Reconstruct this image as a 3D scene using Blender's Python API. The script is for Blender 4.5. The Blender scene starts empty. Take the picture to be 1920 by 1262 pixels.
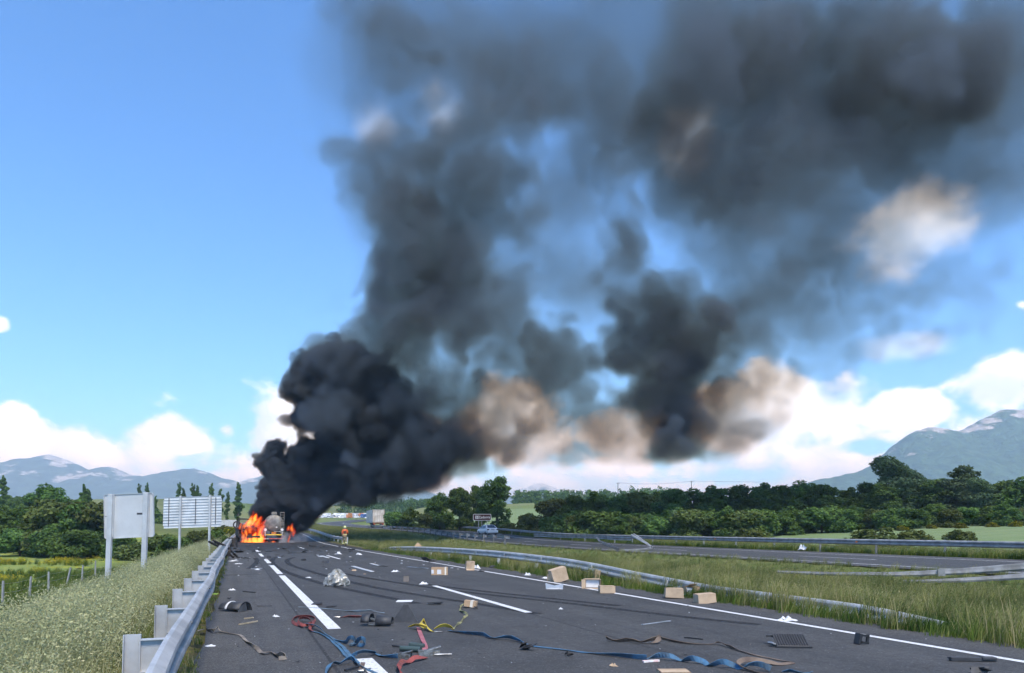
import bpy, bmesh, math, random
import numpy as np
from mathutils import Vector, Matrix, noise as mnoise

R = math.radians
scene = bpy.context.scene
COL = scene.collection

# ------------------------------------------------------------------ camera
CAM_Z, HORIZON, FOC = 1.55, 993.0, 1387.0      # eye height, horizon row and focal length in pixels of the 1920 px photograph
PITCH = R(3.0)
cam_data = bpy.data.cameras.new('camera')
cam = bpy.data.objects.new('camera', cam_data)
COL.objects.link(cam)
cam.location = (0, 0, CAM_Z)
cam.rotation_euler = (R(90) + PITCH, 0, 0)
cam_data.sensor_fit = 'HORIZONTAL'
cam_data.sensor_width = 36.0
cam_data.lens = 36.0 * FOC / 1920.0
cam_data.shift_y = (HORIZON - 631.0 - FOC * math.tan(PITCH)) / 1920.0
cam_data.clip_start = 0.1
cam_data.clip_end = 60000.0
scene.camera = cam

# ------------------------------------------------------------------ render settings
scene.render.engine = 'CYCLES'
scene.cycles.use_denoising = True
scene.cycles.denoiser = 'OPENIMAGEDENOISE'
scene.cycles.use_adaptive_sampling = True
scene.cycles.adaptive_threshold = 0.03
scene.cycles.adaptive_min_samples = 20
scene.cycles.max_bounces = 6
scene.cycles.diffuse_bounces = 2
scene.cycles.glossy_bounces = 2
scene.cycles.transmission_bounces = 4
scene.cycles.transparent_max_bounces = 8
scene.cycles.volume_bounces = 0
scene.cycles.volume_step_rate = 2.5
scene.cycles.volume_max_steps = 512
scene.cycles.sample_clamp_indirect = 4.0
scene.view_settings.view_transform = 'Standard'
scene.view_settings.look = 'None'
scene.view_settings.exposure = 0.78
scene.view_settings.gamma = 1.0
scene.view_settings.use_curve_mapping = False

# ------------------------------------------------------------------ node helpers
class NT:
    """thin helper round a node tree"""
    def __init__(self, tree): self.t = tree
    def n(self, typ, **kw):
        nd = self.t.nodes.new(typ)
        for k, v in kw.items():
            if k == 'ins':
                for key, val in v.items():
                    s = nd.inputs[key]
                    if hasattr(val, 'is_linked') or hasattr(val, 'links'): self.t.links.new(val, s)
                    else: s.default_value = val
            else: setattr(nd, k, v)
        return nd
    def link(self, a, b): self.t.links.new(a, b)
    def math(self, op, a, b=None, c=None, clamp=False):
        nd = self.t.nodes.new('ShaderNodeMath'); nd.operation = op; nd.use_clamp = clamp
        for i, v in enumerate((a, b, c)):
            if v is None: continue
            if hasattr(v, 'links'): self.t.links.new(v, nd.inputs[i])
            else: nd.inputs[i].default_value = v
        return nd.outputs[0]
    def vmath(self, op, a, b=None, scale=None):
        nd = self.t.nodes.new('ShaderNodeVectorMath'); nd.operation = op
        for i, v in enumerate((a, b)):
            if v is None: continue
            if hasattr(v, 'links'): self.t.links.new(v, nd.inputs[i])
            else: nd.inputs[i].default_value = v
        if scale is not None:
            if hasattr(scale, 'links'): self.t.links.new(scale, nd.inputs['Scale'])
            else: nd.inputs['Scale'].default_value = scale
        return nd.outputs['Value'] if op in ('LENGTH', 'DOT_PRODUCT', 'DISTANCE') else nd.outputs[0]
    def ramp(self, fac, stops, interp='LINEAR'):
        nd = self.t.nodes.new('ShaderNodeValToRGB'); nd.color_ramp.interpolation = interp
        el = nd.color_ramp.elements
        while len(el) > 1: el.remove(el[-1])
        el[0].position = stops[0][0]; el[0].color = tuple(stops[0][1])[:3] + (1,)
        for p, c in stops[1:]:
            e = el.new(p); e.color = tuple(c)[:3] + (1,)
        self.t.links.new(fac, nd.inputs[0])
        return nd.outputs[0]
    def mix(self, fac, a, b, mode='MIX'):
        nd = self.t.nodes.new('ShaderNodeMix'); nd.data_type = 'RGBA'; nd.blend_type = mode
        for s, v in ((nd.inputs[0], fac), (nd.inputs[6], a), (nd.inputs[7], b)):
            if hasattr(v, 'links'): self.t.links.new(v, s)
            elif isinstance(v, (tuple, list)): s.default_value = tuple(v)[:3] + (1,)
            else: s.default_value = v
        return nd.outputs[2]
    def noise(self, vec, scale, detail=4, rough=.55, dist=0.0, out=0, dim='3D'):
        nd = self.t.nodes.new('ShaderNodeTexNoise'); nd.noise_dimensions = dim
        nd.inputs['Scale'].default_value = scale; nd.inputs['Detail'].default_value = detail
        nd.inputs['Roughness'].default_value = rough; nd.inputs['Distortion'].default_value = dist
        if vec is not None: self.t.links.new(vec, nd.inputs['Vector'])
        return nd.outputs[out]
    def smooth(self, v, a, b, lo=0.0, hi=1.0):
        nd = self.t.nodes.new('ShaderNodeMapRange'); nd.interpolation_type = 'SMOOTHSTEP'
        for k, x in (('From Min', a), ('From Max', b), ('To Min', lo), ('To Max', hi)):
            if hasattr(x, 'links'): self.t.links.new(x, nd.inputs[k])
            else: nd.inputs[k].default_value = x
        self.t.links.new(v, nd.inputs[0])
        return nd.outputs[0]

# ------------------------------------------------------------------ sky and sun
SUN_EL, SUN_AZ = R(56), R(158)        # azimuth clockwise from +Y (the way the camera looks): high, behind and to the right
sun_dir = Vector((math.sin(SUN_AZ)*math.cos(SUN_EL), math.cos(SUN_AZ)*math.cos(SUN_EL), math.sin(SUN_EL)))

world = bpy.data.worlds.new('World'); scene.world = world; world.use_nodes = True
w = NT(world.node_tree); world.node_tree.nodes.clear()
def build_sky():
    tc = w.n('ShaderNodeTexCoord').outputs['Generated']
    sky = w.n('ShaderNodeTexSky', sky_type='NISHITA', sun_disc=False, sun_elevation=SUN_EL, sun_rotation=SUN_AZ,
              altitude=500.0, air_density=1.0, dust_density=0.6, ozone_density=2.6).outputs[0]
    sep = w.n('ShaderNodeSeparateXYZ', ins={0: tc})
    x, y, z = sep.outputs
    az = w.math('ARCTAN2', x, y)                                  # radians, 0 = +Y, positive to the right
    el = w.math('ARCSINE', z)
    comb = w.n('ShaderNodeCombineXYZ', ins={0: az, 1: w.math('MULTIPLY', el, 1.25), 2: 0.0}).outputs[0]
    # cumulus bank low along the whole horizon; its top rises and falls with azimuth
    top = w.noise(w.n('ShaderNodeCombineXYZ', ins={0: az, 1: 3.3, 2: 0.0}).outputs[0], 2.6, 3, .5)
    top = w.smooth(top, .30, .70, .088, .150)
    shape = w.math('SUBTRACT', top, el)
    blobs = None
    def ellipse(px, py, rx, ry, amt):
        a0 = math.atan2(px-960, FOC); e0 = math.atan2(HORIZON-py, math.hypot(FOC, px-960))
        sx = 1/(rx/FOC*math.cos(a0)**2); sy = 1/(ry/FOC*math.cos(a0))
        dx = w.math('MULTIPLY', w.math('SUBTRACT', az, a0), sx); dy = w.math('MULTIPLY', w.math('SUBTRACT', el, e0), sy)
        q = w.math('SQRT', w.math('ADD', w.math('MULTIPLY', dx, dx), w.math('MULTIPLY', dy, dy)))
        return w.math('SUBTRACT', w.math('MULTIPLY', w.math('SUBTRACT', 1.0, q), 1.15), (1.0-amt)*.9)
    base = w.math('MULTIPLY', shape, 10.0)
    for e in CLOUDS:
        v = ellipse(*e)
        base = w.math('MAXIMUM', base, v)
    for (px, py, rx, ry, amt) in CLOUD_GAPS:
        v = w.math('MULTIPLY', w.math('MAXIMUM', ellipse(px, py, rx, ry, 1.0), 0.0), amt)
        base = w.math('SUBTRACT', base, v)
    n1 = w.noise(comb, 7.0, 7, .56, .15)
    cov = w.math('ADD', base, w.math('MULTIPLY', w.math('SUBTRACT', n1, .5), 3.4))
    alpha = w.smooth(cov, -.10, .38)
    for (px, py, rx, ry, thick) in SOFT_CLOUDS:
        v = w.math('ADD', ellipse(px, py, rx, ry, .9), w.math('MULTIPLY', w.math('SUBTRACT', n1, .5), 3.0))
        alpha = w.math('MAXIMUM', alpha, w.math('MULTIPLY', w.smooth(v, -.15, .8), thick))
    # light and shade: compare the cloud's noise with itself a step towards the sun
    off = w.vmath('ADD', comb, (.020, .032, 0.0))
    n2 = w.noise(off, 7.0, 7, .56, .15)
    lit = w.smooth(w.math('SUBTRACT', n1, n2), -.16, .13)
    body = w.smooth(cov, .1, 1.6)
    shade = w.mix(lit, (.56, .68, .86), (.96, 1.0, 1.06))
    shade = w.mix(w.math('MULTIPLY', body, .30), shade, (.64, .74, .90))
    low = w.smooth(el, .0, .085)
    shade = w.mix(low, (.44, .68, 1.02), shade)                      # cloud bases by the horizon pale into the air
    thin = w.math('MULTIPLY', alpha, w.smooth(low, 0.0, 1.0, .55, 1.0))
    cloud = w.mix(1.0, shade, (CLOUD_LIGHT,)*3, 'MULTIPLY')
    col = w.mix(1.0, sky, SKY_TINT, 'MULTIPLY')
    col = w.mix(thin, col, cloud)
    bg = w.n('ShaderNodeBackground', ins={0: col, 1: 0.13})
    out = w.n('ShaderNodeOutputWorld'); w.link(bg.outputs[0], out.inputs[0])
CLOUD_LIGHT = 8.4
SKY_TINT = (.58, .97, 1.36)
# cumulus heads: (column, row, half width, half height) in the photograph's view, weight
CLOUDS = [(25,790,50,52,1.05),(60,830,130,60,.9),(330,822,95,44,1.05),(425,806,32,28,.8),(520,815,75,58,1.15),
          (1500,760,140,85,1.05),(1400,800,160,80,.9),(1880,722,110,52,1.05),(1700,770,140,45,.9),
          (1180,800,120,70,.9),(960,800,120,90,1.0),
          (-14,605,32,22,.40),(1934,565,38,26,.4),(740,800,90,60,.9)]
SOFT_CLOUDS = [(1720,425,165,88,.70),(820,190,60,50,.34),(700,215,60,62,.22),(1300,240,70,70,.30),(1690,650,110,30,.40)]      # thin ones, last number = thickness
CLOUD_GAPS = [(1640,840,90,24,.9),(215,770,100,30,.6),(1330,900,300,22,.5)]
build_sky()

sun_data = bpy.data.lights.new('sun', 'SUN'); sun = bpy.data.objects.new('sun', sun_data); COL.objects.link(sun)
sun_data.energy = 3.1; sun_data.angle = R(18); sun_data.color = (1.0, .93, .82)
sun.rotation_euler = (-sun_dir).to_track_quat('-Z', 'Y').to_euler()
# ------------------------------------------------------------------ mesh helpers
def at(px, py, d):
    """point seen in direction (px,py) of the photograph at distance d along the road view"""
    return np.array([(px - 960.0) / FOC * d, d, CAM_Z + (HORIZON - py) / FOC * d])
def V(*a): return np.array(a, float)

class MB:
    """collects shapes; build() links them as one mesh object"""
    def __init__(self): self.v, self.f, self.m, self.n = [], [], [], 0
    def add(self, verts, faces, mat=0):
        verts = np.asarray(verts, float).reshape(-1, 3)
        self.v.append(verts); self.f += [tuple(i + self.n for i in f) for f in faces]; self.m += [mat]*len(faces); self.n += len(verts)
        return self
    def box(self, c, s, rot=None, mat=0, taper=1.0):
        x, y, z = (k/2 for k in s); t = taper
        p = np.array([(-x,-y,-z),(x,-y,-z),(x,y,-z),(-x,y,-z),(-x*t,-y*t,z),(x*t,-y*t,z),(x*t,y*t,z),(-x*t,y*t,z)])
        if rot is not None: p = p @ np.array(rot).T
        return self.add(p + np.array(c), [(3,2,1,0),(4,5,6,7),(0,1,5,4),(1,2,6,5),(2,3,7,6),(3,0,4,7)], mat)
    def cyl(self, p0, p1, r0, r1=None, n=10, mat=0, caps=True):
        r1 = r0 if r1 is None else r1
        p0, p1 = np.array(p0, float), np.array(p1, float); d = p1-p0; d /= np.linalg.norm(d)+1e-9
        a = np.cross(d, (0,0,1) if abs(d[2]) < .9 else (1,0,0)); a /= np.linalg.norm(a); b = np.cross(d, a)
        an = np.linspace(0, 2*math.pi, n, endpoint=False)
        ring = np.cos(an)[:,None]*a + np.sin(an)[:,None]*b
        vs = np.vstack([p0+ring*r0, p1+ring*r1])
        fs = [(i, (i+1)%n, n+(i+1)%n, n+i) for i in range(n)]
        if caps: fs += [tuple(range(n))[::-1], tuple(range(n, 2*n))]
        return self.add(vs, fs, mat)
    def tube(self, pts, radii, n=6, mat=0):
        for i in range(len(pts)-1):
            self.cyl(pts[i], pts[i+1], radii[i], radii[i+1], n, mat, caps=(i == len(pts)-2))
        return self
    def rings(self, rings, closed=True, caps=True, mat=0):
        """loft through rings of equal length"""
        n = len(rings[0]); k = len(rings); vs = np.vstack([np.asarray(r, float) for r in rings]); fs = []
        for j in range(k-1):
            for i in range(n if closed else n-1):
                fs.append((j*n+i, j*n+(i+1)%n, (j+1)*n+(i+1)%n, (j+1)*n+i))
        if caps: fs += [tuple(range(n))[::-1], tuple(range((k-1)*n, k*n))]
        return self.add(vs, fs, mat)
    def build(self, name, mat, parent=None, smooth=False, loc=None, rotz=0.0, bevel=0.0):
        me = bpy.data.meshes.new(name)
        me.from_pydata(np.vstack(self.v).tolist(), [], self.f)
        mats = mat if isinstance(mat, (list, tuple)) else [mat]
        for q in mats: me.materials.append(q)
        if len(mats) > 1: me.polygons.foreach_set('material_index', self.m)
        if smooth: me.polygons.foreach_set('use_smooth', [True]*len(me.polygons))
        me.update()
        o = bpy.data.objects.new(name, me); COL.objects.link(o)
        if parent: o.parent = parent
        if loc is not None: o.location = loc
        if rotz: o.rotation_euler = (0, 0, rotz)
        if bevel:
            b = o.modifiers.new('bevel', 'BEVEL'); b.width = bevel; b.segments = 2; b.limit_method = 'ANGLE'
        return o

def rz(a): c, s = math.cos(a), math.sin(a); return np.array([(c,-s,0),(s,c,0),(0,0,1)])
def rx(a): c, s = math.cos(a), math.sin(a); return np.array([(1,0,0),(0,c,-s),(0,s,c)])
def ry(a): c, s = math.cos(a), math.sin(a); return np.array([(c,0,s),(0,1,0),(-s,0,c)])

def tag(o, label=None, cat=None, group=None, kind=None):
    if label: o['label'] = label
    if cat: o['category'] = cat
    if group: o['group'] = group
    if kind: o['kind'] = kind
    return o
def thing(name, label, cat, loc=(0,0,0), rotz=0.0, group=None):
    o = bpy.data.objects.new(name, None); COL.objects.link(o)
    o.location = tuple(float(q) for q in loc); o.rotation_euler = (0, 0, rotz); o.empty_display_size = .1
    return tag(o, label, cat, group)
def copy_tree(o, parent=None):
    c = o.copy(); COL.objects.link(c); c.parent = parent
    for ch in list(o.children): copy_tree(ch, c)
    return c

# ------------------------------------------------------------------ materials
MATS = {}
def mat(name, col, rough=.6, metal=0.0, var=0.0, scale=3.0, bump=0.0, bscale=40.0, spec=.5, col2=None, detail=4):
    """Principled with procedural colour variation and fine relief"""
    if name in MATS: return MATS[name]
    m = bpy.data.materials.new(name); m.use_nodes = True; t = NT(m.node_tree)
    b = m.node_tree.nodes['Principled BSDF']
    b.inputs['Roughness'].default_value = rough; b.inputs['Metallic'].default_value = metal
    b.inputs['Specular IOR Level'].default_value = spec
    tc = t.n('ShaderNodeTexCoord').outputs['Object']
    c2 = col2 if col2 is not None else tuple(k*(1-var) for k in col)
    f = t.smooth(t.noise(tc, scale, detail, .6), .35, .65)
    t.link(t.mix(f, col, c2), b.inputs['Base Color'])
    if bump:
        bp = t.n('ShaderNodeBump', ins={'Strength': bump, 'Distance': .02}); t.link(t.noise(tc, bscale, 3, .6), bp.inputs['Height'])
        t.link(bp.outputs[0], b.inputs['Normal'])
    MATS[name] = m
    return m
# ------------------------------------------------------------------ lie of the land and the two carriageways
ZK = np.array([(-300,0),(60,0),(86,.08),(115,.85),(173,1.9),(230,3.0),(300,4.6),(370,6.2),(420,7.0),(480,8.4),(600,10),(900,12),(2000,15),(12000,15)], float)
def zb(y):
    y = np.asarray(y, float)
    return sum(np.interp(y+o, ZK[:,0], ZK[:,1]) for o in (-8,-4,0,4,8))/5
def catmull(pts, step=1.5):
    pts = np.array(pts, float); P = np.vstack([2*pts[0]-pts[1], pts, 2*pts[-1]-pts[-2]]); out = []
    for i in range(1, len(P)-2):
        p0, p1, p2, p3 = P[i-1:i+3]; n = max(2, int(np.linalg.norm(p2-p1)/step))
        t = np.linspace(0, 1, n, endpoint=False)[:,None]
        out.append(.5*((2*p1)+(-p0+p2)*t+(2*p0-5*p1+4*p2-p3)*t*t+(-p0+3*p1-3*p2+p3)*t**3))
    return np.vstack(out+[pts[-1:]])
ROAD_A = catmull([(20.3,-40),(5.46,0),(-5.7,30),(-16.86,60),(-26.2,86),(-36.2,115),(-55,165),(-80,230),(-100,300),(-108,370),(-107,420),(-99,480),(-70,560),(0,640)])
ROAD_B = catmull([(43,-40),(27.5,0),(16.2,30.6),(6.4,60),(-6.3,106),(-19,140),(-33.5,173),(-52,220),(-63,262),(-69,330),(-76,400),(-70,480),(-40,560)])
def along(line):
    """unit tangents and right-hand normals of a polyline"""
    t = np.gradient(line, axis=0); t /= np.linalg.norm(t, axis=1)[:,None]
    return t, np.stack([t[:,1], -t[:,0]], 1)
TA, NA = along(ROAD_A); TB, NB = along(ROAD_B)
def signed(line, N, X, Y):
    """signed distance (right positive) from points to a polyline"""
    sub = line[::3]; sn = N[::3]; X = np.asarray(X, float); Y = np.asarray(Y, float)
    P = np.stack([X.ravel(), Y.ravel()], 1); out = np.empty(len(P))
    for a in range(0, len(P), 20000):
        q = P[a:a+20000]
        d = q[:,None,:]-sub[None]; k = np.argmin((d**2).sum(2), 1); dd = d[np.arange(len(q)), k]
        out[a:a+20000] = (dd*sn[k]).sum(1) + np.where(np.abs((dd*np.stack([-sn[k][:,1], sn[k][:,0]], 1)).sum(1)) > 8, 1e3*np.sign((dd*sn[k]).sum(1)), 0)
    return out.reshape(X.shape)
def sst(x, a, b):
    t = np.clip((x-a)/(b-a), 0, 1); return t*t*(3-2*t)
def cheap_noise(X, Y, s, seed=0):
    r = np.random.RandomState(seed); o = 0
    for k in range(5):
        a = r.uniform(0, 6.28); f = r.uniform(.6, 1.5)/s; o = o+np.sin((X*math.cos(a)+Y*math.sin(a))*f*6.28+r.uniform(0, 6.28))
    return o/3.2
HILLS = [(8,205,3.6,30),(48,330,5.5,55),(40,480,5,110),(-30,560,6,110),(640,1000,26,190),(820,1200,26,300),(-160,330,5,80)]
def ground_z(X, Y, dA=None, dB=None, under=True):
    X = np.asarray(X, float); Y = np.asarray(Y, float)
    if dA is None: dA = signed(ROAD_A, NA, X, Y); dB = signed(ROAD_B, NB, X, Y)
    z = zb(Y)
    left = sst(-dA, 6.2, 12.2)
    z = z - 1.55*left*(1-sst(Y, 70, 125)) + left*sst(Y, 95, 230)*4.2*sst(-dA, 8, 45)
    z = z + .25*sst(dB, -9.5, -5.2)
    med = sst(dA, 4.9, 8)*sst(-dB, 5.5, 9)
    z = z - .22*med*(1-sst(Y, 70, 110)) + med*sst(Y, 120, 165)*.25
    z = z - .55*sst(dB, 6.2, 8.6) + .052*np.clip(dB-9, 0, 40)*sst(Y, -40, 40)*(1-.6*sst(Y, 120, 220))
    for (hx, hy, h, r) in HILLS:
        g = h*np.exp(-((X-hx)**2+(Y-hy)**2)/(2*r*r))
        z = z + g*sst(np.abs(dA), 6, 30)*sst(np.abs(dB), 6, 30)
    rough = sst(-dA, 6.2, 9)+sst(dB, 6.4, 9)+med
    z = z + np.clip(rough, 0, 1)*(.06*cheap_noise(X, Y, 6, 1)+.02*cheap_noise(X, Y, 1.7, 2))
    if under:
        z = z - .22*(sst(dA, -5.5, -5.3)*sst(-dA, -4.62, -4.4)) - .22*(sst(dB, -5.2, -5.0)*sst(-dB, -6.1, -5.9))
    return z
def gz(x, y): return float(ground_z(np.array([x]), np.array([y]), under=False)[0])

def grid_axis(lo, hi, near_lo, near_hi, step, growth):
    a = list(np.arange(near_lo, near_hi, step)); s = step
    while a[-1] < hi: s *= growth; a.append(a[-1]+s)
    s = step
    while a[0] > lo: s *= growth; a.insert(0, a[0]-s)
    return np.array(a)
def build_ground():
    ax = grid_axis(-5600, 5600, -45, 45, .45, 1.09); ay = grid_axis(-60, 11000, -2, 75, .55, 1.07)
    X, Y = np.meshgrid(ax, ay, indexing='ij')
    dA = signed(ROAD_A, NA, X, Y); dB = signed(ROAD_B, NB, X, Y)
    Z = ground_z(X, Y, dA, dB)
    nx, ny = X.shape
    vs = np.stack([X.ravel(), Y.ravel(), Z.ravel()], 1)
    i = (np.arange(nx-1)[:,None]*ny + np.arange(ny-1)[None]).ravel()
    fs = np.stack([i, i+ny, i+ny+1, i+1], 1)
    me = bpy.data.meshes.new('ground')
    me.vertices.add(len(vs)); me.vertices.foreach_set('co', vs.ravel())
    me.loops.add(fs.size); me.loops.foreach_set('vertex_index', fs.ravel().astype(np.int32))
    me.polygons.add(len(fs)); me.polygons.foreach_set('loop_start', np.arange(0, fs.size, 4, dtype=np.int32))
    me.update(calc_edges=True)
    me.polygons.foreach_set('use_smooth', np.ones(len(fs), bool))
    # what grows where: r = pale crop beyond the far carriageway, g = flowering meadow left of the fence, b = bare soil strip along the asphalt
    crop = sst(dB, 17, 21)*(1-sst(Y, 190, 260)); meadow = sst(-dA, 13.5, 17)*(1-sst(Y, 100, 130)); soil = sst(-dA, 5.2, 5.5)*sst(dA, -6.7, -6.1)+sst(dA, 4.3, 4.6)*sst(-dA, -5.6, -5.0)
    far = sst(np.hypot(X, Y), 140, 260)
    at_ = me.attributes.new('cover', 'FLOAT_COLOR', 'POINT')
    at_.data.foreach_set('color', np.stack([crop, meadow, soil, far], -1).reshape(-1).astype(np.float32))
    m = bpy.data.materials.new('ground'); m.use_nodes = True; t = NT(m.node_tree); b = m.node_tree.nodes['Principled BSDF']
    b.inputs['Roughness'].default_value = .95; b.inputs['Specular IOR Level'].default_value = .1
    pos = t.n('ShaderNodeNewGeometry').outputs['Position']
    cv = t.n('ShaderNodeAttribute', attribute_name='cover'); sp = t.n('ShaderNodeSeparateColor', ins={0: cv.outputs['Color']})
    n1 = t.noise(pos, .35, 5, .6); n2 = t.noise(pos, 3.0, 4, .65); n3 = t.noise(pos, .012, 4, .55)
    grass = t.mix(t.smooth(n1, .35, .65), (.085, .115, .030), (.15, .155, .055))
    grass = t.mix(t.smooth(n2, .45, .75), grass, (.055, .075, .022))
    farc = t.ramp(n3, [(.30, (.075, .115, .035)), (.45, (.13, .17, .05)), (.55, (.17, .18, .075)), (.68, (.07, .10, .035))])
    grass = t.mix(cv.outputs['Alpha'], grass, farc)
    cropc = t.mix(t.smooth(t.noise(t.vmath('MULTIPLY', pos, (.05, .6, 0)), 1.0, 4, .6), .35, .65), (.145, .205, .085), (.185, .235, .115))
    grass = t.mix(sp.outputs[0], grass, cropc)
    mead = t.mix(t.smooth(t.noise(t.vmath('MULTIPLY', pos, (.16, .5, 0)), 1.0, 4, .6), .42, .62), (.15, .21, .05), (.21, .25, .07))
    mead = t.mix(t.math('MULTIPLY', t.smooth(t.noise(t.vmath('MULTIPLY', pos, (.05, .35, 0)), 1.0, 3, .6), .52, .64), t.smooth(t.noise(pos, 4.0, 3, .7), .46, .6)), mead, (.42, .36, .02))
    grass = t.mix(sp.outputs[1], grass, mead)
    soil = t.mix(t.smooth(t.noise(pos, 2.2, 6, .7), .38, .6), (.16, .135, .035), (.075, .062, .042))
    grass = t.mix(sp.outputs[2], grass, soil)
    t.link(grass, b.inputs['Base Color'])
    bp = t.n('ShaderNodeBump', ins={'Strength': .8, 'Distance': .08}); t.link(n2, bp.inputs['Height']); t.link(bp.outputs[0], b.inputs['Normal'])
    me.materials.append(m)
    o = bpy.data.objects.new('ground', me); COL.objects.link(o); o['kind'] = 'structure'; o['label'] = 'grassy ground and fields either side of the motorway'
build_ground()

# ------------------------------------------------------------------ asphalt, lines and skid marks
def asphalt_material():
    m = bpy.data.materials.new('asphalt'); m.use_nodes = True; t = NT(m.node_tree); b = m.node_tree.nodes['Principled BSDF']
    pos = t.n('ShaderNodeNewGeometry').outputs['Position']
    uv = t.n('ShaderNodeUVMap', uv_map='lane').outputs[0]         # u across (m from the centre), v along (m)
    fine = t.noise(pos, 34, 3, .8); mid = t.noise(pos, 9, 5, .65); big = t.noise(pos, .25, 4, .6)
    c = t.mix(t.smooth(fine, .35, .68), (.018, .018, .018), (.105, .104, .101))
    c = t.mix(t.math('MULTIPLY', t.smooth(mid, .4, .7), .45), c, (.050, .051, .052))
    c = t.mix(t.math('MULTIPLY', t.smooth(big, .4, .65), .35), c, (.078, .077, .074))
    su = t.n('ShaderNodeSeparateXYZ', ins={0: uv}); u = su.outputs[0]
    sh = t.math('ADD', t.smooth(u, 3.75, 3.95), t.smooth(u, -3.95, -4.1))        # shoulders: older, paler, stonier mix
    c = t.mix(t.math('MULTIPLY', sh, .55), c, t.mix(t.smooth(fine, .4, .6), (.045, .044, .042), (.13, .125, .118)))
    tr = None
    for u0 in (-2.75, -.95, .95, 2.75):
        q = t.smooth(t.math('ABSOLUTE', t.math('SUBTRACT', u, u0)), .38, .05); tr = q if tr is None else t.math('MAXIMUM', tr, q)
    c = t.mix(t.math('MULTIPLY', tr, .30), c, (.088, .087, .084))
    seam = t.math('MULTIPLY', t.smooth(t.math('ABSOLUTE', t.math('ADD', u, t.math('MULTIPLY', t.math('SUBTRACT', t.noise(pos, 1.5, 3), .5), .05))), .030, .012), .8)
    seam = t.math('ADD', seam, t.math('MULTIPLY', t.smooth(t.math('ABSOLUTE', t.math('SUBTRACT', u, -4.05)), .03, .012), .8))
    c = t.mix(seam, c, (.016, .016, .016))
    # wheel tracks polished a little darker, oil line between them
    streak = t.noise(t.vmath('MULTIPLY', uv, (5.0, .06, 0)), 1.0, 4, .6)
    c = t.mix(t.math('MULTIPLY', t.smooth(streak, .45, .7), .35), c, (.030, .031, .033))
    # pale stone chips and specks
    vor = t.n('ShaderNodeTexVoronoi', feature='F1', ins={'Vector': pos, 'Scale': 19.0}); 
    chip = t.math('LESS_THAN', vor.outputs['Distance'], .16)
    pick = t.math('GREATER_THAN', t.n('ShaderNodeSeparateColor', ins={0: vor.outputs['Color']}).outputs[0], .62)
    c = t.mix(t.math('MULTIPLY', t.math('MULTIPLY', chip, pick), .75), c, (.26, .26, .25))
    patch = t.smooth(t.noise(pos, .9, 6, .72), .42, .62); c = t.mix(t.math('MULTIPLY', patch, .4), c, (.032, .032, .032))
    # soot and spilt oil near the wreck
    yy = t.n('ShaderNodeSeparateXYZ', ins={0: pos}).outputs[1]
    c = t.mix(t.math('MULTIPLY', t.math('MULTIPLY', t.smooth(yy, 44, 66), t.smooth(yy, 112, 96)), t.smooth(t.noise(pos, .35, 5, .65), .36, .58, .35, .9)), c, (.012, .012, .012))
    # cracks
    crv = t.n('ShaderNodeTexVoronoi', feature='DISTANCE_TO_EDGE', ins={'Vector': t.vmath('ADD', pos, t.vmath('SCALE', t.noise(pos, 2.0, 4, .6, out=1), scale=.9)), 'Scale': .33})
    crack = t.math('MULTIPLY', t.math('LESS_THAN', crv.outputs[0], .0035), t.smooth(t.noise(pos, .4, 2), .5, .62))
    c = t.mix(t.math('MULTIPLY', crack, .8), c, (.015, .015, .015))
    t.link(c, b.inputs['Base Color'])
    t.link(t.smooth(mid, .3, .7, .72, .9), b.inputs['Roughness']); b.inputs['Specular IOR Level'].default_value = .35
    bp = t.n('ShaderNodeBump', ins={'Strength': .7, 'Distance': .008}); t.link(t.noise(pos, 70, 3, .7), bp.inputs['Height']); t.link(bp.outputs[0], b.inputs['Normal'])
    return m
ASPH = asphalt_material()
def offset_line(line, N, t): return line + N*t
def strip(name, line, N, t0, t1, zoff, material, extra_z=0.0, a=0, b=None, cols=2, label=None, wobble=None):
    """ribbon between offsets t0..t1 of a road line, laid on the road surface"""
    seg = slice(a, b); L = line[seg]; n = N[seg]
    ts = np.linspace(t0, t1, cols); vs, uvs = [], []
    run = np.concatenate([[0], np.cumsum(np.linalg.norm(np.diff(L, axis=0), axis=1))])
    for k, t in enumerate(ts):
        tt = t + (wobble(run) if wobble is not None and k in (0, cols-1) else 0)
        P = L + n*np.reshape(tt, (-1, 1)) if np.ndim(tt) else L + n*t
        z = zb(P[:,1])*0 + zb(L[:,1]) + extra_z + zoff
        vs.append(np.column_stack([P, z])); uvs.append(np.column_stack([np.full(len(L), t), run]))
    m = len(L); V_ = np.stack(vs, 1).reshape(-1, 3); U = np.stack(uvs, 1).reshape(-1, 2)
    fs = [(i*cols+k, i*cols+k+1, (i+1)*cols+k+1, (i+1)*cols+k) for i in range(m-1) for k in range(cols-1)]
    me = bpy.data.meshes.new(name); me.from_pydata(V_.tolist(), [], fs); me.materials.append(material)
    uv = me.uv_layers.new(name='lane'); li = np.empty(len(me.loops), np.int32); me.loops.foreach_get('vertex_index', li)
    uv.data.foreach_set('uv', U[li].ravel().astype(np.float32))
    o = bpy.data.objects.new(name, me); COL.objects.link(o); o['kind'] = 'structure'
    if label: o['label'] = label
    return o
edge_w = lambda s: .05*np.sin(s*1.7)+.04*np.sin(s*4.1+1)+.03*np.sin(s*9.3)
road_a = strip('road', ROAD_A, NA, -5.55, 4.75, 0.0, ASPH, cols=8, label='grey asphalt carriageway strewn with wreckage', wobble=edge_w)
road_b = strip('road', ROAD_B, NB, -4.9, 5.9, 0.0, ASPH, extra_z=.25, cols=6, label='opposite carriageway beyond the grassy median')

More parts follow.
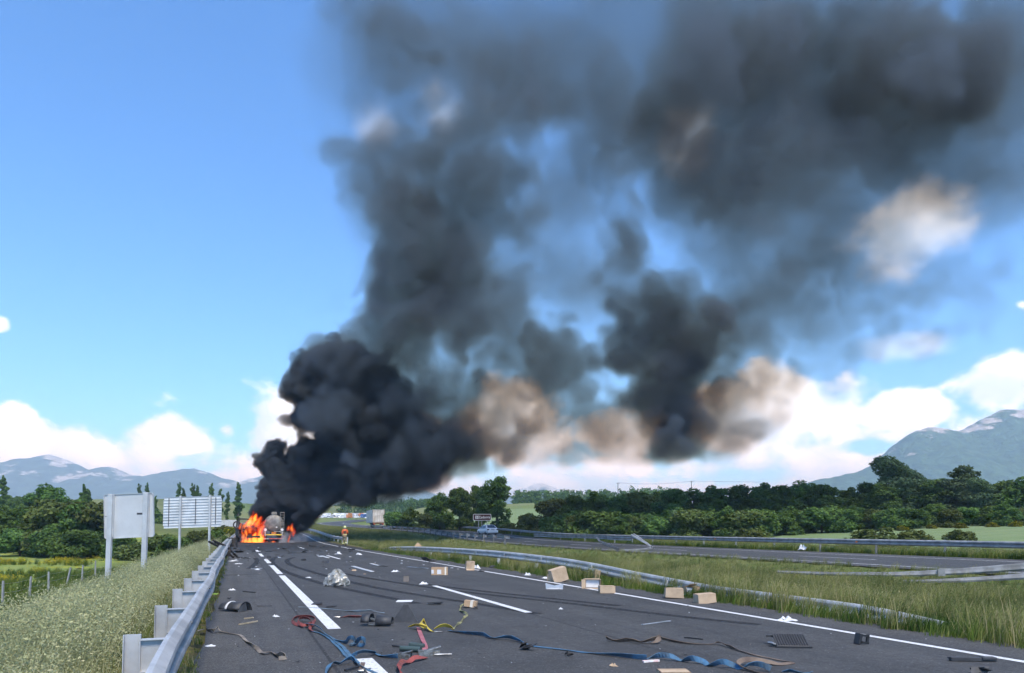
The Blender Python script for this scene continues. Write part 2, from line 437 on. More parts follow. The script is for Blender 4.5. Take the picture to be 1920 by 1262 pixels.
def paint_material():
    m = bpy.data.materials.new('road_paint'); m.use_nodes = True; t = NT(m.node_tree); b = m.node_tree.nodes['Principled BSDF']
    pos = t.n('ShaderNodeNewGeometry').outputs['Position']
    wear = t.smooth(t.noise(pos, 20, 7, .8), .34, .47); dirt = t.smooth(t.noise(pos, 3, 5, .65), .35, .75)
    c = t.mix(t.math('MULTIPLY', dirt, .38), (.68, .68, .67), (.40, .40, .38))
    c = t.mix(wear, (.11, .11, .11), c)
    t.link(c, b.inputs['Base Color']); b.inputs['Roughness'].default_value = .7
    return m
PAINT = paint_material()
RUN_A = np.concatenate([[0], np.cumsum(np.linalg.norm(np.diff(ROAD_A, axis=0), axis=1))])
def idx_at_y(line, y): return int(np.argmin(np.abs(line[:,1]-y)))
def resample(line, y0, y1, step=1.0):
    a, b = idx_at_y(line, y0), idx_at_y(line, y1); P = line[max(a-1,0):b+2]
    y = P[:,1]; ys = np.arange(y0, y1+1e-6, step) if y1-y0 > step else np.array([y0, y1])
    if ys[-1] < y1-1e-3: ys = np.append(ys, y1)
    L = np.column_stack([np.interp(ys, y, P[:,0]), ys])
    full_t, full_n = along(line); n = np.column_stack([np.interp(ys, line[:,1], full_n[:,0]), np.interp(ys, line[:,1], full_n[:,1])])
    return L, n/np.linalg.norm(n, axis=1)[:,None]
def marking(line, y0, y1, t, wid, ez=0.0, parent=None, z=.006):
    # (t is measured square to the road; y0,y1 are where the middle of the road passes)
    L, n = resample(line, y0, y1)
    o = strip('lane_marking', L, n, t-wid/2, t+wid/2, z, PAINT, extra_z=ez)
    o.parent = parent; del o['kind']
    return o
LEFT_T, RIGHT_T = -3.66, 3.55
# (edge line by the shoulder: long strokes with short gaps, as far as the road can be seen before the wreck)
for y0, y1 in ((-10, 4.5), (7.9, 10.25), (12.9, 26.3), (27.2, 33.5), (35.5, 40.5), (44, 49), (53, 57.5)): marking(ROAD_A, y0, y1, LEFT_T, .20 if y0 < 25 else .19, parent=road_a)
marking(ROAD_A, -20, 170, RIGHT_T, .13, parent=road_a)
for y0 in (-15, 17.4, 39.0, 60): marking(ROAD_A, y0 if y0 != 17.4 else 13.9, (y0 if y0 != 17.4 else 13.9)+(6.6 if y0 == 17.4 else 5.5), 0.02, .15, parent=road_a)
marking(ROAD_B, -20, 170, -3.65, .14, .25, road_b); marking(ROAD_B, -20, 260, 3.65, .14, .25, road_b)
for y0 in np.arange(-10, 160, 14.0): marking(ROAD_B, y0, y0+4.5, 0, .12, .25, road_b)
marking(ROAD_B, 175, 330, -3.65, .2, .25, road_b); marking(ROAD_A, 176, 420, LEFT_T, .2, 0, road_a)

def tyre_marks():
    m = bpy.data.materials.new('tyre_rubber_mark'); m.use_nodes = True; t = NT(m.node_tree); b = m.node_tree.nodes['Principled BSDF']
    pos = t.n('ShaderNodeNewGeometry').outputs['Position']
    b.inputs['Base Color'].default_value = (.017, .017, .018, 1); b.inputs['Roughness'].default_value = .8
    uv = t.n('ShaderNodeUVMap', uv_map='lane').outputs[0]; u = t.n('ShaderNodeSeparateXYZ', ins={0: uv}).outputs[0]
    soft = t.math('MULTIPLY', t.smooth(u, 0.0, .35), t.smooth(u, 1.0, .65))
    a = t.math('MULTIPLY', t.smooth(t.noise(pos, 8, 5, .7), .25, .6, .25, .85), soft)
    t.link(a, b.inputs['Alpha'])
    paths = [[(785,1131),(740,1122),(690,1112),(640,1102),(600,1092),(560,1080),(525,1066),(512,1054),(516,1046),(530,1043)],
             [(1010,1150),(900,1132),(800,1117),(700,1100),(620,1081),(570,1067),(545,1058),(540,1050),(552,1045)],
             [(1420,1170),(1250,1152),(1080,1132),(950,1118),(830,1104),(700,1085),(640,1074)],
             [(1160,1135),(1000,1118),(880,1105),(790,1094)],
             [(470,1066),(478,1060),(484,1052),(480,1046)],
             [(1500,1144),(1380,1128),(1230,1112)]]
    for pth in paths:
        pts = np.array([at(px, py, CAM_Z*FOC/(py-HORIZON))[:2] for px, py in pth]); L = catmull(pts, .6)
        _, n = along(L); w_ = .17
        vs = np.column_stack([np.vstack([L-n*w_, L+n*w_]), np.full(2*len(L), .003)]); k = len(L)
        me = bpy.data.meshes.new('tyre_mark'); me.from_pydata(vs.tolist(), [], [(i, k+i, k+i+1, i+1) for i in range(k-1)]); me.materials.append(m)
        uvl = me.uv_layers.new(name='lane'); li = np.empty(len(me.loops), np.int32); me.loops.foreach_get('vertex_index', li)
        U = np.column_stack([np.r_[np.zeros(k), np.ones(k)], np.r_[np.arange(k), np.arange(k)]]); uvl.data.foreach_set('uv', U[li].ravel().astype(np.float32))
        o = bpy.data.objects.new('tyre_mark', me); COL.objects.link(o); o.parent = road_a
tyre_marks()
# ------------------------------------------------------------------ mountains
def mountain(name, ridge, d, depth, base_z, rock, forest, seed, label, rough=1.0, rock_amt=.5, jag=1.0, crest=1.0, nx=260, ny=70):
    """height field behind the land: ridge is read off the photograph, slopes fall towards the viewer"""
    r = np.array(ridge, float); X = (r[:,0]-960)/FOC*d; Zr = CAM_Z+(HORIZON-r[:,1])/FOC*d
    xs = np.linspace(X[0], X[-1], nx); zr = np.interp(xs, X, Zr); zr = zr + np.array([mnoise.fractal((x/d*60, seed*3.1, 0), 1.0, 2.0, 4) for x in xs])*d*.0016*jag
    rng = np.random.RandomState(seed)
    vs = []; rel = []
    v = np.linspace(0, 1, ny)
    for j, q in enumerate(v):              # q=0 foot towards the viewer, .62 ridge, 1 back
        y = d - depth*(.62-q)
        prof = np.where(q < .62, (q/.62)**1.25, 1-((q-.62)/.38)**1.4*.6)
        n = np.array([mnoise.fractal((x*.9/d*6+seed, y/d*6, seed*1.7), 1.0, 2.1, 6) for x in xs])
        gul = np.array([mnoise.ridged_multi_fractal((x/d*16+seed, q*1.2, seed), .9, 2.0, 4, 1.0, 2.0) for x in xs])
        amp = (.16*(1-abs(q-.62)/.62)*(0.25 if abs(q-.62) < .03 else 1))*rough
        h = base_z + (zr-base_z)*prof*(1+ n*amp*.9 + (gul-1.2)*amp*.30)
        # a slope never rises over the ridge as the eye sees it
        cap = CAM_Z+(zr-CAM_Z)*y/d
        h = np.minimum(h, cap if q < .62 else h)
        vs.append(np.column_stack([xs, np.full(nx, y), h])); rel.append((h-base_z)/(zr-base_z))
    vs = np.vstack(vs)
    i = (np.arange(ny-1)[:,None]*nx+np.arange(nx-1)[None]).ravel()
    me = bpy.data.meshes.new(name); me.from_pydata(vs.tolist(), [], np.stack([i, i+1, i+nx+1, i+nx], 1).tolist())
    ra = me.attributes.new('rel', 'FLOAT', 'POINT'); ra.data.foreach_set('value', np.concatenate(rel).astype(np.float32))
    me.polygons.foreach_set('use_smooth', [True]*len(me.polygons))
    m = bpy.data.materials.new(name); m.use_nodes = True; t = NT(m.node_tree); b = m.node_tree.nodes['Principled BSDF']
    b.inputs['Roughness'].default_value = .95; b.inputs['Specular IOR Level'].default_value = .05
    g = t.n('ShaderNodeNewGeometry'); pos = g.outputs['Position']; k = 3400.0/d
    z = t.n('ShaderNodeSeparateXYZ', ins={0: pos}).outputs[2]
    zf = t.math('DIVIDE', t.math('SUBTRACT', z, base_z), float(zr.max()-base_z))
    n = t.noise(t.vmath('MULTIPLY', pos, (1, 1, 2.2)), .0045*k, 8, .68); n2 = t.noise(pos, .022*k, 5, .65)
    rl = t.n('ShaderNodeAttribute', attribute_name='rel').outputs['Fac']
    f = t.math('ADD', t.math('MULTIPLY', rl, crest), t.math('MULTIPLY', t.math('SUBTRACT', n, .5), 1.7))
    rockf = t.math('MULTIPLY', t.smooth(f, rock_amt, rock_amt+.07), t.smooth(zf, .40, .60))
    fc = t.mix(t.smooth(n2, .38, .62), forest, tuple(q*1.9 for q in forest))
    fc = t.mix(t.math('MULTIPLY', t.smooth(zf, .16, .05), t.smooth(t.noise(t.vmath('MULTIPLY', pos, (.4, 1, 1)), .004*k, 3), .45, .55)), fc, (.20, .27, .10))
    rc = t.mix(t.smooth(n2, .35, .6), rock, tuple(q*.6 for q in rock))
    t.link(t.mix(rockf, fc, rc), b.inputs['Base Color'])
    bp = t.n('ShaderNodeBump', ins={'Strength': 1.0, 'Distance': 30.0/k}); t.link(n2, bp.inputs['Height']); t.link(bp.outputs[0], b.inputs['Normal'])
    me.materials.append(m)
    o = bpy.data.objects.new(name, me); COL.objects.link(o); o['kind'] = 'structure'; o['label'] = label
mountain('mountain', [(-420,880),(-250,850),(-120,868),(-40,872),(0,866),(40,857),(85,853),(120,862),(160,880),(185,875),(205,876),(235,893),(268,894),(300,886),(340,880),(362,881),(400,890),(445,903),(480,893),(520,880),(600,892),(700,905),(800,925),(900,950)],
         4400, 1700, 36, (.52,.53,.54), (.030,.048,.032), 3, 'pale blue rocky mountain range beyond the signs', rock_amt=.34, crest=.30)
mountain('mountain', [(1380,990),(1440,935),(1530,902),(1570,893),(1610,884),(1655,866),(1680,838),(1705,815),(1735,805),(1770,801),(1805,805),(1830,795),(1850,785),(1875,770),(1900,765),(1935,766),(1990,750),(2080,760),(2200,800),(2400,860),(2600,960)],
         2650, 1100, 22, (.52,.49,.46), (.036,.066,.034), 8, 'green mountain with pale limestone crest behind the tree belt', rock_amt=.98, jag=2.0, crest=1.0)
mountain('mountain', [(860,975),(930,932),(965,920),(985,913),(1005,906),(1016,904),(1030,909),(1048,916),(1080,922),(1130,935),(1250,965)],
         5000, 1200, 34, (.62,.60,.58), (.035,.05,.03), 5, 'small distant peak behind the big roadside tree', rock_amt=.75)
# ------------------------------------------------------------------ plants: leaf and blade materials
def leaf_material(name, c1, c2, c3=None, trans=.35, scale=.5):
    m = bpy.data.materials.new(name); m.use_nodes = True; t = NT(m.node_tree); m.node_tree.nodes.clear()
    g = t.n('ShaderNodeNewGeometry'); oi = t.n('ShaderNodeObjectInfo')
    pos = t.vmath('ADD', t.n('ShaderNodeTexCoord').outputs['Object'], t.vmath('SCALE', oi.outputs['Location'], scale=.37))
    f = t.smooth(t.noise(pos, scale, 4, .6), .36, .64)
    c = t.mix(f, c1, c2)
    c = t.mix(t.smooth(g.outputs['Random Per Island'], .55, 1.0, 0, .6), c, c3 or tuple(q*1.5 for q in c2))
    hs = t.n('ShaderNodeHueSaturation', ins={'Hue': t.smooth(oi.outputs['Random'], 0, 1, .485, .51), 'Value': t.smooth(oi.outputs['Random'], 0, 1, .82, 1.18), 'Color': c}).outputs[0]
    d = t.n('ShaderNodeBsdfDiffuse', ins={'Color': hs}); tr = t.n('ShaderNodeBsdfTranslucent', ins={'Color': hs})
    mx = t.n('ShaderNodeMixShader', ins={0: trans}); t.link(d.outputs[0], mx.inputs[1]); t.link(tr.outputs[0], mx.inputs[2])
    out = t.n('ShaderNodeOutputMaterial'); t.link(mx.outputs[0], out.inputs[0])
    return m
LEAF_DARK = leaf_material('foliage_dark', (.054, .104, .030), (.108, .176, .050))
LEAF_MID = leaf_material('foliage_mid', (.060, .112, .028), (.105, .180, .046))
LEAF_OLIVE = leaf_material('foliage_olive', (.070, .095, .030), (.120, .150, .050))
LEAF_GREY = leaf_material('foliage_grey', (.055, .090, .042), (.105, .150, .075))
LEAF_BROOM = leaf_material('broom', (.06, .085, .022), (.15, .16, .02), (.50, .40, .015))
BARK = mat('bark', (.10, .085, .065), .9, var=.5, scale=6, bump=.6, bscale=14)
def quads_mesh(name, C, U, W, material):
    """n leaves: centre C, half axes U and W"""
    n = len(C); vs = np.stack([C-U-W*.4, C+W*0-U*.0-W, C+U+W*.2, C+W], 1).reshape(-1, 3)
    me = bpy.data.meshes.new(name); me.vertices.add(4*n); me.vertices.foreach_set('co', vs.ravel())
    me.loops.add(4*n); me.loops.foreach_set('vertex_index', np.arange(4*n, dtype=np.int32))
    me.polygons.add(n); me.polygons.foreach_set('loop_start', np.arange(0, 4*n, 4, dtype=np.int32)); me.update(calc_edges=True)
    me.materials.append(material)
    return me
def rand_dirs(rng, n):
    d = rng.normal(size=(n, 3)); return d/np.linalg.norm(d, axis=1)[:,None]
def crown_points(rng, lobes, n, shell=.55):
    """points spread through ellipsoid lobes (cx,cy,cz,rx,ry,rz), thicker near their skins"""
    w_ = np.array([l[3]*l[4]+l[4]*l[5]+l[3]*l[5] for l in lobes]); k = rng.choice(len(lobes), n, p=w_/w_.sum()); L = np.array(lobes)[k]
    d = rand_dirs(rng, n); r = (shell+(1-shell)*rng.uniform(0, 1, n)**.5)*rng.uniform(.82, 1.1, n)
    return L[:,:3]+d*L[:,3:]*r[:,None], d
def make_tree(name, height, width, kind, leaf, n, seed, lean=0.0, leaf_size=.17):
    """tree prototype: trunk with limbs and a crown of leaves; returns (trunk mesh, crown mesh)"""
    rng = np.random.RandomState(seed); lobes = []
    h, w_ = height, width
    if kind == 'round':
        z0 = h*.06
        for i in range(40):
            a = rng.uniform(0, 6.28); q = rng.uniform(0, 1)**.6; zz = rng.uniform(.0, 1.0)
            rad = w_*.5*math.sin(math.pi*(.27+.66*zz))**.75*.80
            s = rng.uniform(.10, .20)*w_
            lobes.append((math.cos(a)*rad*q, math.sin(a)*rad*q, z0+(h-z0-s*.8)*zz, s, s, s*rng.uniform(.65, .95)))
    elif kind == 'windswept':
        for i in range(52):
            zz = rng.uniform(0, 1)**1.05; a = rng.uniform(0, 6.28); rad = w_*.5*(1-.62*zz)*rng.uniform(.2, 1)
            s = rng.uniform(.10, .18)*w_
            lobes.append((math.cos(a)*rad-lean*zz*zz*h, math.sin(a)*rad*.8, h*(.14+.80*zz), s*1.35, s, s*.7))
    elif kind == 'poplar':
        for i in range(20):
            zz = i/19; s = w_*.5*math.sin(math.pi*(.12+.82*zz))**.8*rng.uniform(.55, 1.0)
            if rng.uniform() < .12: continue
            lobes.append((rng.normal(0, w_*.10)+lean*zz*h, rng.normal(0, w_*.10), h*(.16+.82*zz), s*.75, s*.75, h*.045))
    elif kind == 'shrub':
        for i in range(18):
            a = rng.uniform(0, 6.28); q = rng.uniform(0, 1)**.5; zz = rng.uniform(0, 1); s = rng.uniform(.14, .24)*w_
            rad = w_*.5*(1-.5*zz)*.8
            lobes.append((math.cos(a)*rad*q, math.sin(a)*rad*q, s*.5+(h-s*1.2)*zz, s, s, s*.8))
    C, d = crown_points(rng, lobes, n)
    keep = C[:,2] > .05; C = C[keep]; d = d[keep]; n = len(C)
    nrm = d*.7+rand_dirs(rng, n)*.8+np.array([0, 0, .35]); nrm /= np.linalg.norm(nrm, axis=1)[:,None]
    a = np.cross(nrm, rand_dirs(rng, n)); a /= np.linalg.norm(a, axis=1)[:,None]+1e-9; b = np.cross(nrm, a)
    s = rng.uniform(.6, 1.25, n)[:,None]*leaf_size
    crown = quads_mesh('crown', C, a*s, b*s*.7, leaf)
    tr = MB(); base_r = max(.05, h*.022)
    top = np.array([-lean*h*.5 if kind == 'windswept' else lean*h*.6, 0, h*.82])
    pts = [np.array([0, 0, -.3]), np.array([0.02*h*rng.normal(), .02*h*rng.normal(), h*.25]), top*.62+np.array([0, 0, 0]), top]
    tr.tube(pts, [base_r*1.25, base_r, base_r*.6, base_r*.12], 7)
    for l in sorted(lobes, key=lambda q: q[2])[:: max(1, len(lobes)//9)]:
        zz = max(.15*h, min(l[2]*.7, h*.7)); st = np.array([top[0]*zz/h*.8, 0, zz]); tr.tube([st, np.array(l[:3])], [base_r*.42, base_r*.1], 5)
    to = tr.build('trunk', BARK); tm = to.data; bpy.data.objects.remove(to)
    return tm, crown
TREES = {}
def proto(key, *args, **kw): TREES[key] = make_tree(key, *args, **kw)
proto('oak1', 7.0, 6.2, 'round', LEAF_DARK, 11000, 1); proto('oak2', 6.4, 5.4, 'round', LEAF_DARK, 9500, 2); proto('oak3', 7.6, 6.6, 'round', LEAF_MID, 11000, 3)
proto('ash', 9.2, 6.4, 'round', LEAF_DARK, 13000, 4); proto('hedge1', 4.2, 5.0, 'shrub', LEAF_OLIVE, 7000, 5); proto('hedge2', 3.4, 4.4, 'shrub', LEAF_DARK, 6000, 6)
proto('willow1', 10.5, 6.4, 'windswept', LEAF_GREY, 12000, 7, lean=.16); proto('willow2', 9.2, 5.6, 'windswept', LEAF_GREY, 10000, 8, lean=-.12)
proto('poplar1', 9.5, 2.6, 'poplar', LEAF_DARK, 4200, 9, lean=.03); proto('poplar2', 8.0, 2.2, 'poplar', LEAF_DARK, 3000, 10, lean=.07); proto('poplar3', 9.0, 1.9, 'poplar', LEAF_DARK, 1900, 13, lean=.05)
proto('light', 6.6, 5.0, 'round', LEAF_MID, 8000, 11); proto('bush', 1.5, 2.0, 'shrub', LEAF_OLIVE, 2200, 12, leaf_size=.10); proto('broom', 1.3, 2.2, 'shrub', LEAF_BROOM, 3000, 14, leaf_size=.08)
proto('pale', 3.4, 2.6, 'round', LEAF_GREY, 4200, 15, leaf_size=.13)
def plant(key, name, px, d, top_py, label, cat, group=None, rot=0.0, wide=1.0, base=None):
    """stand a copy of a prototype where column px meets distance d, its top at row top_py"""
    x = (px-960)/FOC*d; z0 = (gz(x, d) if base is None else base)-.15
    tm, cm = TREES[key]; h0 = {'oak1': 7.0, 'oak2': 6.4, 'oak3': 7.6, 'ash': 9.2, 'hedge1': 4.2, 'hedge2': 3.4, 'willow1': 10.5, 'willow2': 9.2, 'poplar1': 9.5, 'poplar2': 8.0, 'poplar3': 9.0, 'light': 6.6, 'bush': 1.5, 'broom': 1.3, 'pale': 3.4}[key]
    h = CAM_Z+(HORIZON-top_py)/FOC*d - z0; s = h/h0
    r = thing(name, label, cat, (x, d, z0), rot, group); r.scale = (s*wide, s*wide, s)
    for nm, me in (('trunk', tm), ('crown', cm)):
        o = bpy.data.objects.new(nm, me); COL.objects.link(o); o.parent = r
    return r
# ------------------------------------------------------------------ trees and shrubs
# the big roadside tree and its neighbours
plant('ash', 'broadleaf_tree', 930, 128, 890, 'tallest dark green broadleaf tree standing behind the brown road sign', 'tree', rot=.4)
plant('light', 'broadleaf_tree', 862, 132, 912, 'light green tree touching the left side of the tallest roadside tree', 'tree', rot=1.1)
plant('oak3', 'broadleaf_tree', 826, 140, 922, 'mid green tree second left of the tallest roadside tree', 'tree', rot=2.2)
plant('light', 'broadleaf_tree', 893, 138, 908, 'thin light green tree just behind the tallest roadside tree', 'tree', rot=3.0, wide=.6)
plant('hedge1', 'shrub', 795, 135, 962, 'rounded green shrub between the lorry trailer and the light green trees', 'shrub', rot=.3)
plant('oak2', 'shrub', 768, 142, 950, 'large green bush right of the lorry trailer', 'shrub', rot=1.9, wide=1.25)
plant('hedge2', 'shrub', 742, 150, 957, 'dark green bush touching the lorry trailer', 'shrub', rot=2.9, wide=1.2)
plant('hedge1', 'shrub', 990, 120, 962, 'low olive bush at the foot of the tallest tree, by the grassy bank', 'shrub', rot=.9)
plant('bush', 'shrub', 965, 112, 975, 'small bush under the tallest roadside tree', 'shrub', rot=.5, wide=1.4)
# long belt of trees beyond the opposite carriageway
BELT = [(1040,126,934,'hedge1'),(1078,120,926,'oak1'),(1120,124,920,'oak2'),(1158,116,928,'oak1'),(1195,118,922,'hedge1'),(1225,122,920,'oak2'),(1262,112,913,'oak1'),(1300,116,914,'oak3'),
        (1345,108,908,'oak2'),(1385,110,907,'oak1'),(1425,112,904,'oak2'),(1465,104,908,'oak1'),(1505,106,898,'oak3'),(1545,102,906,'oak1'),(1590,104,912,'oak2'),(1630,100,902,'oak1'),
        (1690,98,852,'willow1'),(1725,104,878,'willow1'),(1660,94,905,'oak2'),(1755,96,895,'oak1'),(1790,94,870,'willow2'),(1820,100,890,'oak3'),(1850,92,893,'willow1'),(1885,94,898,'oak1'),(1925,90,893,'oak2'),(1975,90,890,'oak1'),(2030,90,900,'oak3')]
order = ['first','second','third','fourth','fifth','sixth','seventh','eighth','ninth','tenth','eleventh','twelfth','thirteenth','fourteenth','fifteenth','sixteenth','seventeenth','eighteenth','nineteenth','twentieth','twenty-first','twenty-second','twenty-third','twenty-fourth','twenty-fifth']
rng_t = random.Random(4); cnt = 0
for i, (px, d, top, key) in enumerate(sorted(BELT)):
    if key == 'willow1' and px == 1690: lab = 'tallest windswept tree of the belt, leaning under the right-hand mountain'
    elif key == 'willow2': lab = 'loose windswept tree rising from the belt beyond the tallest leaning one'
    elif key == 'willow1' and px == 1725: lab = 'grey green windswept tree pressed against the tallest leaning one'
    elif key == 'willow1': lab = 'lower grey green windswept tree near the picture edge'
    else: lab = '%s round dark tree of the belt counted from the grassy bank' % order[cnt]; cnt += 1
    plant(key, 'belt_tree', px, d, top, lab, 'tree', 'belt of trees beyond the opposite carriageway', rng_t.uniform(0, 6.28) if 'willow' not in key else rng_t.uniform(-.3, .3), rng_t.uniform(1.15, 1.45))
under = [(1045,92,966),(1068,90,958),(1092,88,964),(1118,88,955),(1142,86,962),(1166,86,956),(1190,84,962),(1214,84,954),(1238,83,960),(1262,84,952),(1290,82,958),(1316,82,952),(1340,82,958),(1366,82,950),(1392,82,957),(1420,84,950),(1450,84,956),(1478,86,948),(1508,86,955),(1540,86,948),(1572,86,954),(1606,86,948),(1640,86,952),(1674,86,946),(1710,85,950),(1745,85,944),(1780,85,950),(1815,84,944),(1850,84,948),(1885,84,942),(1920,84,948)]
def nth(i):
    tens = {2: 'twenty', 3: 'thirty'}
    return order[i] if i < 20 else ('thirtieth' if i == 29 else tens[(i+1)//10]+'-'+order[(i+1) % 10-1])
for i, (px, d, top) in enumerate(under):
    plant(('hedge2', 'oak2', 'hedge1', 'hedge2')[i % 4], 'hedge_shrub', px, d+rng_t.uniform(-2, 3), top+rng_t.uniform(-4, 4), '%s leafy shrub along the foot of the tree belt from the grassy bank' % nth(i), 'shrub', 'shrubs at the foot of the tree belt', rng_t.uniform(0, 6.28), rng_t.uniform(1.15, 1.5))
plant('pale', 'young_tree', 1270, 82, 958, 'pale green young tree standing before the dark tree belt', 'tree')
for i, (px, d, top, lab) in enumerate([(1640,55,984,'small scrubby bush behind the far guardrail, right of its orange reflector'),(1715,56,989,'low sprawling bush behind the far guardrail, middle of three'),(1408,70,988,'small olive bush behind the far guardrail, before the young tree'),(1795,57,990,'sparse low bush behind the far guardrail near the picture edge')]):
    plant('bush', 'scrub_bush', px, d, top, lab, 'bush', 'scrub along the far guardrail', i*1.3, 1.5)
for i, (px, d, top) in enumerate([(1905,78,977),(1860,79,979),(1800,80,980),(1745,82,983),(1690,82,985)]):
    plant('broom', 'broom_bush', px, d, top, 'yellow flowering broom at the field edge, %s from the picture edge' % order[i], 'bush', 'yellow broom along the tree belt', i*.9, 1.3)
# meadow side
LEFT = [(18,86,945,'oak2','olive green bushy tree at the picture edge over the meadow','tree'),(70,84,948,'light','light rounded bushy tree left of the meadow hedge middle','tree'),(112,82,936,'hedge1','olive bushy tree beside the big sign, second from it','tree'),
        (150,80,934,'oak2','broad dark olive tree directly left of the big sign','tree'),(182,82,938,'hedge1','olive tree half hidden by the big sign','tree'),(40,80,985,'hedge2','low dark shrub under the leftmost meadow trees','shrub'),
        (95,78,990,'hedge2','low dark shrub at the meadow edge below the round trees','shrub'),(150,76,988,'hedge2','low dark shrub at the meadow edge left of the sign posts','shrub'),(88,125,905,'oak3','tall dark green tree rising behind the meadow trees','tree'),
        (60,128,925,'oak1','dark tree behind the meadow, left of the tall one','tree'),(118,130,930,'oak1','dark tree behind the meadow, right of the tall one','tree'),(225,78,1000,'hedge2','dark shrub seen between the posts of the big sign','shrub'),
        (255,74,1012,'bush','bright green bush below the big sign','bush'),(300,66,1000,'hedge1','green bush in the gap between the two large signs','bush'),(335,62,1002,'hedge2','dark green bush under the slatted sign','bush'),(375,66,994,'hedge1','olive bush under the right half of the slatted sign','bush'),(400,70,990,'hedge2','dark bush behind the right post of the slatted sign','bush'),
        (316,52,1028,'bush','leafy bush beside the left post of the slatted sign','bush')]
for i, (px, d, top, key, lab, cat) in enumerate(LEFT): plant(key, 'meadow_'+cat, px, d, top, lab, cat, rot=i*1.7, wide=1.2)
for px, d, top, lab in [(420,100,985,'yellow flowering broom left of the small far sign'),(434,98,988,'bright yellow broom bush beneath the small far sign'),(152,58,1064,'yellow flowering broom by the meadow fence'),(172,60,1066,'second yellow broom clump by the meadow fence')]:
    plant('broom', 'broom_bush', px, d, top, lab, 'bush', rot=px*.1, wide=1.3)
POP = [(5,150,893,'poplar1'),(152,140,908,'poplar2'),(166,142,917,'poplar2'),(263,190,908,'poplar3'),(277,192,906,'poplar3'),(332,215,905,'poplar3'),(341,215,915,'poplar2'),(363,212,907,'poplar3'),(374,214,911,'poplar2'),(397,210,907,'poplar3'),(409,210,917,'poplar2'),(424,205,923,'poplar3'),(446,202,906,'poplar1'),(290,190,930,'poplar2')]
for i, (px, d, top, key) in enumerate(sorted(POP)):
    plant(key, 'poplar_tree', px, d, top, '%s slim poplar on the skyline counted from the picture edge' % order[i], 'tree', 'poplars on the skyline', i*1.1)
# far woods: nobody could count them
def far_wood(name, rows, seed, material, label):
    rng = np.random.RandomState(seed); Cs, Ds = [], []
    for (px0, px1, d, top, n) in rows:
        for k in range(n):
            px = rng.uniform(px0, px1); dd = d*rng.uniform(.93, 1.1); x = (px-960)/FOC*dd; z0 = gz(x, dd); h = max(2.5, CAM_Z+(HORIZON-top+rng.normal(0, 2.0))/FOC*dd-z0); w_ = rng.uniform(.30, .5)*min(h, 9)
            lob = [(x+rng.normal(0, w_*.3), dd+rng.normal(0, w_*.3), z0+h*q, w_*(1.05-.6*q), w_*(1.05-.6*q), h*.16) for q in (.15,.35,.55,.72,.88)]
            C, dr = crown_points(rng, lob, 260); Cs.append(C); Ds.append(dr)
    C = np.vstack(Cs); d_ = np.vstack(Ds); n = len(C); nrm = d_+rand_dirs(rng, n)*.7; nrm /= np.linalg.norm(nrm, axis=1)[:,None]
    a = np.cross(nrm, rand_dirs(rng, n)); a /= np.linalg.norm(a, axis=1)[:,None]; b = np.cross(nrm, a); s = rng.uniform(.5, 1.1, n)[:,None]*.55
    me = quads_mesh(name, C, a*s, b*s, material); o = bpy.data.objects.new(name, me); COL.objects.link(o); tag(o, label, None, None, 'stuff')
far_wood('treeline', [(965,1180,430,921,70),(1180,1260,420,917,26),(740,830,420,938,30),(640,740,520,945,50)], 21, LEAF_MID, 'far line of small trees on the rise behind the bank')
far_wood('treeline', [(560,700,640,948,70),(690,860,600,940,70)], 22, LEAF_DARK, 'dark far-off woods beneath the smoke')
far_wood('treeline', [(1000,1700,260,940,60),(1700,2000,220,925,40),(-40,200,190,955,50),(200,300,170,962,20)], 23, LEAF_DARK, 'far woods glimpsed behind the near trees')
# ------------------------------------------------------------------ grass (uncountable: one object per stretch, tufts instanced on points)
def blade_material(name, root, tip, alt, trans=.3):
    m = bpy.data.materials.new(name); m.use_nodes = True; t = NT(m.node_tree); m.node_tree.nodes.clear()
    g = t.n('ShaderNodeNewGeometry'); oi = t.n('ShaderNodeObjectInfo')
    z = t.n('ShaderNodeSeparateXYZ', ins={0: t.n('ShaderNodeTexCoord').outputs['Object']}).outputs[2]
    c = t.mix(t.smooth(z, .05, .42), root, tip)
    c = t.mix(t.smooth(g.outputs['Random Per Island'], .45, .95), c, alt)
    patch = t.smooth(t.noise(g.outputs['Position'], .45, 3, .6), .38, .62)
    hs = t.n('ShaderNodeHueSaturation', ins={'Hue': t.smooth(patch, 0, 1, .52, .482), 'Value': t.smooth(patch, 0, 1, .68, 1.22), 'Color': c}).outputs[0]
    d = t.n('ShaderNodeBsdfDiffuse', ins={'Color': hs}); tr = t.n('ShaderNodeBsdfTranslucent', ins={'Color': hs})
    mx = t.n('ShaderNodeMixShader', ins={0: trans}); t.link(d.outputs[0], mx.inputs[1]); t.link(tr.outputs[0], mx.inputs[2])
    out = t.n('ShaderNodeOutputMaterial'); t.link(mx.outputs[0], out.inputs[0])
    return m
OAT = blade_material('oat_grass', (.15, .19, .07), (.36, .375, .19), (.43, .42, .235))
MEADOW = blade_material('long_grass', (.085, .120, .032), (.185, .210, .065), (.33, .30, .14))
LUSH = blade_material('lush_grass', (.070, .125, .024), (.130, .215, .045), (.21, .24, .075))
DEEP = blade_material('deep_grass', (.060, .100, .022), (.115, .185, .040), (.20, .22, .06))
FLOWER = blade_material('meadow_flower', (.10, .14, .03), (.46, .40, .03), (.58, .47, .03))
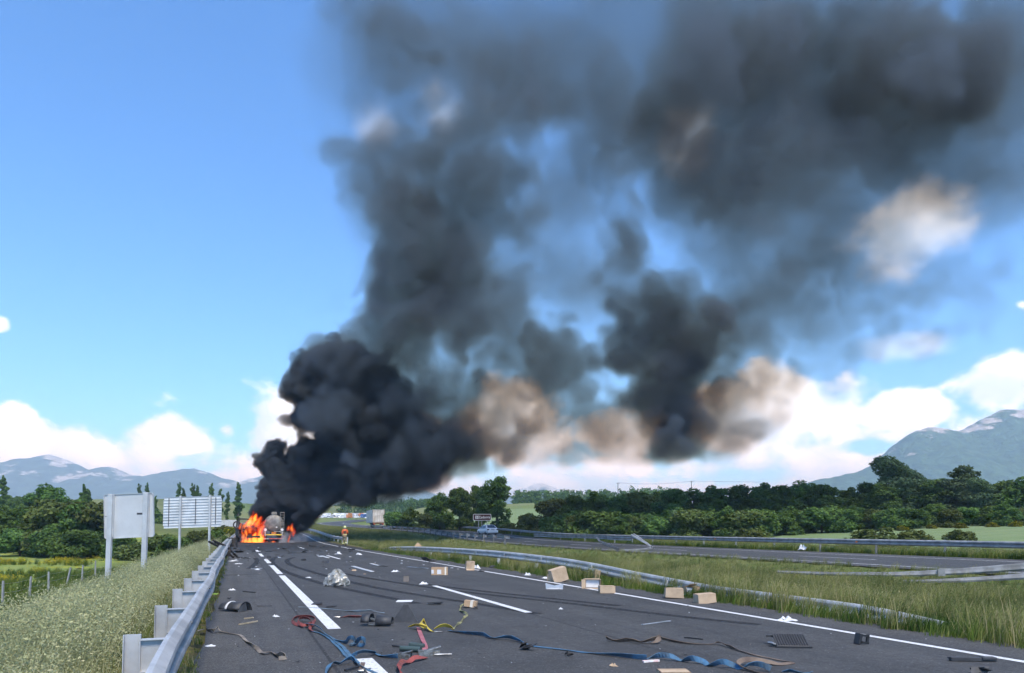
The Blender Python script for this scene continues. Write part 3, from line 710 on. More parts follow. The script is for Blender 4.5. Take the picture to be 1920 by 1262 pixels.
def tuft(name, n, hmin, hmax, spread, lean, width, material, seed, heads=0.0, head_len=.12, spikes=9, spike=.010):
    """one tuft: curved tapering blades, some carrying a loose seed head"""
    rng = np.random.RandomState(seed); vs, fs = [], []; k = 0
    for i in range(n):
        a = rng.uniform(0, 6.28); r = spread*math.sqrt(rng.uniform()); b = np.array([math.cos(a)*r, math.sin(a)*r, -.02])
        h = rng.uniform(hmin, hmax); dr = np.array([rng.normal(lean, .22), rng.normal(0, .22), 0])*h
        side = np.array([math.cos(a*3.1), math.sin(a*3.1), 0])*width*rng.uniform(.6, 1.3)
        has = rng.uniform() < heads
        P = lambda q: b+np.array([0, 0, h*(q-.10*q*q*np.linalg.norm(dr)/h)])+dr*q*q
        q = [0, .4, .75]
        w_ = [1, .85, .5] if not has else [.5, .4, .3]
        for j in range(3): vs += [P(q[j])-side*w_[j], P(q[j])+side*w_[j]]
        vs.append(P(1.0)); fs += [(k, k+1, k+3, k+2), (k+2, k+3, k+5, k+4), (k+4, k+5, k+6)]; k += 7
        if has:
            for s in range(spikes):
                q1 = 1-head_len*rng.uniform(0, 1)/h*1.2; c = P(q1)+rng.normal(0, 1, 3)*np.array([head_len*.22, head_len*.22, .006]); dn = np.array([rng.normal(.3, .4), rng.normal(0, .4), rng.uniform(-.4, .9)]); dn /= np.linalg.norm(dn)
                sd = np.cross(dn, rng.normal(size=3)); sd /= np.linalg.norm(sd); l = spike*rng.uniform(.8, 1.6)
                vs += [c-dn*l, c+sd*l*.45, c+dn*l*1.1, c-sd*l*.45]; fs.append((k, k+1, k+2, k+3)); k += 4
    me = bpy.data.meshes.new(name); me.from_pydata([tuple(v) for v in vs], [], fs); me.materials.append(material)
    return bpy.data.objects.new(name, me)
def grass_field(name, pts, tufts, label, smin, smax, seed, lean_tilt=.10):
    """pts: n x 3 points; each carries a tuft chosen, turned and sized at random"""
    rng = np.random.RandomState(seed); n = len(pts)
    me = bpy.data.meshes.new(name); me.vertices.add(n); me.vertices.foreach_set('co', np.asarray(pts, float).ravel())
    for nm, arr in (('turn', rng.uniform(-.9, .9, n)), ('size', rng.uniform(smin, smax, n))):
        at_ = me.attributes.new(nm, 'FLOAT', 'POINT'); at_.data.foreach_set('value', arr.astype(np.float32))
    at_ = me.attributes.new('pick', 'INT', 'POINT'); at_.data.foreach_set('value', rng.randint(0, len(tufts), n).astype(np.int32))
    o = bpy.data.objects.new(name, me); COL.objects.link(o)
    t = bpy.data.node_groups.new(name+'_nodes', 'GeometryNodeTree')
    t.interface.new_socket('Geometry', in_out='INPUT', socket_type='NodeSocketGeometry'); t.interface.new_socket('Geometry', in_out='OUTPUT', socket_type='NodeSocketGeometry')
    g = NT(t); gi = g.n('NodeGroupInput'); go = g.n('NodeGroupOutput')
    join = g.n('GeometryNodeGeometryToInstance')
    for q in reversed(tufts):
        oi = g.n('GeometryNodeObjectInfo'); oi.inputs['Object'].default_value = q; t.links.new(oi.outputs['Geometry'], join.inputs[0])
    na = lambda nm, ty: g.n('GeometryNodeInputNamedAttribute', data_type=ty, ins={'Name': nm}).outputs[0]
    rot = g.n('ShaderNodeCombineXYZ'); t.links.new(na('turn', 'FLOAT'), rot.inputs[2])
    ip = g.n('GeometryNodeInstanceOnPoints'); t.links.new(gi.outputs[0], ip.inputs['Points']); t.links.new(join.outputs[0], ip.inputs['Instance'])
    ip.inputs['Pick Instance'].default_value = True; t.links.new(na('pick', 'INT'), ip.inputs['Instance Index'])
    t.links.new(rot.outputs[0], ip.inputs['Rotation']); t.links.new(na('size', 'FLOAT'), ip.inputs['Scale'])
    t.links.new(ip.outputs[0], go.inputs[0])
    md = o.modifiers.new('tufts', 'NODES'); md.node_group = t
    tag(o, label, None, None, 'stuff')
    return o
def scatter(line, N, t0, t1, y0, y1, per_m2, seed, fall=1.0, soft=0.0):
    """points on the ground between offsets t0..t1 of a road; thinner with distance"""
    rng = np.random.RandomState(seed); a, b = idx_at_y(line, y0), idx_at_y(line, y1); L = line[a:b]; n_ = N[a:b]; out = []
    seg = np.linalg.norm(np.diff(L, axis=0), axis=1)
    for i in range(len(seg)):
        dist = max(7.0, L[i,1]); dens = per_m2*min(1.0, (14.0/dist)**fall); k = rng.poisson(dens*seg[i]*abs(t1-t0))
        t = rng.uniform(t0, t1, k)
        if soft: t = np.where(rng.uniform(size=k) < .25, np.clip(rng.normal(t0, soft, k), min(t0, t1)-soft*2, max(t0, t1)), t)
        q = rng.uniform(0, 1, k)[:,None]; out.append(L[i]*(1-q)+L[i+1]*q+n_[i]*t[:,None])
    P = np.vstack(out); z = ground_z(P[:,0], P[:,1], under=False)
    return np.column_stack([P, z])
oats = [tuft('oat_tuft', 20, .34, .72, .13, .16, .0035, OAT, s, heads=.8, head_len=.28, spikes=30, spike=.009) for s in (1, 2, 3)]
oats += [tuft('oat_tuft', 26, .22, .5, .14, .1, .006, OAT, 4), tuft('oat_tuft', 24, .25, .55, .14, .15, .006, MEADOW, 16, heads=.1), tuft('oat_tuft', 12, .5, .95, .12, .2, .0035, OAT, 17, heads=.9, head_len=.3, spikes=30, spike=.009)]
meads = [tuft('long_tuft', 30, .25, .60, .15, .28, .0050, MEADOW, s, heads=.18, head_len=.12, spikes=9, spike=.010) for s in (5, 6, 7)]
lush = [tuft('lush_tuft', 34, .06, .24, .13, .2, .0050, LUSH, s) for s in (8, 9)]
deep = [tuft('deep_tuft', 26, .2, .5, .14, .15, .008, DEEP, s, heads=.06) for s in (10, 11)]
grass_field('oat_grass', np.vstack([scatter(ROAD_A, NA, -6.45, -9.6, 2.0, 30, 34, 1, .75), scatter(ROAD_A, NA, -6.15, -6.5, 2.0, 34, 10, 51, .6), scatter(ROAD_A, NA, -9.6, -10.6, 2.5, 30, 16, 2, .75), scatter(ROAD_A, NA, -6.6, -11, 30, 125, 22, 3, .65)]), oats, 'pale wild oat grass on the bank behind the left guardrail', .6, 1.35, 1)
grass_field('meadow_grass', np.vstack([scatter(ROAD_A, NA, -11.2, -15, 6, 60, 20, 4, .6), scatter(ROAD_A, NA, -15, -40, 14, 60, 5, 5, .5)]), deep, 'deep green grass of the meadow beyond the bank', .7, 1.3, 2)
flow = [tuft('flower_tuft', 16, .25, .5, .25, .1, .006, FLOWER, 14, heads=.7, head_len=.08, spikes=10, spike=.016)]
fl = scatter(ROAD_A, NA, -17, -55, 30, 80, 9, 15, .3); fl = fl[(cheap_noise(fl[:,0], fl[:,1], 16, 7)+cheap_noise(fl[:,0], fl[:,1], 5, 8)*.6 > .15)]
grass_field('meadow_flowers', fl, flow+deep[:1], 'yellow flowers in drifts across the meadow', .8, 1.4, 8)
med = np.vstack([scatter(ROAD_A, NA, 5.9, 13.5, 5, 60, 26, 6, .75), scatter(ROAD_A, NA, 5.4, 14, 60, 180, 12, 7, .45), scatter(ROAD_B, NB, -5.0, -10.5, 8, 50, 16, 8, .7), scatter(ROAD_B, NB, -5.2, -12, 50, 250, 9, 9, .4)])
dB_ = signed(ROAD_B, NB, med[:,0], med[:,1]); dA_ = signed(ROAD_A, NA, med[:,0], med[:,1]); med_ok = (dB_ < -5.0) & (dA_ > 5.2); rim_ = dB_ > -8.2
grass_field('long_grass', med[med_ok & ~rim_], meads, 'long windblown grass with seed heads on the median', .45, 1.05, 3)
grass_field('long_grass', med[med_ok & rim_], meads, 'shorter grass beside the opposite carriageway', .25, .6, 9)
grass_field('lush_grass', np.vstack([scatter(ROAD_A, NA, 4.75, 6.3, 4, 60, 46, 10, .7, .14)]), lush+lush+meads[:1], 'lush green grass along the edge of the asphalt', .6, 1.3, 4)
farv = scatter(ROAD_B, NB, 6.15, 9.5, 12, 150, 26, 11, .55); grass_field('verge_grass', farv, deep, 'dark green verge under the far guardrail', .6, 1.15, 5)
field = scatter(ROAD_B, NB, 9.5, 17, 20, 160, 9, 12, .4); grass_field('verge_grass', field, meads, 'rough grass between the far guardrail and the pale crop', .7, 1.5, 6)
moss = [tuft('verge_tuft', 16, .03, .13, .10, .05, .005, LUSH, 12), tuft('verge_tuft', 14, .03, .12, .12, .05, .005, MEADOW, 13)]
grass_field('verge_grass', scatter(ROAD_A, NA, -5.55, -6.25, 1.5, 60, 30, 13, .6), moss, 'thin weeds between the asphalt and the left guardrail', .6, 1.5, 7)
# ------------------------------------------------------------------ guardrails
STEEL = mat('galvanised_steel', (.50, .505, .50), .5, .32, col2=(.34, .345, .345), scale=2.2, bump=.12, bscale=9, detail=6)
STEEL_DULL = mat('weathered_steel', (.34, .345, .345), .6, .25, col2=(.22, .225, .225), scale=2.5, bump=.15, bscale=12)
STEEL_DARK = mat('scratched_steel', (.22, .23, .24), .6, .4, col2=(.10, .10, .10), scale=5, bump=.3, bscale=20)
STEEL_OLD = mat('old_dusty_steel', (.25, .255, .25), .7, .2, col2=(.15, .15, .14), scale=3, bump=.3, bscale=10)
REFLECT = mat('orange_reflector', (.85, .22, .03), .3, var=.2)
FLAT = [(0,-.155),(.035,-.10),(.03,0),(.035,.10),(0,.155)]
W_BEAM = [(0,-.155),(.02,-.150),(.078,-.110),(.083,-.080),(.078,-.052),(.008,-.014),(.008,.014),(.078,.052),(.083,.080),(.078,.110),(.02,.150),(0,.155)]
def beam_mesh(path, toward, roll=None, thick=.012, profile=W_BEAM, squash=None):
    """sweep the W profile along path (n x 3); toward = sideways unit vectors the face looks to"""
    b = MB(); path = np.asarray(path, float); n = len(path); T = np.gradient(path, axis=0); T /= np.linalg.norm(T, axis=1)[:,None]
    front, back = [], []
    for i in range(n):
        s = np.array([toward[i][0], toward[i][1], 0.0]); s -= T[i]*np.dot(s, T[i]); s /= np.linalg.norm(s); u = np.cross(T[i], s); u *= np.sign(u[2]) if abs(u[2]) > .05 else 1
        if roll is not None: c, q = math.cos(roll[i]), math.sin(roll[i]); s, u = s*c+u*q, u*c-s*q
        k = 1.0 if squash is None else squash[i]
        front.append([path[i]+s*a+u*h*k for a, h in profile]); back.append([path[i]+s*(a-thick)+u*h*k for a, h in profile])
    b.rings(front, closed=False, caps=False); b.rings([r[::-1] for r in back], closed=False, caps=False)
    m = len(profile); o = n*m
    for i in range(n-1):
        for e in (0, m-1):
            f0, f1 = i*m+e, (i+1)*m+e; g0, g1 = o+i*m+(m-1-e), o+(i+1)*m+(m-1-e); b.f.append((f0, f1, g1, g0)); b.m.append(0)
    return b
def line_at(line, N, t, ys, ez=0.0):
    """points offset t from a road at the given forward positions, on the road's level"""
    n = np.column_stack([np.interp(ys, line[:,1], N[:,0]), np.interp(ys, line[:,1], N[:,1])]); x = np.interp(ys, line[:,1], line[:,0])
    return np.column_stack([x, ys])+n*t, n, zb(np.asarray(ys))+ez
def post_mb(p, h, yaw, w=.12, dpt=.055, tilt=(0, 0), wall=.007):
    """C section post"""
    b = MB(); Rm = rz(yaw)@rx(tilt[0])@ry(tilt[1])
    for c, s in (((0, dpt/2-wall/2, h/2-.2), (w, wall, h+.4)), ((-w/2+wall/2, 0, h/2-.2), (wall, dpt, h+.4)), ((w/2-wall/2, 0, h/2-.2), (wall, dpt, h+.4))):
        b.box(Rm@np.array(c)+np.array(p), s, Rm)
    return b
def guardrail(line, N, t, face, y0, y1, label, mat_, ez=0.0, post_step=4.0, top=.72, spacer=.30, panel=4.0, group='guardrails', skip=None, waver=0.0, reflectors=()):
    """W-beam rail: overlapping panels, spacers and posts; face = side the traffic is on (+1 right, -1 left)"""
    P, n, z = line_at(line, N, t, np.array([y0, y1])); root = thing('guardrail', label, 'guardrail', (float(P[0,0]), float(P[0,1]), float(z[0]+ez)), 0, group)
    base = np.array(root.location)
    edges = np.arange(y0, y1+1e-6, panel); rng = random.Random(int(t*100))
    for i in range(len(edges)-1):
        if skip and skip(edges[i]): continue
        ys = np.linspace(edges[i], edges[i+1]+.16, 6); P, n, zz = line_at(line, N, t, ys)
        wv = waver*np.sin(ys*.55)+waver*.6*np.sin(ys*1.3+1); lap = .004 if i % 2 else 0.0
        path = np.column_stack([P+n*face*(lap+wv[:,None]), zz+ez+top-.155+wv*.5])-base
        beam_mesh(path, n*face).build('beam', mat_, root)
        # lap bolts
        bb = MB(); q = path[0]; f = np.array([n[0,0], n[0,1], 0])*face
        for dz in (-.08, 0, .08): bb.cyl(q+f*.01+np.array([0, 0, dz]), q+f*(.022 if dz == 0 else .094)+np.array([0, 0, dz]), .016, n=6)
        bb.build('bolt_row', STEEL_DARK, root)['kind'] = 'stuff'
    for y in np.arange(y0, y1, post_step):
        if skip and skip(y): continue
        P, n, zz = line_at(line, N, t-face*(spacer+.06), np.array([y+.1])); g0 = gz(P[0,0], P[0,1]); yaw = math.atan2(n[0,1], n[0,0])
        z0 = min(g0, zz[0]+ez); hh = zz[0]+ez+top+.02-z0
        post_mb(np.array([P[0,0], P[0,1], z0])-base, hh, yaw).build('post', STEEL_DARK if (mat_ is STEEL_DULL and face > 0) else mat_, root)
        Q, _, _ = line_at(line, N, t-face*spacer*.5, np.array([y+.1])); s = MB()
        s.box(np.array([Q[0,0], Q[0,1], zz[0]+ez+top-.14])-base, (spacer, .008, .24), rz(yaw)); s.box(np.array([Q[0,0], Q[0,1], zz[0]+ez+top-.02])-base, (spacer, .07, .008), rz(yaw)); s.box(np.array([Q[0,0], Q[0,1], zz[0]+ez+top-.26])-base, (spacer, .07, .008), rz(yaw))
        s.build('spacer', STEEL_DARK if mat_ is STEEL_DULL else mat_, root)
    for y in reflectors:
        P, n, zz = line_at(line, N, t+face*.05, np.array([y])); b = MB(); b.box(np.array([P[0,0], P[0,1], zz[0]+ez+top-.15])-base, (.10, .10, .09), rz(math.atan2(n[0,1], n[0,0])), taper=.6); b.build('reflector', REFLECT, root)
    return root
guardrail(ROAD_A, NA, -5.58, 1, 1.1, 113.1, 'galvanised guardrail along the left shoulder beside the pale oat grass', STEEL, top=.74, waver=.02, spacer=.20, post_step=2.15)
guardrail(ROAD_B, NB, 6.25, -1, 2, 130, 'long intact guardrail along the far side of the opposite carriageway', STEEL_DULL, ez=.25, top=.78, reflectors=(27.5, 39, 52))
guardrail(ROAD_B, NB, -5.1, 1, 66, 150, 'guardrail seen from behind along the median side of the opposite carriageway', STEEL_DULL, ez=.25, top=.76)
guardrail(ROAD_A, NA, 5.2, -1, 75, 150, 'curving guardrail beyond the firefighter on the right road edge', STEEL, top=.72)

def loose_rail(label, pts, mat_, toward=(-.94, -.35), roll=None, posts=(), squash=None, lap=4, profile=W_BEAM):
    """a torn or flattened rail through explicit points; cut into panels"""
    L = catmull(pts, .35); base = L[0].copy(); root = thing('guardrail', label, 'guardrail', tuple(base), 0, 'guardrails')
    n = len(L); r = None if roll is None else np.interp(np.linspace(0, 1, n), np.linspace(0, 1, len(roll)), roll)
    sq = None if squash is None else np.interp(np.linspace(0, 1, n), np.linspace(0, 1, len(squash)), squash)
    step = int(4.0/.35); k = 0
    while k < n-1:
        e = min(n, k+step+1)
        if n-e < 4: e = n
        beam_mesh(L[k:e]-base, [toward]*(e-k), None if r is None else r[k:e], squash=None if sq is None else sq[k:e], profile=profile).build('beam', mat_, root, smooth=False)
        k = e-1
        if e < n:
            q = L[k]-base; bb = MB(); bb.box(q+np.array([toward[0], toward[1], 0])*.05, (.07, .20, .20), rz(math.atan2(toward[1], toward[0])), taper=.9); bb.build('lap_joint', STEEL_DARK if mat_ is STEEL_DULL else mat_, root)
    for (x, y, z0, h, tx, ty) in posts:
        post_mb(np.array([x, y, z0])-base, h, math.atan2(toward[1], toward[0]), tilt=(tx, ty)).build('post', mat_, root)
    return root
def rail_pt(px, py, t=5.3):
    """where the sight line through (px,py) crosses the vertical sheet t metres right of the road's middle"""
    y = (-.6+.372*16.3+t/.937)/((px-960)/FOC+.372); return at(px, py, y)
bent = [rail_pt(*q) for q in [(672,1028),(690,1032),(715,1031),(745,1029),(790,1029.5),(860,1033.5),(930,1039),(1000,1047),(1060,1055),(1120,1066),(1180,1079),(1250,1093),(1330,1108),(1400,1118),(1480,1129),(1560,1140),(1640,1153),(1760,1180)]]
posts = []
for px, py, tilt in [(745,1032,0),(808,1034,.0),(842,1036,0),(882,1040,.02),(934,1046,-.08),(1003,1055,-.25),(1101,1072,-.4)]:
    q = rail_pt(px, py, 5.55); g0 = gz(q[0], q[1]); posts.append((q[0], q[1], g0, max(.25, q[2]-g0+.1), 0, tilt))
loose_rail('bent guardrail along the median sagging down into the grass beside the cardboard boxes', bent, STEEL, roll=[.5,.1,0,0,0,0,0,.05,.1,.2,.35,.45,.5,.6], posts=posts)
def gp(px, py, d): return at(px, py, d)
loose_rail('torn guardrail folded into a peak beside the opposite carriageway', [gp(1000,1003,62),(gp(1060,1004.5,56)),gp(1120,1006,51.5),gp(1150,1008,50),gp(1182,1009,49)], STEEL_DULL, toward=(.94,.35), roll=[0,.1,.4,.3,.2])
loose_rail('broken rail sloping down from the torn peak to the right', [gp(1186,1003,49),gp(1200,1012,48),gp(1212,1020,47),gp(1222,1027,46)], STEEL_DULL, toward=(.5,-.85), roll=[.9,.8,.7,.6])
loose_rail('dark buckled rail lying from the torn guardrail down into the grass', [gp(1119,1009,51),gp(1124,1015,49),gp(1140,1022,47.5),gp(1160,1031,46)], STEEL_DARK, toward=(.3,-.95), roll=[.6,.6,.5,.4], squash=[.6,.7,.6,.5])
loose_rail('thin rail resting on the grass under the torn peak', [gp(1165,1032,46),gp(1185,1031,46),gp(1205,1030,46),gp(1220,1027.5,46)], STEEL_DULL, toward=(.1,-1), squash=[.35]*4)
loose_rail('flattened guardrail lying in the grass at the right picture edge', [gp(1455,1072,24.5),gp(1540,1075,23.5),gp(1620,1076,22.5),gp(1690,1076,22),gp(1760,1073,21.5),gp(1840,1068,21),gp(1920,1062,20.5),gp(2010,1056,20)], STEEL_OLD, toward=(-.2,-1), roll=[.9,.8,.7,.6,.5,.4,.3,.2], squash=[.35,.4,.45,.5,.6,.65,.7,.7], profile=FLAT)
loose_rail('lower detached guardrail beside the flattened one at the picture edge', [gp(1690,1090,20.6),gp(1740,1089,20.3),gp(1800,1087,20),gp(1870,1083,19.6),gp(1960,1077,19)], STEEL_OLD, toward=(-.2,-1), roll=[1.0,.9,.8,.7,.6], squash=[.35,.4,.5,.55,.6], profile=FLAT)
# ------------------------------------------------------------------ vehicles
WHITE_CAR = mat('white_car_paint', (.90, .90, .90), .28, var=.04, scale=1.0)
GLASS = mat('dark_window_glass', (.035, .045, .06), .08, var=.2)
TYRE = mat('tyre_rubber', (.022, .022, .023), .85, var=.3)
RIM = mat('wheel_rim', (.35, .36, .37), .4, .6, var=.2)
RED_LAMP = mat('red_lamp', (.42, .015, .012), .25, var=.3)
BLACK_PLASTIC = mat('black_plastic', (.020, .021, .023), .55, var=.4, scale=8)
DIRTY_WHITE = mat('dirty_trailer_panel', (.62, .59, .54), .6, col2=(.40, .35, .29), scale=.9, detail=8)
RUST = mat('rusty_stain', (.30, .17, .09), .8, var=.5, scale=3)
TANK = mat('sooty_tank_steel', (.26, .245, .21), .55, .25, col2=(.12, .11, .095), scale=1.5, detail=7)
BURNT = mat('burnt_metal', (.020, .018, .016), .85, col2=(.055, .045, .038), scale=6, bump=.5, bscale=15)
ASHY = mat('ash_grey', (.20, .19, .18), .9, var=.5, scale=5)
STRIPE_RED = mat('reflective_red', (.55, .06, .03), .5, var=.2); STRIPE_YEL = mat('reflective_yellow', (.72, .50, .06), .5, var=.2)
def wheel(parent, x, y, r, w, z=None, name='wheel', rim=RIM):
    b = MB(); z = r if z is None else z; s = 1 if x > 0 else -1
    prof = [(-w/2, r*.72), (-w/2, r*.95), (-w*.36, r), (w*.36, r), (w/2, r*.95), (w/2, r*.72)]
    rings = [[(x+a, y+q*math.cos(t), z+q*math.sin(t)) for t in np.linspace(0, 2*math.pi, 20, endpoint=False)] for a, q in prof]
    b.rings(rings, caps=True); o = b.build(name, TYRE, parent, smooth=False)
    h = MB(); h.cyl((x+s*w*.40, y, z), (x+s*(w*.5+.006), y, z), r*.62, r*.55, 14); h.cyl((x+s*(w*.5+.004), y, z), (x+s*(w*.5+.02), y, z), r*.18, n=8); h.build('rim', rim, o)
    return o
def loft_body(b, stations, seg=14, mat_=0):
    """car-like shell: stations (y, half width, z bottom, z top, roundness)"""
    rings = []
    for (y, hw, z0, z1, rd) in stations:
        c, h = (z0+z1)/2, (z1-z0)/2; ring = []
        for k in range(seg):
            t = 2*math.pi*k/seg; ct, st = math.cos(t), math.sin(t); e = 2/rd
            ring.append((hw*math.copysign(abs(ct)**e, ct), y, c+h*math.copysign(abs(st)**e, st)))
        rings.append(ring)
    b.rings(rings, mat=mat_)
def make_car(name, label, loc, rotz, paint, group=None, detail=True, L=4.3, Wd=1.72, H=1.42):
    r = thing(name, label, 'car', loc, rotz, group); hw = Wd/2; f = L/2; seg = 20
    b = MB(); loft_body(b, [(-f, hw*.80, .34, .70, 5), (-f+.06, hw*.93, .26, .88, 5), (-f+.35, hw*.985, .20, .97, 5), (-f*.45, hw, .18, .95, 5), (0, hw, .18, .93, 5), (f*.35, hw, .18, .93, 5), (f*.62, hw*.985, .19, .88, 5), (f-.22, hw*.95, .22, .76, 5), (f-.03, hw*.82, .28, .62, 5), (f, hw*.7, .34, .54, 5)], seg)
    b.build('body', paint, r, smooth=True)
    c = MB(); sides = [(-f*.86, .93, .92), (-f*.52, H-.03, .72), (-f*.1, H, .70), (f*.14, H-.03, .69), (f*.56, .90, .86)]
    rings = []
    for (y, z, w_) in sides:
        rings.append([(-hw*.96 if z < 1.0 else -hw*.93, y, .90), (-hw*w_, y, max(.91, z-.05)), (-hw*w_*.86, y, max(.915, z)), (hw*w_*.86, y, max(.915, z)), (hw*w_, y, max(.91, z-.05)), (hw*.96 if z < 1.0 else hw*.93, y, .90)])
    c.rings(rings, closed=False, caps=False); c.build('cabin', paint, r)
    def pane(nm, pts, off):
        p = np.array(pts, float); n = np.cross(p[1]-p[0], p[2]-p[0]); n /= np.linalg.norm(n); n *= 1 if np.dot(n, off) > 0 else -1
        m = MB(); m.rings([p, p+n*.012], caps=True); m.build(nm, GLASS, r)
    y0, y1, y2, y3 = -f*.84, -f*.54, f*.16, f*.54
    pane('rear_window', [(-hw*.78, y0, .96), (hw*.78, y0, .96), (hw*.58, y1, H-.06), (-hw*.58, y1, H-.06)], np.array([0, -1, .6]))
    pane('windscreen', [(-hw*.80, y3, .95), (hw*.80, y3, .95), (hw*.60, y2, H-.07), (-hw*.60, y2, H-.07)], np.array([0, 1, .6]))
    for s in (-1, 1):
        for (a, b_, c_, d_) in ((-f*.70, -f*.52, -f*.04, -f*.04), (0.0, 0.0, f*.10, f*.44)):
            pane('side_window', [(s*hw*.965, a, .94), (s*hw*.965, d_, .94), (s*hw*.735, c_, H-.09), (s*hw*.735, b_, H-.09)], np.array([s, 0, .2]))
        if detail:
            m = MB(); m.box((s*hw*.80, -f+.05, .74), (hw*.34, .10, .17)); m.build('tail_lamp', RED_LAMP if paint is not WHITE_CAR else mat('smoked_tail_lamp', (.05, .012, .012), .25), r, bevel=.02)
            m = MB(); m.box((s*(hw+.09), f*.42, .96), (.17, .09, .11)); m.build('wing_mirror', paint if not detail else BLACK_PLASTIC, r, bevel=.02)
            m = MB(); m.box((s*hw*.72, f-.10, .60), (hw*.40, .10, .13)); m.build('headlight', mat('headlight', (.75, .77, .80), .15), r, bevel=.02)
        for y in (-f*.60, f*.62): wheel(r, s*(hw-.11), y, .30, .19)
    if detail:
        m = MB(); m.box((0, -f+.01, .66), (.52, .03, .11)); m.build('number_plate', mat('number_plate', (.75, .75, .74), .5), r)
        m = MB(); m.box((0, -f+.02, .42), (Wd*.90, .10, .20)); m.build('bumper', paint, r, bevel=.03)
        m = MB(); m.box((0, -f+.0, .80), (.50, .03, .05)); m.build('boot_handle', BLACK_PLASTIC, r)
    return r
def heading(line, y):
    i = idx_at_y(line, y); t = line[min(i+2, len(line)-1)]-line[max(i-2, 0)]; return math.atan2(-t[0], t[1])
def on_b(y, t): P, n, z = line_at(ROAD_B, NB, t, np.array([float(y)]), .25); return (P[0,0], P[0,1], z[0]+.005)
def on_a(y, t): P, n, z = line_at(ROAD_A, NA, t, np.array([float(y)])); return (P[0,0], P[0,1], z[0]+.005)
p = on_b(104, 2.3)
make_car('white_car', 'white saloon car standing in front of the brown road sign', p, heading(ROAD_B, 104)+.10, WHITE_CAR)

def make_box_trailer():
    d = 163; x = (710-960)/FOC*d; z0 = zb(d)+.25; r = thing('box_lorry', 'dirty white box lorry trailer seen from behind beside the green bushes', 'lorry', (x, d, z0), .30)
    b = MB(); b.box((0, 6.5, 2.55), (2.55, 13.0, 2.85)); b.build('cargo_box', DIRTY_WHITE, r, bevel=.04)
    for s in (-1, 1):
        b = MB(); b.box((s*.62, -.03, 2.55), (1.20, .05, 2.66)); dr = b.build('rear_door', DIRTY_WHITE, r, bevel=.02)
        for q in (.25, .95): 
            m = MB(); m.cyl((s*q, -.085, 1.25), (s*q, -.085, 3.85), .022, n=6); m.build('lock_bar', mat('dull_bar', (.30, .27, .24), .6), dr)
        b = MB(); b.box((s*1.24, -.05, 2.55), (.09, .09, 2.88)); b.build('corner_post', mat('rusty_post', (.48, .38, .30), .7, col2=(.30, .18, .10), scale=2), r)
        b = MB(); b.box((s*.95, -.02, .80), (.42, .06, .16)); b.build('tail_lamp', RED_LAMP, r)
        for y in (2.0, 3.3, 4.6): wheel(r, s*1.03, y, .50, .40)
        b = MB(); b.box((s*1.0, 1.3, .62), (.42, .03, .56)); b.build('mudflap', BLACK_PLASTIC, r)
        b = MB(); b.box((s*.45, 6.2, .98), (.12, 12.2, .26)); b.build('chassis_rail', BURNT, r)
    b = MB(); b.box((0, .05, .52), (2.40, .10, .14)); b.build('underrun_bar', mat('bumper_white', (.6, .58, .54), .6), r)
    b = MB(); b.box((0, .0, 1.02), (2.50, .08, .20)); b.build('sill_beam', RUST, r)
    b = MB(); b.box((0, -.07, 3.93), (2.5, .10, .08)); b.build('roof_trim', mat('roof_trim', (.52, .50, .46), .6), r)
make_box_trailer()

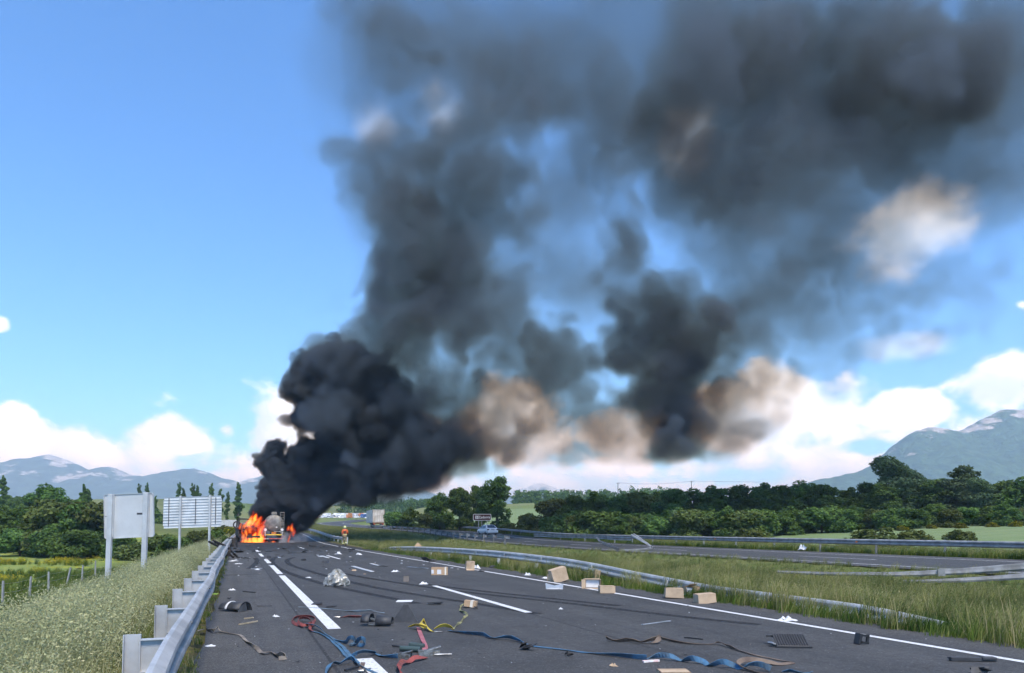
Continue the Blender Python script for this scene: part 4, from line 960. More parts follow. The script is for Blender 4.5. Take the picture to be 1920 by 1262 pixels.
def make_tanker():
    Y = 86; p = at(514, 1019, Y); r = thing('tank_lorry', 'grey tank lorry with a rear ladder standing in the smoke behind the flames', 'lorry', (p[0], Y, 0.1), .30)
    zc, R0 = 2.15, 1.06
    b = MB(); rings = []
    for y, k in ((-.20, .25), (-.17, .55), (-.10, .82), (-.03, .95), (.05, 1.0), (2.5, 1.0), (6.0, 1.0), (9.2, 1.0), (9.3, .9), (9.4, .5)):
        rings.append([(R0*k*math.cos(t), y, zc+R0*.95*k*math.sin(t)) for t in np.linspace(0, 2*math.pi, 32, endpoint=False)])
    tank = (b.rings(rings), b.build('tank', TANK, r, smooth=True))[1]
    for y in (.12, 3.1, 6.2):
        m = MB(); m.rings([[(R0*1.018*math.cos(t), y+o, zc+R0*.97*math.sin(t)) for t in np.linspace(0, 2*math.pi, 32, endpoint=False)] for o in (-.03, .03)]); m.build('tank_band', mat('tank_band', (.22, .21, .19), .55, .3), tank)
    m = MB(); m.cyl((.30, -.19, 1.72), (.30, -.24, 1.72), .10, n=12); m.build('valve', mat('pale_valve', (.55, .53, .48), .6), tank)
    m = MB(); m.box((0, 1.4, zc+R0+.10), (.62, 2.6, .24)); m.build('manhole_box', TANK, r, bevel=.03)
    m = MB(); m.cyl((0, .6, zc+R0+.1), (0, .6, zc+R0+.34), .28, n=14); m.build('manhole', mat('sooty_lid', (.10, .10, .09), .7), r)
    lad = MB()
    for s in (-1, 1): lad.cyl((.92+s*.20, -.30, .95), (.92+s*.20, -.22, 3.45), .026, n=6)
    for z in np.arange(1.1, 3.5, .29): lad.cyl((.72, -.28, z), (1.12, -.28, z), .018, n=6)
    lad.build('ladder', mat('sooty_ladder', (.26, .24, .21), .6, .2), r)
    m = MB(); m.box((.92, .15, 3.46), (.5, .8, .05)); m.build('ladder_platform', TANK, r)
    for s in (-1, 1):
        m = MB(); m.box((s*.45, 4.6, .96), (.12, 9.4, .26)); m.build('chassis_rail', BURNT, r)
        m = MB(); m.box((s*.92, -.26, .92), (.16, .10, .72)); m.build('bumper_post', mat('bumper_grey', (.40, .39, .37), .6, col2=(.16, .15, .14), scale=4), r)
        m = MB(); m.cyl((s*.92, -.34, 1.44), (s*.92, -.18, 1.44), .16, .10, 8); m.build('work_lamp', mat('pale_lamp', (.70, .70, .68), .3), r)
        lb = MB(); lb.box((s*1.02, -.30, .62), (.46, .08, .20)); lo = lb.build('lamp_board', BLACK_PLASTIC, r)
        for q in (-.12, .10):
            m = MB(); m.cyl((s*1.02+q, -.34, .62), (s*1.02+q, -.37, .62), .07, n=10); m.build('tail_lamp', RED_LAMP, lo)
        for y in (1.3, 2.6, 3.9): wheel(r, s*1.0, y, .50, .38, rim=BURNT)
        m = MB(); rings = [[(s*1.0-.22, 1.3+.62*math.cos(t), .52+.62*math.sin(t)) for t in np.linspace(.1, 3.04, 10)], [(s*1.0+.22, 1.3+.62*math.cos(t), .52+.62*math.sin(t)) for t in np.linspace(.1, 3.04, 10)]]
        m.rings(rings, closed=False, caps=False); m.build('mudguard', BLACK_PLASTIC, r)
    m = MB(); m.box((.02, -.31, .86), (1.72, .05, .13)); m.build('hazard_board', STRIPE_YEL, r)
    m = MB(); m.box((.02, -.31, 1.06), (.50, .05, .24)); m.build('hazard_plate', mat('hazard_orange', (.60, .20, .03), .5, var=.4), r)
    m = MB(); m.box((.45, -.31, 1.22), (.85, .05, .07)); m.build('bumper_rail', mat('bumper_grey', (.4, .39, .37)), r)
    m = MB(); m.box((0, -.30, .40), (2.35, .10, .12)); m.build('underrun_bar', mat('bumper_grey', (.4, .39, .37)), r)
    m = MB(); m.box((.25, -.36, .40), (1.5, .02, .07)); m.build('reflector_strip', STRIPE_RED, r)
make_tanker()

def make_burnt_cab():
    Y = 84.5; p = at(468, 1019, Y); r = thing('burning_lorry', 'burnt out lorry cab engulfed in orange flames left of the tank lorry', 'lorry', (p[0], Y, 0.06), .5)
    b = MB(); b.box((0, 1.2, .78), (2.3, 2.6, .30)); b.build('floor_frame', BURNT, r)
    fr = MB(); z0, z1 = .9, 2.75
    for x in (-1.15, 1.15):
        for y, ly in ((0, .05), (2.1, -.25)): fr.tube([np.array([x, y, z0]), np.array([x*.98, y+ly*.5, 1.8]), np.array([x*.92, y+ly, z1])], [.07, .06, .05], 6)
        fr.tube([np.array([x*.92, .05, z1]), np.array([x*.92, 1.85, z1-.05])], [.05, .05], 6); fr.tube([np.array([x, 0, 1.75]), np.array([x, 2.1, 1.7])], [.05, .05], 6)
    for y, z in ((.05, z1), (1.85, z1-.05), (0, 1.72), (2.1, 1.65)): fr.tube([np.array([-1.1, y, z]), np.array([0, y, z-.06]), np.array([1.1, y, z])], [.05, .045, .05], 6)
    fr.build('cab_frame', BURNT, r)
    b = MB(); b.box((0, 2.12, 1.25), (2.3, .06, .85)); b.build('front_panel', BURNT, r)
    for x in (-1.17, 1.17):
        b = MB(); b.box((x, 1.05, 1.22), (.05, 1.9, .85)); b.build('door_panel', BURNT, r)
    b = MB(); b.box((0, 1.75, 1.62), (2.0, .4, .3)); b.build('dashboard', BURNT, r, bevel=.05)
    for x in (-.55, .55):
        s = MB(); s.box((x, .8, 1.25), (.5, .5, .2)); s.box((x, .5, 1.7), (.48, .14, .8)); s.build('seat_frame', BURNT, r, bevel=.04)
    for s in (-1, 1):
        for y in (1.5,): wheel(r, s*.98, y, .50, .30, rim=BURNT)
    b = MB()
    for s in (-1, 1): b.box((s*.42, -2.2, .70), (.10, 4.4, .24))
    for y in (-.6, -1.8, -3.2, -4.3): b.box((0, y, .70), (.74, .10, .18))
    b.build('chassis', BURNT, r)
    t = MB(); ang = np.linspace(0, 2*math.pi, 25); c = np.array([-1.35, -.15, 2.02]); t.tube([c+np.array([.38*math.cos(a), .05*math.sin(a), .38*math.sin(a)]) for a in ang], [.075]*25, 8)
    t.build('burnt_ring', BURNT, r, smooth=True)  # burnt tyre-like ring hooked onto the wreck among the flames
make_burnt_cab()

# queue of stopped traffic far up the hill
PAINTS = {k: mat('paint_'+k, c, .35, var=.05) for k, c in dict(white=(.88,.88,.88), silver=(.55,.56,.58), red=(.50,.03,.03), orange=(.62,.22,.05), blue=(.05,.12,.32), grey=(.22,.23,.24), cream=(.68,.62,.50), lilac=(.55,.52,.60)).items()}
def make_van(label, loc, rotz, paint, H=2.5, L=5.6):
    r = thing('stopped_van', label, 'van', loc, rotz, 'traffic queue on the hill'); b = MB()
    b.rings([[(x, -L/2, z) for x, z in ((-1,.35),(1,.35),(1,H-.15),(.9,H),(-.9,H),(-1,H-.15))], [(x, L*.22, z) for x, z in ((-1,.35),(1,.35),(1,H-.15),(.9,H),(-.9,H),(-1,H-.15))], [(x, L*.36, z) for x, z in ((-1,.35),(1,.35),(.95,1.5),(.85,1.6),(-.85,1.6),(-.95,1.5))], [(x, L*.5, z) for x, z in ((-.95,.4),(.95,.4),(.9,1.0),(.8,1.1),(-.8,1.1),(-.9,1.0))]])
    b.build('body', paint, r)
    m = MB(); p_ = np.array([(-.84, L*.362, 1.62), (.84, L*.362, 1.62), (.86, L*.228, H-.2), (-.86, L*.228, H-.2)]); m.rings([p_, p_+np.array([0, .04, .03])]); m.build('windscreen', GLASS, r)
    for s in (-1, 1):
        for y in (-L*.3, L*.32): wheel(r, s*.88, y, .34, .22)
        m = MB(); m.box((s*.7, L*.5, .75), (.35, .08, .2)); m.build('headlight', mat('headlight', (.75,.77,.8)), r)
    return r
def make_lorry(label, loc, rotz, cab, box, H=3.9, L=9.0, logo=None):
    r = thing('stopped_lorry', label, 'lorry', loc, rotz, 'traffic queue on the hill')
    b = MB(); b.box((0, L/2-1.1, 1.75), (2.4, 2.1, 2.5)); b.build('cab', cab, r, bevel=.15)
    b = MB(); b.box((0, -1.2, (H+1.1)/2), (2.5, L-2.6, H-1.1)); b.build('cargo_box', box, r, bevel=.05)
    m = MB(); m.box((0, L/2-.04, 2.25), (2.1, .06, .85)); m.build('windscreen', GLASS, r)
    m = MB(); m.box((0, L/2-.02, .72), (2.3, .12, .4)); m.build('bumper', BLACK_PLASTIC if cab is not PAINTS['white'] else PAINTS['silver'], r)
    m = MB(); m.box((0, L/2-.03, 1.35), (1.5, .06, .5)); m.build('grille', BLACK_PLASTIC, r)
    for s in (-1, 1):
        for y in (L/2-1.2, -L*.2, -L*.35): wheel(r, s*1.0, y, .5, .34)
        m = MB(); m.box((s*.95, L/2-.0, .95), (.35, .06, .22)); m.build('headlight', mat('headlight', (.75,.77,.8)), r)
    return r
def jam(px, d, t=None):
    x = (px-960)/FOC*d; return (x, d, gz(x, d)+.02)
hd = math.pi-.25
def queue_spot(y, t): return on_a(y, t)
make_lorry('red lorry with white markings at the head of the stopped traffic', jam(586, 392), hd, PAINTS['red'], PAINTS['red'], 4.0, 8)
JAM = [(574,372,'car','white','white car at the very front of the traffic queue beside the red lorry'),(599,400,'car','silver','silver car just right of the red lorry in the traffic queue'),(604,405,'car','white','white car second right of the red lorry in the queue'),
       (603,425,'van','white','white van above the cars right of the red lorry'),(611,432,'lorry','white','tall white lorry behind the first queued cars'),(610,404,'car','grey','grey car below the tall white lorry'),(619,428,'van','silver','pale van right of the tall white lorry'),
       (630,410,'car','cream','cream car in the middle of the traffic queue'),(631,440,'lorry','white','white lorry above the cream car in the queue'),(638,420,'van','white','white camper van in the middle of the queue'),(644,450,'lorry','white','white lorry next to the orange lorry in the queue'),
       (652,455,'lorry','orange','orange lorry in the middle of the queue'),(660,462,'lorry','lilac','pale lilac lorry right of the orange one'),(667,466,'lorry','silver','silver lorry third right of the orange one'),(671,430,'car','white','white car below the silver lorries'),(675,470,'lorry','orange','second orange lorry nearer the dirty trailer'),
       (683,474,'lorry','white','white lorry last in the queue by the dirty trailer'),(681,440,'van','blue','blue van under the last white lorry'),(689,436,'car','white','white car touching the dirty trailer edge')]
for px, d, kind, colr, lab in JAM:
    l = jam(px, d)
    if kind == 'car': make_car('stopped_car', lab, l, hd, PAINTS[colr], 'traffic queue on the hill', detail=False)
    elif kind == 'van': make_van(lab, l, hd, PAINTS[colr])
    else: make_lorry(lab, l, hd, PAINTS['white'] if colr != 'orange' else PAINTS['orange'], PAINTS[colr], 3.8, 8)
# ------------------------------------------------------------------ road signs, fence, poles
SIGN_BACK = mat('sign_back_aluminium', (.52, .53, .53), .5, .12, col2=(.46, .47, .47), scale=1.2, detail=6)
SIGN_POST = mat('sign_post_aluminium', (.52, .53, .53), .5, .2, col2=(.42, .43, .43), scale=2)
SLAT_A = mat('slat_aluminium', (.62, .63, .63), .45, .12, col2=(.50, .51, .51), scale=1.5)
def rounded(wd, ht, r, n=5):
    p = []
    for cx, cz, a0 in ((wd/2-r, ht/2-r, 0), (-wd/2+r, ht/2-r, 90), (-wd/2+r, -ht/2+r, 180), (wd/2-r, -ht/2+r, 270)):
        p += [(cx+r*math.cos(R(a0+90*k/n)), cz+r*math.sin(R(a0+90*k/n))) for k in range(n+1)]
    return p
def plate_mb(wd, ht, r, thick, y=0.0):
    b = MB(); o = rounded(wd, ht, r); b.rings([[(x, y, z) for x, z in o], [(x, y+thick, z) for x, z in o]]); return b
def big_sign():
    d = 22.0; c = at(240, 967, d); r = thing('road_sign', 'large plain grey sign back on two thick posts above the oat grass', 'road sign', (c[0], d, gz(c[0], d)), 0.0)
    z = c[2]-r.location.z; roll = ry(-.045)
    b = plate_mb(1.48, 1.32, .07, .035, .07)
    b.v = [v@roll.T+np.array([0, 0, z]) for v in b.v]; pl = b.build('panel', SIGN_BACK, r, bevel=.004)
    rim = MB(); o = np.array(rounded(1.48, 1.32, .07)); i = np.array(rounded(1.45, 1.29, .06)); 
    rim.rings([[(x, .075, q) for x, q in o], [(x, .045, q) for x, q in o], [(x, .045, q) for x, q in i], [(x, .072, q) for x, q in i]], caps=False); rim.v = [v@roll.T+np.array([0, 0, z]) for v in rim.v]; rim.build('rim', SIGN_POST, pl)
    for x in (-.53, .52):
        p = MB(); top = z+.66-x*-.045; bot = -.4; tx = .012
        p.rings([[(x-.07-tx+q[0]*.14, q[1]*.11-.06, bot) for q in ((0,0),(1,0),(1,1),(0,1))], [(x-.07+tx+q[0]*.14, q[1]*.11-.06, top+.01) for q in ((0,0),(1,0),(1,1),(0,1))]]); po = p.build('post', SIGN_POST, r, bevel=.012)
        for s in (-1, 1):
            m = MB(); m.box((x+s*.082, .045, z), (.022, .05, 1.26)); m.build('clamp_rail', SIGN_POST, r)
    m = MB(); m.box((.33, .068, z+.06), (.20, .004, .055)); m.build('maker_plate', mat('dark_label', (.06, .06, .065), .6, var=.5, scale=40), r)
    m = MB(); m.box((-.67, .068, z-.02), (.12, .004, .012)); m.build('joint_line', mat('dark_label', (.06, .06, .065)), r)
big_sign()
def slat_sign():
    d = 47.0; c = at(360, 960, d); r = thing('road_sign', 'wide grey sign of horizontal metal slats seen from behind', 'road sign', (c[0], d, gz(c[0], d)), .04)
    z = c[2]-r.location.z; n = 11; H = 1.98; h = H/n; Wd = 3.66; roll = .035
    for k in range(n):
        zz = z-H/2+h*(k+.5); b = MB(); w_ = Wd-(.10 if k in (0, n-1) else 0)
        prof = [(.0, -h*.5), (.0, -h*.42), (.05, -h*.38), (.05, h*.30), (.0, h*.42), (.0, h*.498)]
        b.rings([[(-w_/2, .06+y, q) for y, q in prof]+[(-w_/2, .10, h*.498), (-w_/2, .10, -h*.5)], [(w_/2, .06+y, q) for y, q in prof]+[(w_/2, .10, h*.498), (w_/2, .10, -h*.5)]])
        b.v = [v@ry(-roll).T+np.array([0, 0, zz]) for v in b.v]; b.build('slat', SLAT_A, r)
    for x in (-.72, 1.13):
        p = MB(); zt = z+H/2+.06+x*.035
        p.box((x, -.03, (zt-.5)/2), (.11, .16, zt+.5)); p.build('post', SIGN_POST, r, bevel=.01)
    for x, l in ((-1.47, 1.8), (.20, 1.6), (1.46, 1.7)):
        m = MB(); m.box((x, .045, z+.03+x*.035), (.045, .025, l)); m.build('tie_bar', mat('dark_tie_bar', (.10, .11, .12), .6), r)
slat_sign()
def small_sign():
    d = 108.0; c = at(428, 981, d); r = thing('road_sign', 'small far slatted sign back above the yellow broom', 'road sign', (c[0], d, gz(c[0], d)), .05)
    z = c[2]-r.location.z; n = 5; H = .95; h = H/n
    for k in range(n):
        b = MB(); b.box((0, .05, z-H/2+h*(k+.5)), (2.35, .05, h*.93)); b.build('slat', SLAT_A, r, bevel=.008)
    for x in (-.55, .75):
        p = MB(); p.box((x, 0, (z+H/2)/2), (.08, .08, z+H/2)); p.build('post', SIGN_POST, r)
small_sign()
def brown_sign():
    d = 119.0; c = at(904, 970, d); g = gz(c[0], d); r = thing('road_sign', 'brown river name sign with white border reading Zadorra', 'road sign', (c[0], d, g), 0.0)
    z = c[2]-g; BROWN = mat('sign_brown', (.085, .022, .018), .5, var=.15); WH = mat('sign_white', (.82, .82, .80), .5, var=.05)
    def face(nm, wd, ht, rr, y, th, m_, par): b = plate_mb(wd, ht, rr, th, y); b.v = [v+np.array([0, 0, z]) for v in b.v]; return b.build(nm, m_, par)
    pl = face('panel', 2.92, 1.06, .20, 0, .04, WH, r); face('face', 2.76, .90, .14, -.012, .011, BROWN, pl)
    b = MB(); b.box((-.86, -.018, z), (.50, .010, .50)); ic = b.build('symbol', WH, pl)
    for (x, q, w_, h_) in ((-.98, .10, .12, .10), (-.84, -.02, .22, .06), (-.96, -.14, .18, .06), (-.80, .14, .10, .05)):
        b = MB(); b.box((x, -.026, z+q), (w_, .006, h_)); b.build('symbol_wave', BROWN, ic)
    cu = bpy.data.curves.new('lettering', 'FONT'); cu.body = 'Zadorra'; cu.size = .56; cu.extrude = .006; cu.align_x = 'CENTER'; cu.align_y = 'CENTER'; cu.offset = .014
    to = bpy.data.objects.new('lettering_source', cu); COL.objects.link(to); bpy.context.view_layer.update()
    me = bpy.data.meshes.new_from_object(to.evaluated_get(bpy.context.evaluated_depsgraph_get())); bpy.data.objects.remove(to)
    me.materials.clear(); me.materials.append(WH)
    lo = bpy.data.objects.new('lettering', me); COL.objects.link(lo); lo.parent = pl; lo.location = (.34, -.022, z); lo.rotation_euler = (R(90), 0, 0)
    lo['kind'] = 'stuff'
    for x in (-.58, -.05, .78):
        b = MB(); b.box((x, .09, (z+.4)/2-.2), (.09, .09, z+.8)); b.build('post', SIGN_POST, r)
brown_sign()
# wire fence along the meadow
FENCE = mat('fence_post_concrete', (.34, .34, .32), .85, var=.3, scale=6)
def fence():
    P, n, z = line_at(ROAD_A, NA, -13.2, np.array([27.0])); 
    r = thing('wire_fence', 'wire fence on grey posts along the meadow', 'fence', (P[0,0], P[0,1], gz(P[0,0], P[0,1])), 0); base = np.array(r.location); prev = None
    for i, y in enumerate([15.5, 20, 24.0, 29, 32.6, 36.2, 39.5, 43, 47, 51, 56]):
        P, n, z = line_at(ROAD_A, NA, -13.3, np.array([float(y)])); q = np.array([P[0,0], P[0,1], gz(P[0,0], P[0,1])]); tilt = [0,.02,-.03,.03,.0,.05,-.02,.2,.03,.0,.1][i]
        b = MB(); Rm = ry(tilt); b.box(Rm@np.array([0, 0, .48])+q-base, (.075, .075, 1.36), Rm, taper=.8); b.build('post', FENCE, r)
        top = [Rm@np.array([0, 0, h])+q-base for h in (.35, .7, 1.05)]
        if prev is not None:
            for a, c in zip(prev, top):
                m = MB(); mid = (a+c)/2-np.array([0, 0, .05]); m.tube([a, mid, c], [.004, .004, .004], 4); m.build('wire', mat('fence_wire', (.3, .3, .3), .5, .5), r)
        prev = top
fence()
for px, d, lab in ((838, 146, 'white roadside marker post behind the far guardrail left of the car'), (1094, 90, 'yellowish marker post behind the far guardrail right of the car')):
    c = at(px, 990, d); g = gz(c[0], d); r = thing('marker_post', lab, 'marker post', (c[0], d, g), 0, 'roadside marker posts')
    h = CAM_Z+(HORIZON-(985 if px < 900 else 988))/FOC*d-g
    b = MB(); b.box((0, 0, h/2), (.12, .09, h), taper=.8); b.build('post', mat('marker_white', (.70, .66, .50), .6), r)
    b = MB(); b.box((0, 0, h*.78), (.135, .11, .16)); b.build('black_band', BLACK_PLASTIC, r)
def power_line():
    ends = []
    for px, top, d, lab in ((1159, 905, 430, 'slim power pole standing on the rise with a wire to the right'), (1297, 902, 430, 'far power pole half hidden by the tree belt')):
        c = at(px, top, d); g = gz(c[0], d); r = thing('power_pole', lab, 'pole', (c[0], d, g), 0, 'power poles'); h = c[2]-g
        b = MB(); b.cyl((0, 0, -.3), (0, 0, h), .28, .16, 8); b.build('shaft', BARK, r); b = MB(); b.box((0, 0, h-.4), (2.2, .16, .16)); b.build('crossarm', BARK, r); ends.append(c)
    b = MB(); a, c = ends; pts = [a+(c-a)*q-np.array([0, 0, 1.2*4*q*(1-q)]) for q in np.linspace(0, 1, 9)]+[c+np.array([40, 0, -.6])]; b.tube(pts, [.05]*10, 4); o = b.build('power_cable', mat('cable', (.03, .03, .03))); tag(o, 'thin power cable strung between the two poles above the trees', 'cable')
power_line()
# ------------------------------------------------------------------ firefighter
JACKET = mat('orange_jacket', (.62, .13, .035), .8, col2=(.42, .08, .03), scale=9, bump=.3, bscale=25)
TROUSERS = mat('tan_trousers', (.26, .21, .12), .85, var=.35, scale=8); HELMET = mat('lime_helmet', (.60, .62, .25), .35, var=.1); HIVIS = mat('hivis_band', (.70, .72, .30), .5, var=.1); SKIN = mat('skin', (.45, .28, .20), .6)
def skin_mesh(name, verts, edges, radii, m, parent, root=0, levels=1):
    me = bpy.data.meshes.new(name); me.from_pydata([tuple(v) for v in verts], edges, []); me.materials.append(m)
    o = bpy.data.objects.new(name, me); COL.objects.link(o); o.parent = parent
    sk = o.modifiers.new('skin', 'SKIN'); sk.use_smooth_shade = True
    for i, r in enumerate(radii):
        sv = me.skin_vertices[0].data[i]; sv.radius = (r, r) if not isinstance(r, tuple) else r; sv.use_root = (i == root)
    ss = o.modifiers.new('subdiv', 'SUBSURF'); ss.levels = levels; ss.render_levels = levels
    return o
def firefighter():
    d = 71.0; x = (647-960)/FOC*d; r = thing('person', 'firefighter in an orange jacket and lime helmet walking towards the fire by the rail end', 'person', (x, d, zb(d)+.01), .25)
    # y = ahead (away from the viewer); pelvis at the root; mid stride
    v = [(0,0,.95),(0,.01,1.12),(0,.02,1.30),(0,.03,1.46),(0,.04,1.56),(0,.055,1.66),(0,.06,1.74),
         (-.10,0,.90),(-.12,.10,.50),(-.12,.06,.09),(-.12,.20,.05), (.10,0,.90),(.11,-.02,.49),(.12,-.22,.12),(.12,-.12,.05),
         (-.19,.03,1.44),(-.25,-.06,1.18),(-.22,.08,.95),(-.21,.14,.87), (.19,.03,1.44),(.27,-.02,1.19),(.28,.20,1.06),(.27,.29,1.04)]
    e = [(0,1),(1,2),(2,3),(3,4),(4,5),(5,6),(0,7),(7,8),(8,9),(9,10),(0,11),(11,12),(12,13),(13,14),(3,15),(15,16),(16,17),(17,18),(3,19),(19,20),(20,21),(21,22)]
    rad = [.135,.13,.145,.13,.060,.095,.085,.105,.075,.055,.045,.105,.075,.055,.045,.075,.058,.045,.04,.075,.058,.045,.04]
    body = skin_mesh('body', v, e, rad, SKIN, r)
    jv = [(0,0,.86),(0,.01,1.10),(0,.02,1.30),(0,.03,1.47),(-.19,.03,1.445),(-.255,-.06,1.18),(-.225,.075,.97),(.19,.03,1.445),(.275,-.02,1.19),(.285,.19,1.07),(0,.035,1.54)]
    skin_mesh('jacket', jv, [(0,1),(1,2),(2,3),(3,4),(4,5),(5,6),(3,7),(7,8),(8,9),(3,10)], [(.20,.15),(.19,.15),(.20,.16),(.16,.13),.095,.075,.06,.095,.075,.06,.075], JACKET, r, 1)
    tv = [(0,0,.95),(-.10,0,.88),(-.125,.10,.50),(-.125,.065,.14),(.10,0,.88),(.115,-.02,.49),(.125,-.205,.17)]
    skin_mesh('trousers', tv, [(0,1),(1,2),(2,3),(0,4),(4,5),(5,6)], [.155,.13,.10,.085,.13,.10,.085], TROUSERS, r)
    for (a, b_) in (((-.125,.075,.24),(-.125,.07,.17)), ((.122,-.17,.27),(.124,-.19,.21))):
        m = MB(); m.cyl(a, b_, .115, .112, 12); m.build('reflective_band', HIVIS, r)
    m = MB(); m.rings([[(.212*math.cos(t), .02+.165*math.sin(t), z) for t in np.linspace(0, 2*math.pi, 16, endpoint=False)] for z in (1.02, 1.08)]); m.build('reflective_band', HIVIS, r)
    for (c, rot) in (((-.12,.12,.055), 0), ((.12,-.16,.06), -.35)):
        m = MB(); m.box(np.array(c), (.12, .31, .12), rx(rot)); m.build('boot', BLACK_PLASTIC, r, bevel=.035)
    h = MB(); rings = []
    for k, z in ((1.12, 0), (1.0, .01), (.97, .06), (.82, .12), (.5, .165), (.12, .18)): rings.append([(.135*k*math.cos(t), .055+.165*k*math.sin(t), 1.70+z) for t in np.linspace(0, 2*math.pi, 16, endpoint=False)])
    h.rings(rings); h.build('helmet', HELMET, r, smooth=True)
    m = MB(); m.box((0, -.13, 1.24), (.20, .07, .26)); m.build('back_panel', mat('dark_lettering_panel', (.08, .03, .02), .7), r, bevel=.02)
    for s, hx, hy, hz in ((-1, -.21, .145, .86), (1, .27, .30, 1.04)):      # hands: palm, four fingers, thumb
        hv = [(hx, hy-.02, hz+.02), (hx, hy+.03, hz-.03)]; he = [(0, 1)]; hr = [.034, .036]
        for k in range(4):
            o = (k-1.5)*.019; i = len(hv); hv += [(hx+o, hy+.055, hz-.05), (hx+o, hy+.075-.004*abs(k-1.5), hz-.085)]; he += [(1, i), (i, i+1)]; hr += [.010, .008]
        i = len(hv); hv += [(hx-s*.038, hy+.03, hz-.02), (hx-s*.048, hy+.055, hz-.05)]; he += [(0, i), (i, i+1)]; hr += [.011, .009]
        skin_mesh('glove', hv, he, hr, mat('dark_glove', (.05, .045, .04), .8), r)
firefighter()
# ------------------------------------------------------------------ wreckage strewn over the road
def rp(px, py, z=0.0):
    """point on the road surface (height z) under the photograph's (px,py)"""
    return at(px, py, FOC*(CAM_Z-z)/(py-HORIZON))
CARD = mat('cardboard', (.46, .31, .18), .85, col2=(.36, .235, .135), scale=2.5, bump=.12, bscale=60)
CARD_PALE = mat('pale_cardboard', (.50, .37, .245), .85, col2=(.36, .26, .165), scale=2.5, bump=.12, bscale=60)
CARD_IN = mat('cardboard_inside', (.30, .20, .12), .9, var=.3); PAPER = mat('white_paper', (.66, .66, .65), .8, var=.08, scale=6); TAPE = mat('packing_tape', (.72, .66, .55), .35, var=.1)
RUBBER = mat('black_rubber_sheet', (.028, .029, .031), .6, col2=(.048, .049, .051), scale=6, bump=.2, bscale=30)
WHITE_PLASTIC = mat('white_plastic', (.58, .59, .59), .45, var=.12, scale=4); CLEAR_GREY = mat('grey_lens_plastic', (.34, .37, .40), .2, var=.3); SILVER = mat('silver_tarp', (.42, .41, .37), .38, .35, col2=(.20, .19, .16), scale=7, bump=.5, bscale=9)
CHROME = mat('worn_ratchet_steel', (.45, .45, .43), .35, .8, col2=(.22, .21, .19), scale=20); TAN_WOOD = mat('splintered_wood', (.50, .40, .26), .8, var=.3, scale=12)
def webbing(name, c1, c2):
    m = bpy.data.materials.new(name); m.use_nodes = True; t = NT(m.node_tree); b = m.node_tree.nodes['Principled BSDF']; b.inputs['Roughness'].default_value = .75
    pos = t.n('ShaderNodeNewGeometry').outputs['Position']; c = t.mix(t.smooth(t.noise(pos, 5, 5, .65), .38, .66), c1, c2)
    wv = t.n('ShaderNodeTexWave', ins={'Scale': 60.0, 'Distortion': 1.0}); t.link(pos, wv.inputs['Vector']); c = t.mix(t.math('MULTIPLY', wv.outputs['Fac'], .25), c, tuple(q*.5 for q in c1)); t.link(c, b.inputs['Base Color'])
    bp = t.n('ShaderNodeBump', ins={'Strength': .4, 'Distance': .003}); t.link(wv.outputs['Fac'], bp.inputs['Height']); t.link(bp.outputs[0], b.inputs['Normal'])
    return m
WEB = dict(blue=webbing('blue_webbing', (.060, .175, .30), (.060, .095, .125)), red=webbing('red_webbing', (.28, .06, .05), (.13, .045, .04)), pink=webbing('faded_red_webbing', (.42, .15, .17), (.30, .09, .10)), yellow=webbing('yellow_webbing', (.62, .48, .06), (.42, .32, .05)),
           brown=webbing('dirty_brown_webbing', (.19, .14, .10), (.11, .075, .055)), tan=webbing('tan_webbing', (.30, .26, .21), (.17, .14, .115)), olive=webbing('olive_webbing', (.30, .28, .12), (.12, .12, .06)), grey=webbing('grey_blue_webbing', (.30, .38, .42), (.20, .26, .30)), teal=webbing('teal_webbing', (.10, .20, .20), (.05, .10, .10)))
def ribbon(pts, width, twist, colour, thick=.003, lift=None, step=.035):
    """webbing lying along pts (x,y,z), turning about its own line by twist (radians per point)"""
    L = catmull(pts, step); n = len(L); T = np.gradient(L, axis=0); T /= np.linalg.norm(T, axis=1)[:,None]
    a = np.interp(np.linspace(0, 1, n), np.linspace(0, 1, len(twist)), twist); rings = []
    for i in range(n):
        s = np.cross(T[i], (0, 0, 1)); s /= np.linalg.norm(s)+1e-9; u = np.cross(s, T[i]); w_ = s*math.cos(a[i])+u*math.sin(a[i]); q = np.cross(T[i], w_)
        c = L[i].copy(); c[2] += abs(math.sin(a[i]))*width*.5+thick
        rings.append([c-w_*width/2-q*thick, c+w_*width/2-q*thick, c+w_*width/2+q*thick, c-w_*width/2+q*thick])
    return MB().rings(rings)
def strap(label, pts, colour, twist=(0,), width=.055, group='lashing straps', parts=()):
    P = [rp(q[0], q[1], q[2] if len(q) > 2 else .004) for q in pts]; base = P[0].copy(); r = thing('lashing_strap', label, 'strap', tuple(base), 0, group)
    ribbon([p-base for p in P], width*.86, list(twist), colour).build('webbing', WEB[colour], r)
    for f in parts: f(r, base)
    return r
def ratchet_at(px, py, yaw, z=.0, s=1.0, nm='ratchet'):
    def f(r, base):
        c = rp(px, py)+np.array([0, 0, .03+z])-base; Rm = rz(yaw); o = MB()
        for k in (-1, 1): o.box(c+Rm@np.array([0, k*.034*s, 0]), (.20*s, .006, .055*s), Rm)
        o.cyl(c+Rm@np.array([.05*s, -.04*s, 0]), c+Rm@np.array([.05*s, .04*s, 0]), .016*s, n=8); o.cyl(c+Rm@np.array([-.08*s, -.04*s, .01]), c+Rm@np.array([-.08*s, .04*s, .01]), .010*s, n=8)
        o.build(nm, CHROME, r)
        h = MB(); h.box(c+Rm@np.array([.03*s, 0, .035*s]), (.17*s, .055*s, .012*s), Rm@ry(-.25)); h.build('ratchet_handle', CHROME, r, bevel=.003)
    return f
